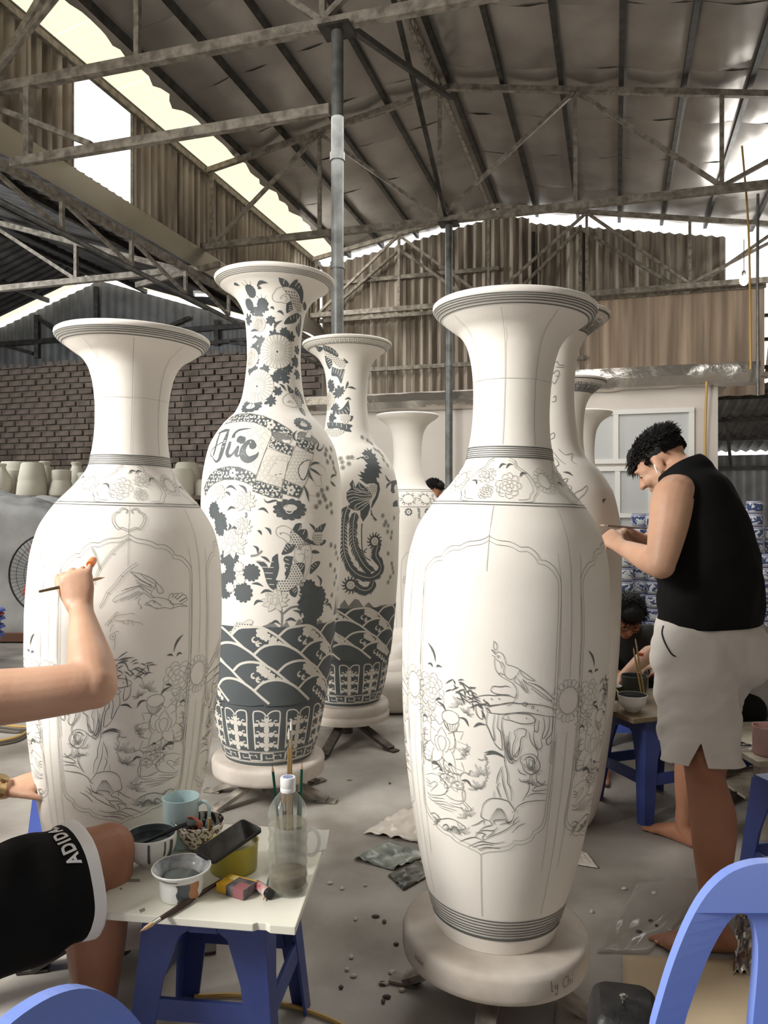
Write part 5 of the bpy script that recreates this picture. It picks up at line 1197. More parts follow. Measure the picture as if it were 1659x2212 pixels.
def patt(name, c1, c2, scale, thr=.5, dist=1.2, zs=None, rough=.2):
    m = mat(name, c1, rough); nt = m.node_tree; b = nt.nodes['Principled BSDF']
    tc = nt.nodes.new('ShaderNodeTexCoord'); n = nt.nodes.new('ShaderNodeTexNoise'); r = nt.nodes.new('ShaderNodeValToRGB')
    n.inputs['Scale'].default_value = scale; n.inputs['Detail'].default_value = 2.5; n.inputs['Distortion'].default_value = dist
    src = tc.outputs['Object']
    nt.links.new(src, n.inputs['Vector']); nt.links.new(n.outputs['Fac'], r.inputs['Fac'])
    r.color_ramp.interpolation = 'EASE'; r.color_ramp.elements[0].position = thr-.02; r.color_ramp.elements[1].position = thr+.02
    r.color_ramp.elements[0].color = c2; r.color_ramp.elements[1].color = c1
    last = r.outputs['Color']
    if zs:      # plain bands by height
        sp = nt.nodes.new('ShaderNodeSeparateXYZ'); nt.links.new(src, sp.inputs[0]); rr = nt.nodes.new('ShaderNodeValToRGB'); mp = nt.nodes.new('ShaderNodeMapRange')
        mp.inputs['From Max'].default_value = zs[0]; nt.links.new(sp.outputs['Z'], mp.inputs['Value']); nt.links.new(mp.outputs[0], rr.inputs['Fac'])
        rr.color_ramp.interpolation = 'CONSTANT'; el = rr.color_ramp.elements; el[0].position = 0; el[0].color = (1,1,1,1); el[1].position = .08; el[1].color = (.02,.05,.25,1)
        for p, c in ((.12,(1,1,1,1)), (.16,(0,0,0,1)), (.80,(1,1,1,1)), (.84,(.02,.05,.25,1)), (.90,(1,1,1,1)), (.95,(.02,.05,.25,1))):
            q = el.new(p); q.color = c
        mx = nt.nodes.new('ShaderNodeMix'); mx.data_type = 'RGBA'; lt = nt.nodes.new('ShaderNodeMath'); lt.operation = 'LESS_THAN'; lt.inputs[1].default_value = .0005
        sr = nt.nodes.new('ShaderNodeSeparateColor'); nt.links.new(rr.outputs['Color'], sr.inputs[0]); nt.links.new(sr.outputs[2], lt.inputs[0])
        nt.links.new(lt.outputs[0], mx.inputs[0]); nt.links.new(rr.outputs['Color'], mx.inputs[6]); nt.links.new(last, mx.inputs[7]); last = mx.outputs[2]
    nt.links.new(last, b.inputs['Base Color']); return m
pC = on(432, 1834)
tb, rC = bowl('brown patterned white bowl holding dark scraps and a red peel', pC, [(.026,0),(.030,.006),(.050,.03),(.061,.055),(.066,.074),(.067,.078)], .0035, patt('brown_leaf_pattern', S(226,218,204), S(92,68,48), 70, .47), patt('dark_smears', S(206,196,184), S(52,38,32), 22, .52), .045, mat('dark_dregs', S(46,34,30), .2), group='bowls on the painting board')
sc = thing('food_scraps', 'dark wet scraps with a red curl inside the brown patterned bowl', 'scraps', pC+V((0,0,.046)))
q = random.Random(3)
for k in range(9):
    a = q.uniform(0, 6.28); r = q.uniform(.005, .04); b = MB().ball((r*cos(a), r*sin(a), .008+q.random()*.014), (.014,.010,.004), 10, 6, Matrix.Rotation(q.uniform(0,3), 3, (q.random(), q.random(), .3)))
    b.obj('scrap', (mat('scrap', S(58,40,34), .25) if k == 0 else bpy.data.materials['scrap']) if k != 4 else mat('pale_scrap', S(170,156,140), .3), sc)
MB().tube([(-.018+.022*cos(t), -.014+.006*t, .018+.024*sin(t)) for t in [i*.4 for i in range(9)]], [(.012,.003)]*9, 8).obj('red_peel', mat('red_peel', S(190,82,46), .35), sc)
MB().tube([(.024,-.01,0),(.030,-.012,.045)], .004, 8).obj('stick', M_wood, sc)
# mug
pM = on(391, 1824)
mg = thing('mug', 'pale blue plastic mug speckled with ink behind the bowls', 'mug', pM)
M_mug = mat('pale_blue_plastic', S(188,212,214), .35)
MB().lathe([(.001,0),(.042,0),(.046,.004),(.050,.13),(.0512,.134),(.0495,.135),(.048,.132),(.044,.01),(.001,.008)], 40).obj('body', M_mug, mg, sharp=60)
MB().tube(spline([(.048,-.002,.112),(.064,-.004,.122),(.078,-.006,.112),(.080,-.006,.085),(.072,-.005,.055),(.060,-.003,.030)], 4), (.005), 10).obj('handle', M_mug, mg)
q = random.Random(9); b = MB()
for k in range(14):
    a = q.gauss(.15, .35); z = q.gauss(.072, .006); r = .0480; b.ball((r*sin(a), -r*cos(a), z), (.0015,.0008,.0018), 6, 4)
stuff(b.obj('ink_specks', M_black, mg))
# tub and phone
pT = on(505, 1876)
tub = thing('plastic_tub', 'yellow green translucent tub under the tilted phone', 'tub', pT)
MB().lathe([(.001,0),(.056,0),(.060,.003),(.063,.068),(.065,.072),(.061,.072),(.058,.006),(.001,.004)], 40).obj('body', mat('yellow_plastic', S(190,178,70), .3, alpha=.88), tub, sharp=60)
MB().lathe([(.001,.060),(.0605,.060)], 40).obj('label_paper', mat('pale_paper', S(206,200,160), .6), tub)
ph = thing('phone', 'black phone lying tilted on the yellow tub', 'phone', V((-.3975, 1.975, .552)))
X = (V((.095,.115,.03))).normalized(); Y_ = V((-.75,.62,.1)); Y_ = (Y_-X*Y_.dot(X)).normalized(); Z = X.cross(Y_)
ph.rotation_euler = Matrix((X, Y_, Z)).transposed().to_euler()
def rrect(w, h, r, n=4):
    out = []
    for cx, cy, a0 in ((w/2-r, h/2-r, 0), (-w/2+r, h/2-r, 90), (-w/2+r, -h/2+r, 180), (w/2-r, -h/2+r, 270)):
        out += [(cx+r*cos(radians(a0+90*i/n)), cy+r*sin(radians(a0+90*i/n))) for i in range(n+1)]
    return out
MB().plate(rrect(.162, .078, .01), .009).obj('case', M_black, ph, smooth=False, bevel=.002)
MB().plate(rrect(.154, .071, .008), .0006, M2.Translation((0,0,.009))).obj('screen', M_gloss, ph, smooth=False)
# bottle
pW = on(622, 1922)
bt = thing('water_bottle', 'clear ribbed plastic bottle of cloudy water with a white cap', 'bottle', pW)
def rb_(z):
    if z < .012: return .040+.009*(z/.012)
    if z < .185: return .0495-.0034*abs(sin((z-.012)*pi/.029))
    if z < .245: t = (z-.185)/.06; return .0495-.034*t**1.8
    return .0150
zs = [0]+[i*.004 for i in range(1, 65)]
MB().lathe([(.001, .008),(.026,.002)]+[(rb_(z), z) for z in zs], 40).obj('body', M_pet, bt, sharp=70)
MB().lathe([(.001,.010)]+[(rb_(z)-.002, z) for z in zs if .006 < z < .172]+[(.001,.172)], 32).obj('water', M_water, bt, sharp=60)
MB().lathe([(.0185,.243),(.0190,.246),(.0190,.252),(.0180,.253),(.0190,.255),(.0192,.275),(.0175,.278),(.001,.278)], 28).obj('cap', mat('white_cap', S(226,226,226), .4), bt, sharp=50)
MB().lathe([(.001,.2783),(.013,.2785)], 24).obj('cap_label', mat('blue_print', S(120,132,170), .5), bt)
MB().lathe([(.001,.018)]+[(rb_(z)-.0018, z) for z in (.02,.03,.04,.046)]+[(.001,.046)], 24).obj('sediment', clear('brown_sediment', S(112,96,76), .55), bt)
# cup of pencils
pP = on(629, 1866)
cup = thing('clear_mug', 'clear plastic mug of pencils and brushes behind the bottle', 'mug', pP)
MB().lathe([(.001,0),(.038,0),(.041,.004),(.045,.105),(.044,.106),(.039,.006),(.001,.004)], 32).obj('body', M_cup, cup, sharp=60)
MB().tube(spline([(.043,0,.088),(.058,0,.092),(.072,0,.075),(.072,0,.045),(.060,0,.025),(.042,0,.024)], 4), .005, 10).obj('handle', M_cup, cup)
def pencil(label, tip, foot, group='pencils in the clear mug'):
    tip = V(tip); foot = V(foot); d = (tip-foot).normalized()
    t = thing('pencil', label, 'pencil', foot, 0, group); L = (tip-foot).length
    MB().tube([V((0,0,0)), d*(L-.018)], .0038, 6).obj('shaft', M_green, t, smooth=False)
    MB().tube([d*(L-.018), d*(L-.004)], [.0038, .0012], 8).obj('sharpened_wood', M_woodl, t); MB().tube([d*(L-.004), d*L], [.0012, .0003], 8).obj('lead', M_black, t)
pencil('green pencil leaning left of the bottle cap', at(588, 1652, 2.03), pP+V((-.022,.0,.008)))
pencil('green pencil standing behind the bottle cap, between the two others', at(627, 1637, 2.06), pP+V((.004,.014,.008)))
pencil('green pencil leaning right of the bottle cap', at(652, 1646, 2.02), pP+V((.022,-.004,.008)))
def brush(label, tip, foot, m=M_wood, hair=.03, r=.0035, mh=None, group='brushes in the clear mug', up=True, hm=None):
    tip = V(tip); foot = V(foot); d = (tip-foot).normalized(); L = (tip-foot).length
    t = thing('brush', label, 'brush', foot, 0, group)
    MB().tube([V((0,0,0)), d*(L*.5), d*(L-hair-.02)], [r*.8, r*1.25, r], 10).obj('handle', m, t)
    MB().tube([d*(L-hair-.022), d*(L-hair)], [r*1.05, r*.95], 10).obj('ferrule', mh or M_metal, t)
    MB().tube([d*(L-hair), d*(L-hair*.45), d*L], [r*.95, r*.8, .0003], 10).obj('bristles', hm or M_woodl, t); return t
M_brist = mat('white_bristle', S(226,222,212), .7)
brush('slender bamboo brush, taller of the pair rising above the pencils', at(629, 1553, 2.05), pP+V((-.004,.010,.008)), hm=M_brist)
brush('slender bamboo brush, shorter of the pair rising above the pencils', at(624, 1572, 2.03), pP+V((-.008,-.008,.008)), hm=M_brist)
brush('fat tan haired brush behind the bottle neck', at(611, 1684, 2.045), pP+V((-.010,.018,.008)), M_dwood, .06, .007)
brush('dark brush leaning behind the right pencil', at(647, 1668, 2.05), pP+V((.014,.016,.008)), M_black, .03)
# loose things on the board
pk = thing('cigarette_box', 'crushed yellow and grey cardboard packet lying beside the bottle', 'packet', on(512, 1926)+V((0,0,.001)), radians(-28))
MB().box((0,.0,.012), (.085,.056,.022)).obj('carton', mat('yellow_card', S(226,176,48), .4), pk, smooth=False, bevel=.002)
MB().box((.016,-.004,.0125), (.055,.0505,.0232)).obj('printed_band', mat('grey_print', S(120,112,116), .35, c2=S(70,66,72), var=.3, vscale=40), pk, smooth=False, bevel=.001)
MB().box((.026,-.014,.0125), (.03,.0312,.0236)).obj('red_label', mat('red_print', S(150,92,96), .4), pk, smooth=False)
MB().box((-.02,.012,.0125), (.02,.02,.0236)).obj('pale_label', mat('cream_print', S(232,206,130), .4), pk, smooth=False)
tu = thing('paint_tube', 'small crumpled red and white paint tube between packet and bottle', 'tube', on(566, 1930)+V((0,0,.001)), radians(-52))
MB().tube([(-.04,0,.004),(-.03,0,.010),(.0,0,.012),(.028,0,.012)], [(.014,.003),(.013,.009),(.012,.0115),(.012,.012)], 14).obj('body', mat('red_white_print', S(206,196,188), .35, c2=S(168,74,84), var=.3, vscale=38, detail=1), tu)
MB().tube([(.028,0,.012),(.040,0,.012)], .0115, 14).obj('cap', M_black, tu)
pencil('green pencil lying against the foot of the bottle', on(569, 1949)+V((0,0,.006)), on(590, 1880)+V((0,0,.014)), 'pencils on the painting board')
brush('long dark wooden brush lying over the front edge of the board', flo(303, 2012, ZT+.006), flo(478, 1902, ZT+.008), M_dwood, .035, .0055, M_metal, 'brushes on the painting board')
cd = thing('paper_card', 'grey card on the far right corner of the painting board', 'card', on(672, 1822))
b = MB(); c0 = on(672, 1822)
b.plate([((q := on(x, y)).x-c0.x, q.y-c0.y) for x, y in ((590,1800),(712,1793),(704,1836),(652,1850),(590,1846))], .0015); b.obj('card', mat('grey_card', S(178,176,168), .6), cd, smooth=False)

# far work board and its things
zf = .49
fb_ = thing('work_board', 'worn wooden board on the far blue stool, under bowls and jars', 'board', (1.29, 3.70, zf), radians(20))
MB().box((0,0,-.012), (.58,.46,.022)).obj('slab', mat('worn_wood', S(128,112,88), .5, var=.3, vscale=6, stretch=(1,6,1)), fb_, smooth=False, bevel=.002)
F = lambda x, y, z=zf: flo(x, y, z)
bowl('white rice bowl of dark paint at the front of the far board', F(1366, 1536), [(.028,0),(.034,.008),(.056,.035),(.064,.062),(.067,.075)], .004, M_white, M_grey, .055, M_ink2, group='bowls on the far board')
bowl('green glazed bowl at the back of the far board', F(1318, 1505), [(.025,0),(.03,.006),(.05,.03),(.058,.055)], .004, mat('green_glaze', S(96,112,54), .25), M_white, .04, M_ink2, group='bowls on the far board')
bowl('dark grey water pot behind the white rice bowl', F(1370, 1510), [(.045,0),(.05,.004),(.058,.06),(.062,.10),(.062,.115)], .004, mat('dark_pot', S(72,74,68), .4, var=.3, vscale=12), M_grey, .09, M_ink2, name='water_pot', cat='pot')
bb_ = thing('squeeze_bottle', 'cloudy plastic bottle with an orange band behind the dark pot', 'bottle', F(1384, 1496))
MB().lathe([(.001,0),(.036,.002),(.038,.01),(.038,.09),(.03,.13),(.014,.165),(.012,.19)], 24).obj('body', M_pet, bb_)
MB().lathe([(.001,.004),(.035,.006),(.035,.06),(.001,.06)], 20).obj('water', M_water, bb_)
MB().lathe([(.0135,.185),(.014,.19),(.014,.2),(.001,.201)], 18).obj('cap', mat('orange_cap', S(206,92,60), .4), bb_)
for i, (x0, y0, x1, y1) in enumerate(((1372,1378,1392,1500), (1368,1398,1386,1500), (1330,1488,1352,1520))):
    brush(('tall thin brush standing behind the dark pot on the far board', 'shorter thin brush beside the tall one on the far board', 'dark spoon handled brush resting in the white rice bowl')[i], at(x0, y0, 3.72), at(x1, y1, 3.62), M_wood if i < 2 else M_dwood, .03, .004, group='brushes on the far board')
for i, (x, y, c, nm) in enumerate(((1306,1534,S(122,66,58),'dark red'), (1325,1536,S(206,196,182),'white'))):
    j = thing('paint_jar', nm+' little paint jar at the front edge of the far board', 'jar', F(x, y))
    MB().lathe([(.001,0),(.018,0),(.02,.003),(.02,.03),(.017,.034)], 18).obj('body', mat(nm.replace(' ', '_')+'_jar', c, .4), j, sharp=50); MB().lathe([(.0185,.034),(.0185,.044),(.001,.045)], 18).obj('lid', M_white if i else M_black, j, sharp=50)
# low bench on the right with phone and cup
bn = thing('low_bench', 'low plaster spattered bench with slatted shelves at the right', 'bench', (2.13, 3.60, 0), radians(4))
M_bench = mat('plaster_spattered_board', S(196,186,168), .5, var=.3, vscale=7, c2=S(140,130,114))
MB().box((0,0,.33), (1.14,.6,.026)).obj('top', M_bench, bn, smooth=False, bevel=.003)
for x in (-.52,.52):
    for y in (-.26,.26): MB().box((x,y,.16), (.06,.05,.32)).obj('leg', M_bench, bn, smooth=False)
for z in (.285, .19, .10, .03):
    for y in (-.27, .27): MB().box((0,y,z), (1.06,.022,.045)).obj('slat', M_bench, bn, smooth=False)
for k in range(5): MB().box((0,-.2+.1*k,.125), (1.06,.07,.012)).obj('shelf_plank', M_bench, bn, smooth=False)
p2 = thing('phone', 'black phone lying flat on the low bench behind the shorts', 'phone', flo(1582, 1606, .344), radians(-64))
MB().plate(rrect(.16,.076,.01), .009).obj('case', M_black, p2, smooth=False, bevel=.002); MB().plate(rrect(.152,.07,.008), .0006, M2.Translation((0,0,.009))).obj('screen', M_gloss, p2, smooth=False)
pc_ = thing('cup', 'dusty pink plastic cup at the edge of the low bench', 'cup', flo(1663, 1631, .344)+V((.0,.02,0)))
MB().lathe([(.001,0),(.056,0),(.06,.004),(.062,.118),(.063,.122),(.06,.122),(.057,.006),(.001,.005)], 32).obj('body', mat('pink_plastic', S(196,158,152), .45), pc_, sharp=60)
fl_ = thing('foil_scrap', 'wrinkled clear film lying on the low bench between phone and cup', 'film', flo(1612, 1618, .344))
def crinkle(w, d, h, seed, n=16, m=None):
    b = MB(); 
    for j in range(n+1):
        for i in range(n+1):
            x = (i/n-.5)*w; y = (j/n-.5)*d; b.v.append((x, y, .002+h*abs(mnoise.noise(V((x*9/w+seed, y*9/d, seed))))))
    for j in range(n):
        for i in range(n): a = j*(n+1)+i; b.f.append((a, a+1, a+n+2, a+n+1))
    return b
M_film = mat('clear_film', S(206,202,194), .12, alpha=.55, spec=.9)
crinkle(.24, .08, .02, 2).obj('film', M_film, fl_, smooth=False)
# black bag at the lower edge
bg = thing('backpack', 'black leather backpack with silver studs standing at the lower right', 'bag', (.455, 1.50, 0), radians(-12))
M_bag = mat('black_leather', S(24,23,23), .5, bump=.1, bscale=120)
def blob(c, d, n=10, e=.35):
    b = MB()
    for j in range(n+1):
        a = -pi/2+pi*j/n
        for i in range(2*n):
            t = pi*i/n; f = lambda v_: (abs(v_)**e)*(1 if v_ > 0 else -1)
            b.v.append((c[0]+d[0]/2*f(cos(a))*f(cos(t)), c[1]+d[1]/2*f(cos(a))*f(sin(t)), c[2]+d[2]/2*f(sin(a))))
    for j in range(n):
        for i in range(2*n): b.f.append((j*2*n+i, j*2*n+(i+1) % (2*n), (j+1)*2*n+(i+1) % (2*n), (j+1)*2*n+i))
    return b
blob((.015,0,.228), (.145,.16,.456)).obj('body', M_bag, bg); blob((-.035,-.07,.205), (.17,.07,.39)).obj('front_pocket', M_bag, bg)
for x, y, z in ((.01,-.02,.458), (-.085,-.085,.398)): MB().lathe([(.004,0),(.004,.006),(.008,.009),(.008,.013),(.004,.016),(.001,.016)], 14, (x,y,z)).obj('stud', M_metal, bg)
# things on the floor
def sheet(label, pts, name, cat, m, h=.012, n=14, seed=1, group=None, z0=.004, lines=None):
    P = [flo(x, y) for x, y in pts]; c = sum(P, V())/len(P); t = thing(name, label, cat, c, 0, group)
    b = MB(); q4 = P
    for j in range(n+1):
        for i in range(n+1):
            u, v_ = i/n, j/n; p = (q4[0]*(1-u)+q4[1]*u)*(1-v_)+(q4[3]*(1-u)+q4[2]*u)*v_-c
            b.v.append((p.x, p.y, z0+h*abs(mnoise.noise(V((u*4+seed, v_*4, seed))))))
    for j in range(n):
        for i in range(n): a = j*(n+1)+i; b.f.append((a, a+1, a+n+2, a+n+1))
    o = b.obj('sheet', m, t); s_ = o.modifiers.new('solid', 'SOLIDIFY'); s_.thickness = .002; s_.offset = 1
    return t
M_poly = mat('dusty_polythene', S(206,196,184), .25, var=.12, vscale=6, spec=.7)
M_print = mat('printed_film', S(160,164,154), .3, var=.4, vscale=14, c2=S(104,112,104), spec=.7)
sheet('pale plastic bag lying highest on the floor left of the bird vase', [(785,1803),(905,1822),(935,1748),(868,1752)], 'plastic_bag', 'bag', M_poly, .035, seed=3, group='plastic bags on the floor')
sheet('greenish printed plastic bag under the pale one', [(765,1858),(850,1882),(925,1850),(838,1818)], 'plastic_bag', 'bag', M_print, .03, seed=5, group='plastic bags on the floor', z0=.002)
sheet('dark printed bag with white wavy lines beside the turntable', [(838,1893),(872,1925),(935,1890),(905,1862)], 'plastic_bag', 'bag', mat('dark_printed_film', S(120,118,106), .3, var=.4, vscale=18, c2=S(70,72,66)), .02, seed=7, group='plastic bags on the floor', z0=.001)
sheet('torn white paper on the floor right of the bird vase', [(1236,1868),(1292,1878),(1272,1850),(1236,1828)], 'paper', 'paper', mat('white_paper', S(214,206,194), .7), .008, seed=9)
sheet('beige cardboard sheet on the floor under the blue chair', [(1347,2300),(1760,2330),(1690,2080),(1345,2068)], 'cardboard_sheet', 'cardboard', mat('beige_card', S(196,176,146), .75, var=.12, vscale=4), .004, seed=11)
sheet('grey cardboard corner on the floor beside the black bag', [(1190,2290),(1340,2290),(1345,2200),(1205,2140)], 'cardboard_sheet', 'cardboard', mat('grey_board', S(168,160,148), .75), .003, seed=12)
sheet('crumpled silvery film on the floor behind the arched chair', [(1584,2112),(1650,2114),(1642,1985),(1590,1985)], 'silver_film', 'film', M_foil2, .06, 18, 13)
sheet('clear plastic sheeting spread over the floor by the bare foot', [(1290,2060),(1400,2062),(1560,1900),(1380,1905)], 'floor_film', 'film', mat('thin_film', S(196,190,180), .15, alpha=.35, spec=.9), .012, 20, 15, z0=.001)
def cable(label, pts, r, m, group=None):
    P = [V(p) for p in spline(pts, 5)]; t = thing('cable', label, 'cable', P[0], 0, group)
    MB().tube([p-P[0] for p in P], r, 6).obj('cord', m, t)
M_cy = mat('yellow_cable', S(196,160,92), .5); M_cb = mat('dark_cable', S(84,76,66), .5)
cable('tan cable on the floor behind the painting stool', [flo(420,2152,.008), flo(520,2150,.008), flo(610,2168,.008), flo(700,2196,.008), flo(790,2240,.008)], .006, M_cy)
for k in range(3): cable(('pale cable coil, outermost, on the floor behind the seated arm', 'dark cable coil, middle, on the floor behind the seated arm', 'dark cable coil, innermost, on the floor behind the seated arm')[k], [flo(-30,1560+8*k,.008), flo(30,1568+7*k,.008), flo(64,1572+4*k,.008), flo(40,1590+5*k,.008), flo(-30,1606+4*k,.008)], .008, (M_cy, M_cb, M_cb)[k], 'cable coils on the floor')
cable('yellow cable hanging down the white room corner', [H(2.98, 4.18, 2.9), H(2.97, 4.25, 2.2), H(2.985, 4.27, 1.5), H(2.97, 4.26, .6), H(3.0, 4.26, .01)], .014, M_cy)
cable('yellow cable hanging from the roof to the foil ledge', [H(3.43, 4.1, 3.0), H(3.45, 4.3, 4.2), H(3.47, 4.6, 5.0), H(3.5, 5.2, 6.0)], .012, M_cy)
cable('pale conduit standing on the foil ledge end', [H(3.50, 4.08, 2.7), H(3.50, 4.1, 4.0), H(3.52, 4.2, 5.0)], .016, M_pipe)
q = random.Random(21)
for k in range(26):      # plaster crumbs
    x, y = q.choice([(q.uniform(660,860), q.uniform(1640,1960)), (q.uniform(1270,1500), q.uniform(1880,2150)), (q.uniform(700,870), q.uniform(1950,2180))])
    p = flo(x, y, .004); o = MB().ball((0,0,0), (q.uniform(.006,.016), q.uniform(.005,.012), .005), 6, 4).obj('plaster_crumb', M_plas if q.random() < .6 else M_leg); o.location = p
    tag(o, 'small dry crumb of plaster lying on the dusty floor', 'crumb', 'crumbs on the floor')
# white sacks in front of the lone vase
M_sack = mat('white_sack', S(214,206,196), .75, var=.12, vscale=7, bump=.15, bscale=20)
for i, (x, y, dx, dz) in enumerate(((846,1535,.34,.26), (872,1518,.36,.30), (842,1492,.34,.24), (868,1478,.40,.46), (905,1500,.5,.4))):
    p = flo(x, y); s_ = blob((0,0,dz/2), (dx,.34,dz), 9, .55)
    s_.v = [(a*(1+.16*mnoise.noise(V((a*7+i,b*7,c*7)))), b, c*(1+.1*mnoise.noise(V((a*9,c*9,i))))) for a, b, c in s_.v]
    o = s_.obj('plaster_sack', M_sack); o.location = p
    tag(o, ('small white sack at the foot of the two tiered turntable', 'white sack behind the small front one', 'low white sack under the lone white vase', 'tall white sack against the lone white vase', 'white sack half hidden by the bird vase')[i], 'sack', 'white sacks on the floor')

# left background: fan, basins, covered stack, unfired pots
fn = thing('floor_fan', 'large wire caged floor fan with red blades behind the left vase', 'fan', at(118, 1240, 6.6))
fz = fn.location.z; b = MB()
for rr in (.35, .352): b.tube([(rr*cos(t), -.08, rr*sin(t)) for t in [2*pi*i/40 for i in range(41)]], .007, 6, cap=False)
b.obj('cage_ring', M_black, fn)
b = MB()
for k in range(60):
    a = 2*pi*k/60; b.bar((.07*cos(a), -.13, .07*sin(a)), (.35*cos(a), -.08, .35*sin(a)), .003)
for rr in (.14, .22, .29): b.tube([(rr*cos(t), -.125+.05*(rr/.35), rr*sin(t)) for t in [2*pi*i/36 for i in range(37)]], .002, 4, cap=False)
stuff(b.obj('cage_wires', M_black, fn, smooth=False))
for k in range(4):
    a = k*pi/2+.6; b = MB().ball((.17*cos(a), -.05, .17*sin(a)), (.13,.012,.075), 12, 8, Matrix.Rotation(-a, 3, 'Y') @ Matrix.Rotation(.3, 3, 'X')); b.obj('blade', mat('red_blade', S(188,92,80), .4), fn)
MB().tube([(0,-.14,0),(0,.14,0)], .07, 16).obj('motor', M_black, fn); MB().tube([(0,.1,0),(0,.1,-fz+.03)], .022, 10).obj('pole', M_black, fn); MB().lathe([(.001,.05),(.2,.04),(.24,.0),(.001,0)], 24, (0,.1,-fz)).obj('base', M_black, fn)
def basin(label, p, m, r=.29, h=.27):
    t = thing('basin', label, 'basin', p, 0, 'nested basins')
    MB().lathe([(.001,0),(r*.72,0),(r*.76,.01),(r*.93,h*.92),(r,h*.93),(r*1.02,h),(r*.98,h*1.02),(r*.92,h*.96),(r*.74,.015),(.001,.012)], 36).obj('tub', m, t, sharp=50)
    for k in (-1, 1): MB().box((k*r*.98,0,h*.98), (.05,.12,.02)).obj('handle', m, t, smooth=False, bevel=.004)
for i in range(4): basin(('lowest', 'second', 'third', 'top')[i]+' blue basin of the nested stack at the left edge', V((-3.83, 7.1, .001+.075*i)), M_blue)
basin('red basin sitting inside the top blue basin', V((-3.80, 7.1, .262)), mat('red_plastic', S(150,52,56), .4), .25, .2)
pl = thing('covered_stack', 'tall stack of goods under a shiny grey plastic sheet', 'stack', (-4.4, 8.86, 0))
b = MB(); n = 44
for j in range(n+1):
    for i in range(n+1):
        u = (i/n-.5)*2; v_ = (j/n-.5)*2; m_ = max(abs(u), abs(v_)); e_ = 1-max(0, (m_-.62)/.38)
        z = 1.60*(1-(1-min(1, e_))**3.0)+.10*mnoise.noise(V((u*3, v_*3, 1)))*e_+.05*mnoise.noise(V((u*8, v_*8, 2)))-.22*max(0, u-.0)*e_
        k = .80+.2*(m_**2); b.v.append((u*1.25*(.72+.28*m_**.6 if m_ > .62 else 1)*1.0, v_*.6, max(.02, z+.06*exp(-((u-.05)**2+(v_+.2)**2)*9))))
for j in range(n):
    for i in range(n): a = j*(n+1)+i; b.f.append((a, a+1, a+n+2, a+n+1))
b.obj('plastic_cover', mat('grey_polythene', S(176,176,174), .22, var=.15, vscale=2, c2=S(136,137,136), spec=.8, bump=.12, bscale=5), pl)
MB().box((0,0,.06), (2.7,1.3,.09)).obj('wood_pallet', mat('red_brown_wood', S(128,92,76), .7), pl, smooth=False)
rk = thing('pot_rack', 'wooden rack along the brick wall holding unfired pots', 'rack', (-3.4, 10.35, 0))
M_rack = mat('rack_wood', S(112,98,84), .8, var=.3, vscale=6)
MB().box((0,0,1.58), (4.6,1.7,.05)).obj('shelf', M_rack, rk, smooth=False); MB().box((0,0,.8), (4.6,1.7,.05)).obj('shelf', M_rack, rk, smooth=False)
for x in (-2.25,-.75,.75,2.25):
    for y in (-.8,.8): MB().box((x,y,.79), (.08,.08,1.58)).obj('post', M_rack, rk, smooth=False)
M_raw = mat('unfired_clay', S(186,180,164), .8, var=.1, vscale=6)
K = {'flare': [(.001,0),(.09,0),(.09,.10),(.10,.18),(.17,.30),(.175,.36),(.16,.36)], 'cone': [(.001,0),(.18,0),(.185,.02),(.17,.16),(.165,.17),(.165,.2),(.13,.38),(.11,.40),(.001,.40)],
     'bottle': [(.001,0),(.11,0),(.14,.1),(.13,.22),(.07,.32),(.055,.36),(.07,.40),(.05,.41)], 'jar': [(.001,0),(.15,0),(.16,.03),(.12,.18),(.115,.19),(.115,.20),(.12,.21),(.12,.32),(.10,.33),(.001,.33)], 'drum': [(.001,0),(.16,0),(.17,.03),(.16,.28),(.13,.34),(.10,.34)]}
D = {'flare': 'flared unfired pot', 'cone': 'tapered unfired pot', 'bottle': 'slim necked unfired bottle', 'jar': 'unfired jar with a stepped collar', 'drum': 'plain drum shaped unfired pot'}
pots = [(2,'bottle',9.75,1.0,'at the left end of the rack'),(24,'drum',10.2,1.0,'under the flared one on the rack'),(42,'flare',10.7,1.35,'standing tallest at the left of the rack'),(70,'cone',9.75,1.05,'left of the slim bottle on the rack'),(97,'bottle',10.25,1.15,'behind the tapered pot on the rack'),(133,'jar',9.8,1.0,'beside the left vase on the rack'),(166,'bottle',10.4,1.15,'nearest the left vase neck on the rack'),(186,'jar',9.85,.9,'half hidden by the left vase on the rack'),(392,'drum',9.75,1.0,'low between the two front vases on the rack'),(404,'cone',10.35,1.15,'between the two front vases on the rack'),(424,'jar',10.95,1.4,'highest of those right of the left vase neck'),(440,'drum',9.75,.6,'touching the carp vase outline on the rack')]
for x, k, Y, sc_, w in pots:
    o = MB().lathe([(r*sc_*.98, z*sc_) for r, z in K[k]], 28).obj('unfired_pot', M_raw, sharp=35); o.location = V(((x-829.5)/1662*Y, Y, 1.606)); tag(o, D[k]+' '+w, 'pot', 'unfired pots on the rack')
ld = MB().lathe([(.001,.03),(.12,.03),(.2,.01),(.2,0),(.001,0)], 28).obj('white_disc', M_white); ld.location = flo(112, 1397); tag(ld, 'white round disc lying flat on the floor by the fan', 'disc')
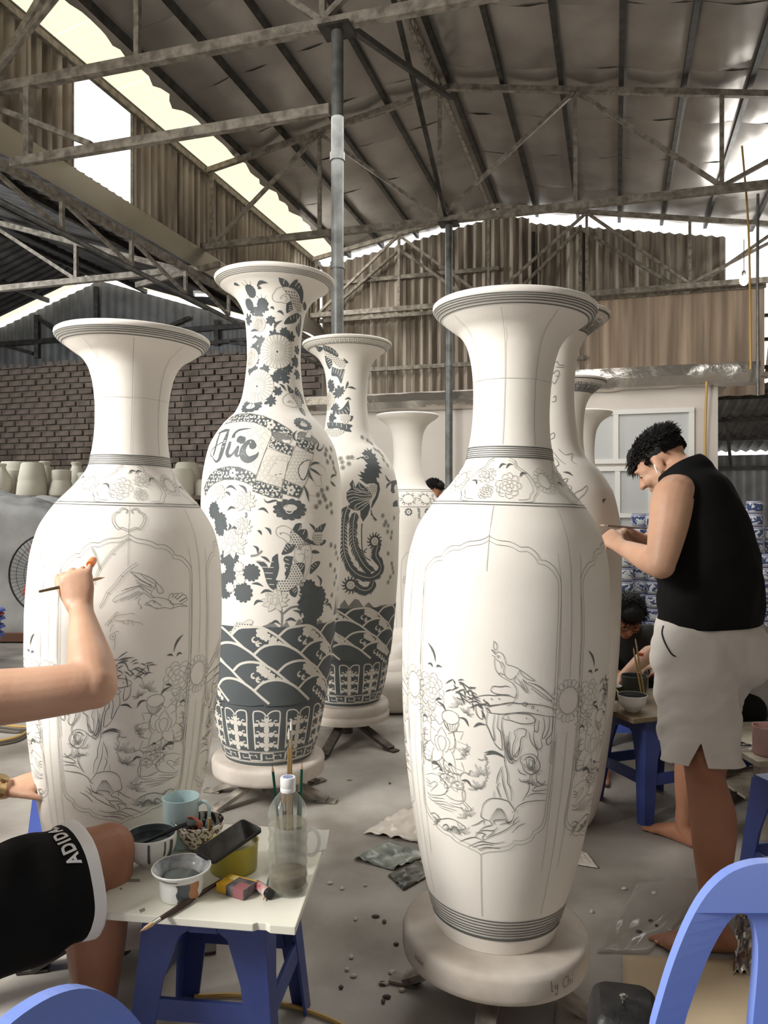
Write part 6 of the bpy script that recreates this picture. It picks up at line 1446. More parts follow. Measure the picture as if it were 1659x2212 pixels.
# blue and white jars stacked beyond the standing painter
M_jar = [patt('blue_brushwork_%s' % n_, S(222,225,230), S(72,88,130), s_, t_, 1.5, (.135,), .18) for n_, s_, t_ in (('fine', 17, .47), ('broad', 13, .49), ('dense', 15, .53))]
prof = [(.001,0),(.066,0),(.070,.004),(.080,.018),(.084,.03),(.084,.105),(.080,.120),(.081,.134),(.077,.135),(.074,.12),(.001,.115)]
jb = MB().lathe(prof, 24).obj('stacked_jar', M_jar[0], sharp=40); C.objects.unlink(jb); me_j = [jb.data, jb.data.copy(), jb.data.copy()]
for i in (1, 2): me_j[i].materials.clear(); me_j[i].materials.append(M_jar[i])
q = random.Random(12)
ORD = 'lowest second third fourth fifth sixth seventh eighth ninth tenth eleventh'.split()
cols = [(1322,8.1,9,'the stack hidden nearest the bird vase'),(1349,7.95,8,'the stack just right of the tall vases'),(1382,8.1,10,'the stack behind the bent head'),(1413,7.95,10,'the stack behind the bare upper arm'),(1583,8.15,6,'the short stack against the black shirt'),(1600,8.35,10,'the taller stack beside the black shirt'),(1616,7.95,6,'the front short stack right of the shirt'),(1630,8.2,11,'the tallest stack of all'),(1652,8.0,7,'the front stack at the frame edge'),(1668,8.27,9,'the rear stack at the frame edge')]
for x, Y, n_, cn in cols:
    for k in range(n_):
        o = bpy.data.objects.new('stacked_jar', me_j[q.randrange(3)]); C.objects.link(o)
        o.location = V(((x-829.5)/1662*Y+q.uniform(-.004,.004), Y, .001+.1385*k)); o.rotation_euler = (0,0,q.uniform(0,6.28))
        tag(o, 'blue patterned jar, %s from the floor in %s' % (ORD[k], cn), 'jar', 'stacked blue and white jars')
bpy.data.objects.remove(jb)
# ------------------------------------------------------------------ people
def skinm(name, c, c2): return mat(name, c, .48, var=.3, vscale=6, c2=c2, sss=.25, bump=.05, bscale=90, spec=.4)
M_skin = skinm('skin_tan', S(204,164,138), S(188,146,120)); M_skin2 = skinm('skin_brown', S(176,122,92), S(156,104,78)); M_skin3 = skinm('skin_pale', S(222,184,160), S(208,166,142))
M_leg2 = skinm('skin_legs', S(168,120,94), S(150,102,78)); M_hair = mat('black_hair', S(20,18,17), .6, spec=.35, bump=.3, bscale=140); M_eye = mat('eye_white', S(220,214,206), .2); M_iris = mat('dark_iris', S(30,22,18), .1)
M_tank = mat('black_jersey', S(17,17,18), .85, bump=.08, bscale=160, spec=.2); M_shorts = mat('pale_grey_cotton', S(214,208,202), .85, var=.08, vscale=10, bump=.10, bscale=140, spec=.2)
M_bshort = mat('black_sports_cloth', S(12,12,13), .8, spec=.2); M_wband = mat('white_hem_band', S(226,224,222), .8); M_nail = mat('nail', S(226,190,172), .3)

def chain(b, pts, rad, up=None, seg=14, n=4):
    R = [r if hasattr(r, '__len__') else (r, r) for r in rad]
    Q = spline([tuple(p)+tuple(r) for p, r in zip(pts, R)], n) if len(pts) > 2 else [tuple(p)+tuple(r) for p, r in zip(pts, R)]
    P = [V(q[:3]) for q in Q]; RR = [q[3:] for q in Q]
    d0 = (P[0]-P[1]).normalized(); d1 = (P[-1]-P[-2]).normalized(); r0 = min(RR[0]); r1 = min(RR[-1]); cap = (.98, .85, .6, .25)
    A = [P[0]+d0*r0*a for a in (.97, .80, .53, .2)]; B = [P[-1]+d1*r1*a for a in (.2, .53, .80, .97)]
    b.tube(A+P+B, [tuple(x*k for x in RR[0]) for k in cap[::-1]]+RR+[tuple(x*k for x in RR[-1]) for k in cap], seg, up=up)
def fuse(b, vox, it=5, fac=.5, name='body'):
    me = bpy.data.meshes.new(name); me.from_pydata(b.v, [], b.f); me.update()
    o = bpy.data.objects.new(name, me); C.objects.link(o)
    r = o.modifiers.new('r', 'REMESH'); r.mode = 'VOXEL'; r.voxel_size = vox; r.use_smooth_shade = True
    s = o.modifiers.new('s', 'SMOOTH'); s.factor = fac; s.iterations = it
    dg = bpy.context.evaluated_depsgraph_get(); m2 = bpy.data.meshes.new_from_object(o.evaluated_get(dg)); bpy.data.objects.remove(o); m2.name = name
    return m2
def put(me, name, m, parent):
    o = bpy.data.objects.new(name, me); C.objects.link(o); me.materials.clear(); me.materials.append(m)
    for p in me.polygons: p.use_smooth = True
    o.parent = parent
    if parent: o.matrix_parent_inverse = parent.matrix_basis.inverted()
    return o
def cloth(b, vox, cuts, name, m, parent, it=6, thick=.006, fold=None, keep=None, slits=()):
    me = fuse(b, vox, it, name=name); bm = bmesh.new(); bm.from_mesh(me)
    for co, no in cuts:
        bmesh.ops.bisect_plane(bm, geom=bm.verts[:]+bm.edges[:]+bm.faces[:], plane_co=co, plane_no=no, clear_outer=True)
    for co, no in slits:
        bmesh.ops.bisect_plane(bm, geom=bm.verts[:]+bm.edges[:]+bm.faces[:], plane_co=co, plane_no=no)
    if keep:
        bmesh.ops.delete(bm, geom=[f for f in bm.faces if not keep(f.calc_center_median())], context='FACES')
    if fold:
        bm.normal_update()
        for v in bm.verts: v.co += v.normal*fold(v.co)
    bm.to_mesh(me); bm.free(); o = put(me, name, m, parent)
    s = o.modifiers.new('thick', 'SOLIDIFY'); s.thickness = thick; s.offset = -1
    return o
def legs_dark(o, z, near=None):      # darker legs, the change lies under the shorts
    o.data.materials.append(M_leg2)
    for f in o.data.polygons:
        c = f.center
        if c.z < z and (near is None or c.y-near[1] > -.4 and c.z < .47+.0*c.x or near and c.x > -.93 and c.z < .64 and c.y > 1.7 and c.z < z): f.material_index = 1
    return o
def hand(b, wrist, d, n, s, curl, spread=.0, k=1.0, thumb=(.7,.75,-.1), thumbcurl=.3, nails=None):
    wrist = V(wrist); d = V(d).normalized(); n = V(n); n = (n-d*n.dot(d)).normalized(); s = V(s); s = (s-d*s.dot(d)-n*s.dot(n)).normalized()
    chain(b, [wrist-d*.02*k, wrist+d*.015*k, wrist+d*.05*k, wrist+d*.085*k], [(.028*k,.020*k), (.032*k,.018*k), (.040*k,.016*k), (.041*k,.013*k)], up=n)
    ends = []
    for i, (off, L, r) in enumerate(((.030,.072,.0088), (.010,.080,.0090), (-.011,.075,.0086), (-.030,.058,.0076))):
        c = curl[i] if hasattr(curl, '__len__') else curl
        p = wrist+d*(.082-.004*abs(i-1))*k+s*off*k; a = 0; pts = [p-d*.02*k, p]; dd = (d+s*spread*(1.5-i)).normalized()
        for seg_, fr in ((.45, .9), (.30, 1.1), (.25, .7)):
            a += c*fr; u = dd*cos(a)-n*sin(a); p = p+u*L*seg_*k; pts.append(p)
        chain(b, pts, [r*k, r*1.08*k, r*k, r*.92*k, r*.78*k], up=n, seg=10, n=3); ends.append((p, u, n*cos(a)+dd*sin(a)))
    t0 = wrist+d*.022*k+s*.022*k; td = (d*thumb[0]+s*thumb[1]+n*thumb[2]).normalized(); t1 = t0+td*.040*k; t2 = t1+(td*cos(thumbcurl)+(d*.6-n*.6)*sin(thumbcurl)).normalized()*.032*k; t3 = t2+(td*cos(thumbcurl*2)+(d*.6-n*.8)*sin(thumbcurl*2)).normalized()*.026*k
    chain(b, [t0-td*.012*k, t0, t1, t2, t3], [.016*k, .015*k, .0115*k, .0105*k, .0085*k], up=n, seg=10, n=3)
    return ends
def foot(b, ankle, d, toes=True):
    a = V(ankle); d = V((d[0], d[1], 0)).normalized(); s = V((-d.y, d.x, 0)); z = lambda q, h: V((q.x, q.y, h))
    chain(b, [a+V((0,0,.05)), a, z(a-d*.025, .045)], [.042, .040, .036])
    chain(b, [z(a-d*.035, .034), z(a+d*.03, .042), z(a+d*.09, .034), z(a+d*.145, .022)], [(.034,.033), (.036,.040), (.044,.030), (.046,.019)], up=(0,0,1))
    return [(z(a+d*(.150-.010*abs(i)-.004*i*sg)+s*sg*o, .014), d) for sg in (1,) for i, o in enumerate((0,))]
def toes(b, ankle, d, big):      # big = +1 when the big toe lies on the left of the foot's direction
    a = V(ankle); d = V((d[0], d[1], 0)).normalized(); s = V((-d.y, d.x, 0))*big; out = []
    for i, (o, L, r) in enumerate(((.033,.052,.0125), (.012,.050,.0092), (-.006,.044,.0088), (-.022,.038,.0084), (-.037,.030,.0080))):
        p = V((a.x, a.y, 0))+d*(.138-.010*i)+s*o; e = p+d*L
        chain(b, [p+V((0,0,.020)), p+d*L*.5+V((0,0,.019)), e+V((0,0,.012))], [r*1.1, r, r*.95], seg=10, n=3); out.append((e+V((0,0,.012+r*.55)), d))
    return out
def head(b, C_, fwd, up, ears=True, k=1.0):
    f = V(fwd).normalized(); u = V(up); u = (u-f*u.dot(f)).normalized(); r = f.cross(u); M = Matrix((r, f, u)).transposed()
    P = lambda x, y, z: V(C_)+M @ V((x*k, y*k, z*k))
    def bl(c, rad, sg=20): b.ball(P(*c), tuple(q*k for q in rad), sg, 14, M)
    bl((0,-.012,.040), (.077,.096,.084)); bl((0,.022,-.028), (.062,.066,.082)); bl((0,.060,-.082), (.030,.026,.024)); bl((0,.052,.018), (.062,.040,.046))
    for s in (-1, 1):
        bl((s*.038,.066,-.022), (.024,.024,.026), 12); bl((s*.030,.086,.034), (.026,.012,.008), 12); bl((s*.045,.010,-.070), (.022,.040,.024), 12)
        bl((s*.012,.098,-.020), (.010,.012,.009), 10)
        if ears:
            m2 = M @ Matrix.Rotation(-s*.35, 3, 'Z'); b.ball(P(s*.080,-.010,-.004), (.008*k,.020*k,.032*k), 14, 10, m2); b.ball(P(s*.078,-.004,-.028), (.008*k,.010*k,.012*k), 10, 8, m2)
    chain(b, [P(0,.088,.026), P(0,.102,.0), P(0,.112,-.018)], [.009*k, .010*k, .014*k], seg=10)
    bl((0,.088,-.047), (.024,.011,.008), 14); bl((0,.085,-.058), (.021,.011,.009), 14)
    return P, M
def eyes(P, M, parent, k=1.0, closed=True):
    for s in (-1, 1):
        o = MB().ball((0,0,0), .0125*k, 14, 10).obj('eye', M_eye); o.location = P(s*.031,.0735,.012); o.parent = parent; o.matrix_parent_inverse = parent.matrix_basis.inverted()
        i = MB().ball(M @ V((0,.0085*k,-.004*k)), .0068*k, 10, 8).obj('iris', M_iris); i.parent = o
def hairstrands(b, P, M, regions, seed, n, L, r=.0022, lift=.6, flow=(0,-.2,.3)):
    q = random.Random(seed)
    for _ in range(n):
        while True:
            d = V((q.gauss(0,1), q.gauss(0,1), q.gauss(0,1))).normalized()
            if regions(d): break
        p = V((d.x*.084, -.012+d.y*.104, .042+d.z*.092)); t = (d*lift+V(flow)+V((q.gauss(0,.25), q.gauss(0,.25), q.gauss(0,.2)))).normalized()
        l = L(d)*q.uniform(.6, 1.15); a = p-d*.006; c = p+t*l*.55+d*.004; e = p+t*l+V((0,0,-.10*l))
        b.tube([P(*a), P(*c), P(*e)], [r, r*.8, r*.15], 4, cap=False)
def mark(root, o): return o
def person(label, loc): return thing('person', label, 'person', loc)

# --- standing painter in the black sleeveless shirt
root = person('man in a black sleeveless shirt and pale shorts painting a tall vase, head bent', (1.15, 2.88, 0))
fc = V((-.78,.62,0)).normalized(); lf = V((-fc.y, fc.x, 0))     # facing, his left
b = MB()
spine = [(1.20,2.88,.90), (1.215,2.875,1.02), (1.215,2.875,1.15), (1.20,2.885,1.30), (1.18,2.90,1.44), (1.155,2.925,1.53)]
srad = [(.175,.150), (.180,.165), (.182,.165), (.190,.155), (.175,.125), (.105,.085)]
chain(b, spine, srad, up=fc, seg=24)
C1 = V((1.082, 2.985, 1.580)); fw = fc*.80+V((0,0,-.60)); upv = fc*.60+V((0,0,.80))
chain(b, [(1.165,2.92,1.53), (1.13,2.945,1.562), C1-upv*.02-fw*.03], [(.075,.072), (.064,.062), (.060,.062)], up=fc)
P1_, M1 = head(b, C1, fw, upv)
Ls, Le, Lw = V((1.045,2.775,1.455)), V((.968,2.690,1.215)), V((.905,2.945,1.268))
Rs, Re, Rw = V((1.27,3.06,1.45)), V((1.10,3.22,1.24)), V((.985,3.13,1.315))
for s_, e_, w_ in ((Ls,Le,Lw), (Rs,Re,Rw)):
    chain(b, [V((1.17,2.91,1.46))*.45+s_*.55, s_, s_*.55+e_*.45+V((0,0,0)), e_*.88+s_*.12, e_], [.075, .076, .068, .054, .047], seg=18)
    chain(b, [e_, e_*.72+w_*.28, e_*.3+w_*.7, w_], [.050, .050, .038, .029], seg=16)
eL = hand(b, Lw, V((-.34,.62,.40)), V((-.45,-.60,.55)), V((.45,.15,.8)), (.75,.80,.75,.65), .02, .98, (.8,.5,-.4), .5)
eR = hand(b, Rw, V((-.70,-.20,-.05)), V((-.2,.2,.95)), V((.1,-.95,.1)), (.55,.65,.75,.8), .02, .95, (.8,.5,-.5), .4)
for hp, kn, an, fd, big in (((1.125,2.80,.90), (1.088,2.610,.500), (1.055,2.450,.085), (-1,.10), -1), ((1.275,2.97,.90), (1.245,3.115,.49), (1.268,3.235,.085), (-.54,.84), 1)):
    hp, kn, an = V(hp), V(kn), V(an)
    chain(b, [hp, hp*.55+kn*.45, kn+V((0,0,.06)), kn], [.100, .090, .072, .064], seg=18)
    bk = -V((fd[0], fd[1], 0)).normalized()
    chain(b, [kn, kn*.72+an*.28+bk*.018, kn*.5+an*.5+bk*.012, kn*.18+an*.82, an], [.063, .074, .066, .043, .037], seg=18)
    foot(b, an, fd)
    tt = toes(b, an, fd, big)
    for p, d in tt:
        o = MB().ball((0,0,0), (.005,.006,.002), 8, 6, Matrix.Rotation(atan2(d.y, d.x)-pi/2, 3, 'Z')).obj('toenail', M_nail); o.location = p; o.parent = root; o.matrix_parent_inverse = root.matrix_basis.inverted()
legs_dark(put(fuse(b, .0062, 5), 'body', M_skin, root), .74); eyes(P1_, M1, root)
# hair: short sides, longer tousled top and fringe
b = MB(); b.ball(P1_(0,-.018,.058), (.082,.099,.084), 24, 16, M1); b.ball(P1_(0,.048,.088), (.062,.052,.044), 18, 12, M1); b.ball(P1_(0,-.035,.100), (.066,.085,.052), 18, 12, M1); b.ball(P1_(0,.088,.062), (.052,.022,.034), 14, 10, M1)
me = fuse(b, .006, 6, name='hair'); bm = bmesh.new(); bm.from_mesh(me)
inv = M1.transposed(); lc = lambda p: inv @ (p-C1)
dele = [f for f in bm.faces if (lambda q: q.z < .028-.10*min(0, q.y)*0+(.022 if q.y > .02 else 0)-(.055 if q.y < -.05 else 0) or (q.y > .085 and q.z < .040))(lc(f.calc_center_median()))]
bmesh.ops.delete(bm, geom=dele, context='FACES'); bm.to_mesh(me); bm.free()
hb = put(me, 'hair', M_hair, root)
b = MB(); hairstrands(b, P1_, M1, lambda d: d.z > .25 and d.y < .9, 4, 2600, lambda d: .026+.022*max(0, -d.y)*(d.z > .5), .0019, .32, (0,-.6,.12))
hairstrands(b, P1_, M1, lambda d: d.z > .2 and d.y > .5 and abs(d.x) < .6, 5, 420, lambda d: .045, .0022, .3, (0,.5,-.7))
hs = b.obj('hair_strands', M_hair); stuff(hs); hs.parent = hb; 
b = MB(); hairstrands(b, P1_, M1, lambda d: -.30 < d.z < .3 and d.y < .45 and abs(d.x) > .2 and not (d.z < .12 and -.35 < d.y < .2), 6, 1000, lambda d: .007, .0016, .3, (0,-.4,-.5))
hs = b.obj('cropped_hair', M_hair); stuff(hs); hs.parent = hb
ea = MB().tube([P1_(-.084,.002,.0), P1_(-.086,.006,-.008), P1_(-.085,.012,-.030)], [.0055,.0038,.0028], 10).obj('earbud', M_white); ea.parent = root; ea.matrix_parent_inverse = root.matrix_basis.inverted()
# sleeveless shirt
b = MB(); sp2 = [(1.205,2.88,.96)]+spine[1:]; chain(b, sp2, [(.196,.178), (.200,.184), (.202,.184), (.205,.172), (.188,.140), (.125,.104)], up=fc, seg=28)
for s_ in (Ls, Rs): chain(b, [V((1.17,2.91,1.47)), s_+V((0,0,.004))], [.078, .079], seg=18)
armL = (Ls-V((1.175,2.91,1.455))).normalized(); armR = (Rs-V((1.175,2.91,1.455))).normalized()
def fold1(p): return .004*sin(p.z*38+6*mnoise.noise(V((p.x*6,p.y*6,p.z*3))))*(1 if p.z < 1.25 else .35)+.003*mnoise.noise(p*14)
cloth(b, .0075, [((1.2,2.88,.985), (0.03,0,-1)), (Ls+armL*.008, armL+V((0,0,.62))), (Rs+armR*.008, armR+V((0,0,.62))), (V((1.12,2.95,1.558)), fc*.55+V((0,0,.85)))], 'sleeveless_shirt', M_tank, root, 6, .004, fold1)
# shorts with side slits
b = MB(); chain(b, [(1.205,2.88,1.02), (1.205,2.88,.95), (1.21,2.88,.87), (1.205,2.885,.80)], [(.186,.168), (.198,.185), (.205,.195), (.190,.165)], up=fc, seg=28)
Lh, Lk = V((1.125,2.81,.90)), V((1.092,2.640,.52)); Rh, Rk = V((1.275,2.97,.90)), V((1.255,3.09,.52))
for h_, k_ in ((Lh,Lk), (Rh,Rk)): chain(b, [h_, h_*.6+k_*.4, k_, k_+(k_-h_)*.12], [(.130,.150), (.128,.142), (.128,.134), (.128,.134)], up=fc, seg=24)
b.ball((1.295,2.805,.89), (.115,.115,.13), 16, 12)
dL = (Lk-Lh).normalized()
def fold2(p):
    k = max(0, min(1, (1.0-p.z)*6)); w = p.dot(fc)
    return k*(.008*max(-.3, sin(p.z*42+w*34+5*mnoise.noise(V((p.x*5,p.y*5,p.z*4)))))+.006*mnoise.noise(V((p.x*11,p.y*11,p.z*7)))+.004*mnoise.noise(V((w*9,1,p.z*34))))
side = lf*1.0
def keep2(p):      # open V at the outer side of each leg
    h = p.z-.545
    for k_, sd in ((Lk, lf), (Rk, -lf)):
        q = p-k_; p = V(p)
        if q.dot(sd) > .03 and (p-Lk).length < .2 and sd is lf and h < .085 and abs(q.dot(fc)+.022) < (.085-h)*.42: return False
    return True
sh = cloth(b, .0075, [((1.2,2.88,1.0), (0,0,1)), (Lk+V((0,0,.022)), V((dL.x*.35,dL.y*.35,-1)))], 'shorts', M_shorts, root, 6, .005, fold2, keep2, [(V((Lk.x, Lk.y, .630))-fc*.022, fc+V((0,0,.42))), (V((Lk.x, Lk.y, .630))-fc*.022, fc-V((0,0,.42)))])
# pocket slit and small print
sh_bv = BVHTree.FromPolygons([v.co.copy() for v in sh.data.vertices], [tuple(p.vertices) for p in sh.data.polygons])
def on_cloth(bv, pts, w, name, m, parent, off=.004, eye=V((0,0,1.4))):
    b = MB(); Q = []
    for p in pts:
        h = bv.ray_cast(eye, (p-eye).normalized())
        if h[0] is not None: Q.append((h[0]-(h[0]-eye).normalized()*off, h[1]))
    if len(Q) > 1: b.tube([q[0] for q in Q], w, 6)
    o = b.obj(name, m); o.parent = parent; o.matrix_parent_inverse = parent.matrix_basis.inverted(); return o
on_cloth(sh_bv, [at(x, y, 2.6) for x, y in spline([(1433,1352),(1430,1368),(1437,1390),(1450,1412),(1459,1418)], 3)], .0028, 'pocket_edge', M_black, root)
for st in ([(1403,1560),(1429,1557)], [(1412,1555),(1413,1566)], [(1408,1563),(1412,1567),(1416,1562)], [(1410,1574),(1410,1580)], [(1408,1580),(1415,1579),(1415,1572),(1411,1574)]):
    on_cloth(sh_bv, [at(x, y, 2.6) for x, y in spline(st, 4)], .0012, 'printed_mark', M_black, root, .002)
tb_ = brush('dark thin brush in the standing painter hands, its tip on the vase', V((.905,3.235,1.345)), V((1.03,3.02,1.335)), M_dwood, .03, .004, group='brushes in hands')

# --- seated painter at the left, mostly outside the picture
root = person('seated person in black shorts with white hems, arm raised to paint the left vase', (-1.05, 1.65, 0))
f2 = V((.45,.89,0)).normalized(); l2 = V((-f2.y, f2.x, 0))
b = MB(); sp = [(-1.06,1.56,.50), (-1.10,1.60,.66), (-1.13,1.66,.82), (-1.13,1.72,.95), (-1.12,1.75,1.04)]
chain(b, sp, [(.165,.12), (.15,.115), (.165,.115), (.16,.105), (.09,.075)], up=f2, seg=22)
C2 = V((-1.16,1.84,1.22)); chain(b, [(-1.12,1.75,1.04), (-1.135,1.79,1.12), C2-V((0,0,.04))], [.06, .055, .058]); P2_, M2_ = head(b, C2, f2+V((.1,0,-.25)), f2*.25+V((0,0,1)))
rs, re, rw = V((-.985,1.68,.985)), V((-.672,1.785,.996)), V((-.770,1.955,1.152))
chain(b, [V((-1.10,1.72,.98)), rs, rs*.5+re*.5+V((0,0,-.004)), re*.9+rs*.1, re], [.072, .068, .062, .056, .050], seg=20)
chain(b, [re, re*.78+rw*.22, re*.5+rw*.5, re*.15+rw*.85, rw], [.053, .055, .046, .033, .029], seg=18)
hd = V((-.24,.20,.95)).normalized()
ends = hand(b, rw, hd, V((.10,-1,.25)), V((-1,-.05,-.2)), (1.0,1.0,.9,.38), .12, 1.07, (.90,.46,-.40), .5)
ls_, le_, lw_ = V((-1.28,1.88,.97)), V((-1.27,2.06,.70)), V((-1.108,2.245,.590))
chain(b, [V((-1.16,1.75,.97)), ls_, ls_*.5+le_*.5, le_], [.07, .064, .054, .046], seg=18); chain(b, [le_, le_*.7+lw_*.3, le_*.25+lw_*.75, lw_], [.048, .046, .033, .028], seg=16)
hand(b, lw_, V((.92,.25,.22)), V((-.1,-.45,.9)), V((.1,-.85,-.45)), (.30,.32,.35,.40), .03, 1.0, (.85,.5,-.1), .15)
for hp, kn, an, fd, big in (((-.985,1.635,.50), (-.706,1.965,.535), (-.728,1.93,.085), (.85,.5), 1), ((-1.15,1.70,.50), (-1.20,2.13,.54), (-1.25,2.12,.085), (.2,1), -1)):
    hp, kn, an = V(hp), V(kn), V(an)
    chain(b, [hp, hp*.6+kn*.4, hp*.2+kn*.8, kn], [.10, .090, .080, .068], seg=20)
    chain(b, [kn, kn*.72+an*.28-V((fd[0],fd[1],0))*.014, kn*.48+an*.52-V((fd[0],fd[1],0))*.01, kn*.15+an*.85, an], [.068, .078, .071, .048, .041], seg=18)
    foot(b, an, fd); toes(b, an, fd, big)
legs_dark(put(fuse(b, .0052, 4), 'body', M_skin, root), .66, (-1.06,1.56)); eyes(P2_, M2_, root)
b = MB(); b.ball(P2_(0,-.02,.060), (.084,.10,.084), 20, 14, M2_); b.ball(P2_(0,.05,.095), (.06,.05,.04), 16, 10, M2_)
me = fuse(b, .008, 4, name='hair'); bm = bmesh.new(); bm.from_mesh(me); inv2 = M2_.transposed()
bmesh.ops.delete(bm, geom=[f for f in bm.faces if (lambda q: q.z < .03+(.03 if q.y > .03 else 0)-(.07 if q.y < -.03 else 0))(inv2 @ (f.calc_center_median()-C2))], context='FACES'); bm.to_mesh(me); bm.free(); put(me, 'hair', M_hair, root)
# orange finger guard on the little finger
p, u, n_ = ends[3]
g = MB(); g.tube([p-u*.030, p-u*.012, p+u*.004, p+u*.009], [.0102,.0106,.0096,.004], 12); o = g.obj('orange_finger_guard', mat('orange_rubber', S(236,128,62), .45)); o.parent = root; o.matrix_parent_inverse = root.matrix_basis.inverted()
b = MB(); chain(b, sp, [(.185,.14), (.172,.138), (.185,.138), (.178,.125), (.10,.085)], up=f2, seg=22)
for s_ in (rs, ls_): chain(b, [V((-1.13,1.73,.97)), s_], [.08, .08], seg=16)
cloth(b, .010, [(V((-1.13,1.77,1.075)), (0,.3,1)), (rs, (rs-V((-1.13,1.73,.985))).normalized()+V((0,0,.62))), (ls_, (ls_-V((-1.13,1.73,.97))).normalized()+V((0,0,.62)))], 'shirt', M_bshort, root, 5, .004)
# black shorts with white hem bands
b = MB(); chain(b, [(-1.07,1.55,.64), (-1.06,1.56,.52)], [(.18,.14), (.185,.15)], up=f2, seg=22)
hr, kr = V((-.975,1.62,.50)), V((-.690,1.91,.512)); hl, kl = V((-1.15,1.69,.50)), V((-1.19,2.05,.52))
chain(b, [hr, hr*.6+kr*.4, hr*.28+kr*.72, kr, kr+(kr-hr)*.1], [.145, .140, .135, .135, .135], seg=24); chain(b, [hl, hl*.5+kl*.5, kl], [.14, .13, .125], seg=20)
dr = (kr-hr).normalized(); cut = hr+(kr-hr)*.845
def fold3(p): return .005*sin((p-hr).dot(dr)*40+8*mnoise.noise(p*4))+.004*mnoise.noise(p*13)
me = None
so = cloth(b, .008, [(cut, dr), (V((-1.19,2.0,.52)), V((-.05,1,0))), (V((-1.07,1.55,.66)), (0,0,1))], 'shorts', M_bshort, root, 6, .005, fold3)
bm = bmesh.new(); bm.from_mesh(so.data); c3 = cut-dr*.030
bmesh.ops.bisect_plane(bm, geom=bm.verts[:]+bm.edges[:]+bm.faces[:], plane_co=c3, plane_no=dr)
so.data.materials.append(M_wband)
for f in bm.faces:
    if (f.calc_center_median()-c3).dot(dr) > 0 and f.calc_center_median().x > -.86: f.material_index = 1
bm.to_mesh(so.data); bm.free()
# lettering printed along the thigh near the hem
fcu = bpy.data.curves.new('shorts_lettering', 'FONT'); fcu.body = 'ADIDAS'; fcu.size = .040; fcu.resolution_u = 3; fcu.space_character = 1.18; fcu.offset = .0014
fo = bpy.data.objects.new('shorts_lettering', fcu); C.objects.link(fo)
dg = bpy.context.evaluated_depsgraph_get(); tm = bpy.data.meshes.new_from_object(fo.evaluated_get(dg)); bpy.data.objects.remove(fo)
bm = bmesh.new(); bm.from_mesh(tm); bmesh.ops.triangulate(bm, faces=bm.faces); bmesh.ops.subdivide_edges(bm, edges=[e for e in bm.edges if e.calc_length() > .008], cuts=2)
bv = BVHTree.FromPolygons([v.co.copy() for v in so.data.vertices], [tuple(p.vertices) for p in so.data.polygons])
axis0 = hr+(kr-hr)*.70; e1 = V((-dr.y, dr.x, 0)).normalized(); e2 = dr.cross(e1)
if e2.z < 0: e2 = -e2
for v in bm.verts:     # text runs round the leg, letters read from the knee side
    ang = .86-(v.co.x/.138); base = axis0+dr*(.015-v.co.y); dirn = e2*cos(ang)-e1*sin(ang)
    h = bv.ray_cast(base+dirn*.4, -dirn)
    v.co = (h[0]+dirn*.0025) if h[0] is not None else base+dirn*.14
bm.to_mesh(tm); bm.free(); o = put(tm, 'shorts_lettering', M_wband, root); stuff(o)
# gold watch on the left wrist
wd = (lw_-le_).normalized(); wc = lw_-wd*.022; wb_ = V((-.1,-.45,.9)); wb_ = (wb_-wd*wb_.dot(wd)).normalized(); wx = wd.cross(wb_)
M_gold = mat('gold_metal', S(206,180,136), .25, metal=.9)
wt = bpy.data.objects.new('wristwatch', None); C.objects.link(wt); wt.parent = root; wt.matrix_parent_inverse = root.matrix_basis.inverted()
for k in range(16):
    a = 2*pi*k/16; c_ = wc+wx*cos(a)*.0335+wb_*sin(a)*.0290; R = Matrix((wx*-sin(a)+wb_*cos(a), wd, wx*cos(a)+wb_*sin(a))).transposed()
    MB().box(c_, (.0125,.020,.0045), R).obj('bracelet_link', M_gold, wt, smooth=False, bevel=.001)
MB().tube([wc+wb_*.029, wc+wb_*.038], .017, 20).obj('watch_case', M_gold, wt)
# brush in the raised fist
kn_ = rw+hd*.082; bdir = V((.72,.62,.22)).normalized()
bp_ = kn_+V((-.012,.012,-.022))
brush('slim brush gripped in the raised fist, its dark end pointing left', bp_+bdir*.085, at(84, 1278, 1.93), mat('olive_handle', S(112,100,72), .4), .03, .0042, group='brushes in hands')
stool('dark stool under the seated painter, at the left edge', (-1.10, 1.60, 0), radians(20), .40, .28, .36, M_black, .14)

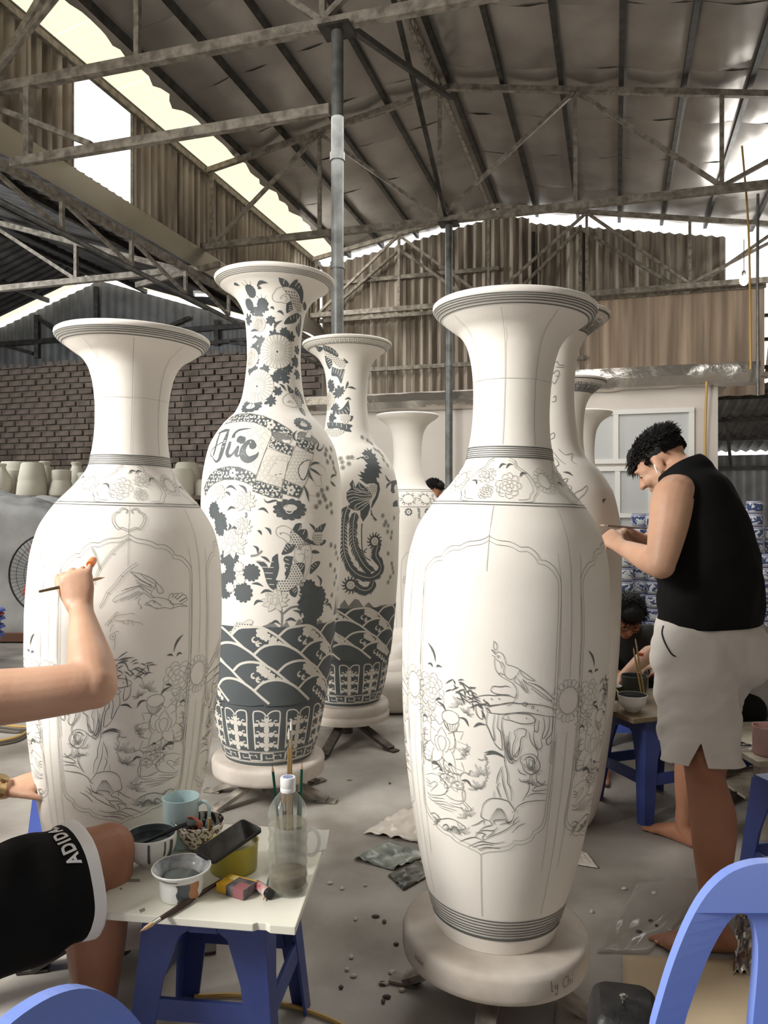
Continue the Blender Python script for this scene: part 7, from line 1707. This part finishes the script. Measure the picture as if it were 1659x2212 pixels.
# --- worker with glasses bent over the far board
def bust(label, loc, sp, srad, C_, fw, up, arms, legs, mskin, mshirt, vox=.011, sleeves=True, glasses=False, up_dir=(0,-1,0), cutz=None, pants=None):
    root = person(label, loc); b = MB(); chain(b, sp, srad, up=up_dir, seg=18); nb = V(sp[-1])
    chain(b, [nb-V((0,0,.02)), nb*.5+V(C_)*.5, V(C_)-V(up).normalized()*.03], [.062, .056, .058]); P, M = head(b, C_, fw, up)
    for s_, e_, w_, hdir in arms:
        s_, e_, w_ = V(s_), V(e_), V(w_); chain(b, [nb*.4+s_*.6-V((0,0,.03)), s_, s_*.5+e_*.5, e_], [.062, .058, .048, .040], seg=12); chain(b, [e_, e_*.65+w_*.35, w_], [.042, .039, .026], seg=12)
        n_ = V((0,0,1)); hand(b, w_, hdir, n_, V((hdir[1], -hdir[0], 0)) if s_.x > nb.x else V((-hdir[1], hdir[0], 0)), .5, .02, .95)
    for hp, kn, an, fd in legs:
        hp, kn, an = V(hp), V(kn), V(an); chain(b, [hp, hp*.5+kn*.5, kn], [.085, .076, .058], seg=12); chain(b, [kn, kn*.65+an*.35, an], [.057, .056, .036], seg=12); foot(b, an, fd); toes(b, an, fd, 1)
    put(fuse(b, vox*.8, 3), 'body', mskin, root); eyes(P, M, root)
    b = MB(); b.ball(P(0,-.022,.060), (.086,.102,.086), 20, 14, M); b.ball(P(0,.055,.092), (.066,.052,.045), 16, 10, M); me = fuse(b, .008, 4, name='hair')
    bm = bmesh.new(); bm.from_mesh(me); iv_ = M.transposed()
    bmesh.ops.delete(bm, geom=[f for f in bm.faces if (lambda q: q.z < .015+(.04 if q.y > .03 else 0)-(.04 if q.y < -.05 else 0))(iv_ @ (f.calc_center_median()-V(C_)))], context='FACES'); bm.to_mesh(me); bm.free(); hb = put(me, 'hair', M_hair, root)
    b = MB(); hairstrands(b, P, M, lambda d: d.z > .1, 11, 1100, lambda d: .032, .0024, .32, (.1,.35,.0)); hs = stuff(b.obj('hair_strands', M_hair)); hs.parent = hb
    b = MB(); chain(b, sp, [(x+.018, y+.018) for x, y in srad], up=up_dir, seg=18); cuts = [(nb+V((0,0,.045)), V((0,0,1))+(V(C_)-nb)*1.5)]
    for s_, e_, w_, hd_ in arms:
        s_, e_ = V(s_), V(e_); end = s_*.45+e_*.55; chain(b, [nb*.4+s_*.6-V((0,0,.03)), s_, s_*.2+e_*.8], [.076, .074, .070], seg=14); 
    cuts += [(V(s_)*.45+V(e_)*.55, V(e_)-V(s_)) for s_, e_, w_, hd_ in arms] if sleeves == 2 else []
    cloth(b, .010, cuts, 'shirt', mshirt, root, 4, .004)
    if pants:
        b = MB()
        for hp, kn, an, fd in legs: chain(b, [V(hp), V(hp)*.5+V(kn)*.5, V(kn)], [.105, .095, .08], seg=14)
        cloth(b, .011, [], 'trousers', pants, root, 4, .004)
    if glasses:
        g = MB()
        for s in (-1, 1):
            g.tube([P(s*.032+.024*cos(t), .098, .012+.018*sin(t)) for t in [2*pi*i/16 for i in range(17)]], .0022, 6, cap=False); g.tube([P(s*.056,.096,.014), P(s*.082,.05,.012), P(s*.084,-.01,.01)], .002, 6)
        g.tube([P(-.009,.101,.014), P(.009,.101,.014)], .002, 6); o = g.obj('glasses', M_black); o.parent = root; o.matrix_parent_inverse = root.matrix_basis.inverted()
    return root
M_dtee = mat('charcoal_jersey', S(46,46,44), .85); M_gtee = mat('grey_jersey', S(150,148,144), .85)
bust('seated worker in glasses and a charcoal shirt, head bent over the far board', (1.42,4.6,0), [(1.46,4.72,.34), (1.45,4.68,.48), (1.43,4.58,.60), (1.40,4.50,.70)], [(.15,.11), (.15,.11), (.16,.105), (.09,.075)],
     (1.385,4.385,.800), (-.05,-.74,-.66), (0,-.66,.75), [((1.245,4.52,.665), (1.215,4.36,.45), (1.245,4.10,.535), (.2,-.95,.05)), ((1.57,4.50,.665), (1.60,4.30,.46), (1.50,4.10,.55), (-.4,-.9,.0))],
     [((1.38,4.66,.33), (1.22,4.36,.36), (1.16,4.10,.085), (-.3,-1)), ((1.55,4.66,.33), (1.68,4.34,.36), (1.68,4.14,.085), (.2,-1))], M_skin2, M_dtee, sleeves=2, glasses=True, pants=M_bshort)
stool('low blue stool under the worker in glasses', (1.46, 4.74, 0), 0, .25, .26, .32, M_blue, .08)
bust('seated worker in a grey shirt reaching a pale bare arm over the far board', (1.9,4.05,0), [(1.95,4.12,.38), (1.93,4.12,.55), (1.89,4.10,.72), (1.84,4.08,.83)], [(.15,.11), (.145,.105), (.15,.10), (.08,.07)],
     (1.74,4.06,.96), (-.75,-.1,-.6), (-.6,0,.75), [((1.82,3.91,.79), (1.39,4.03,.660), (1.205,3.93,.545), (-.95,-.3,-.15)), ((1.84,4.26,.79), (1.64,4.30,.60), (1.50,4.24,.55), (-.9,-.3,0))],
     [((1.90,4.04,.36), (1.72,3.98,.40), (1.72,4.02,.085), (-1,.1)), ((1.90,4.22,.36), (1.66,4.34,.40), (1.66,4.36,.085), (-1,.2))], M_skin3, M_gtee, sleeves=2, pants=M_bshort)
stool('low blue stool under the worker in grey', (1.96, 4.13, 0), .1, .29, .26, .32, M_blue, .09)
bust('person with black hair standing behind the lone white vase', (.56,8.5,0), [(.56,8.5,.92), (.56,8.5,1.1), (.56,8.5,1.3), (.56,8.5,1.44)], [(.16,.11), (.15,.11), (.17,.11), (.09,.08)],
     (.545,8.48,1.625), (.75,-.5,-.3), (.2,-.1,1), [((.38,8.45,1.38), (.36,8.42,1.1), (.42,8.2,.95), (.1,-1,0)), ((.74,8.5,1.38), (.77,8.45,1.1), (.72,8.2,.98), (-.1,-1,0))],
     [((.47,8.5,.9), (.46,8.5,.48), (.46,8.52,.085), (0,-1)), ((.66,8.5,.9), (.67,8.5,.48), (.67,8.52,.085), (0,-1))], M_skin2, M_gtee, vox=.014, sleeves=2, pants=M_bshort)
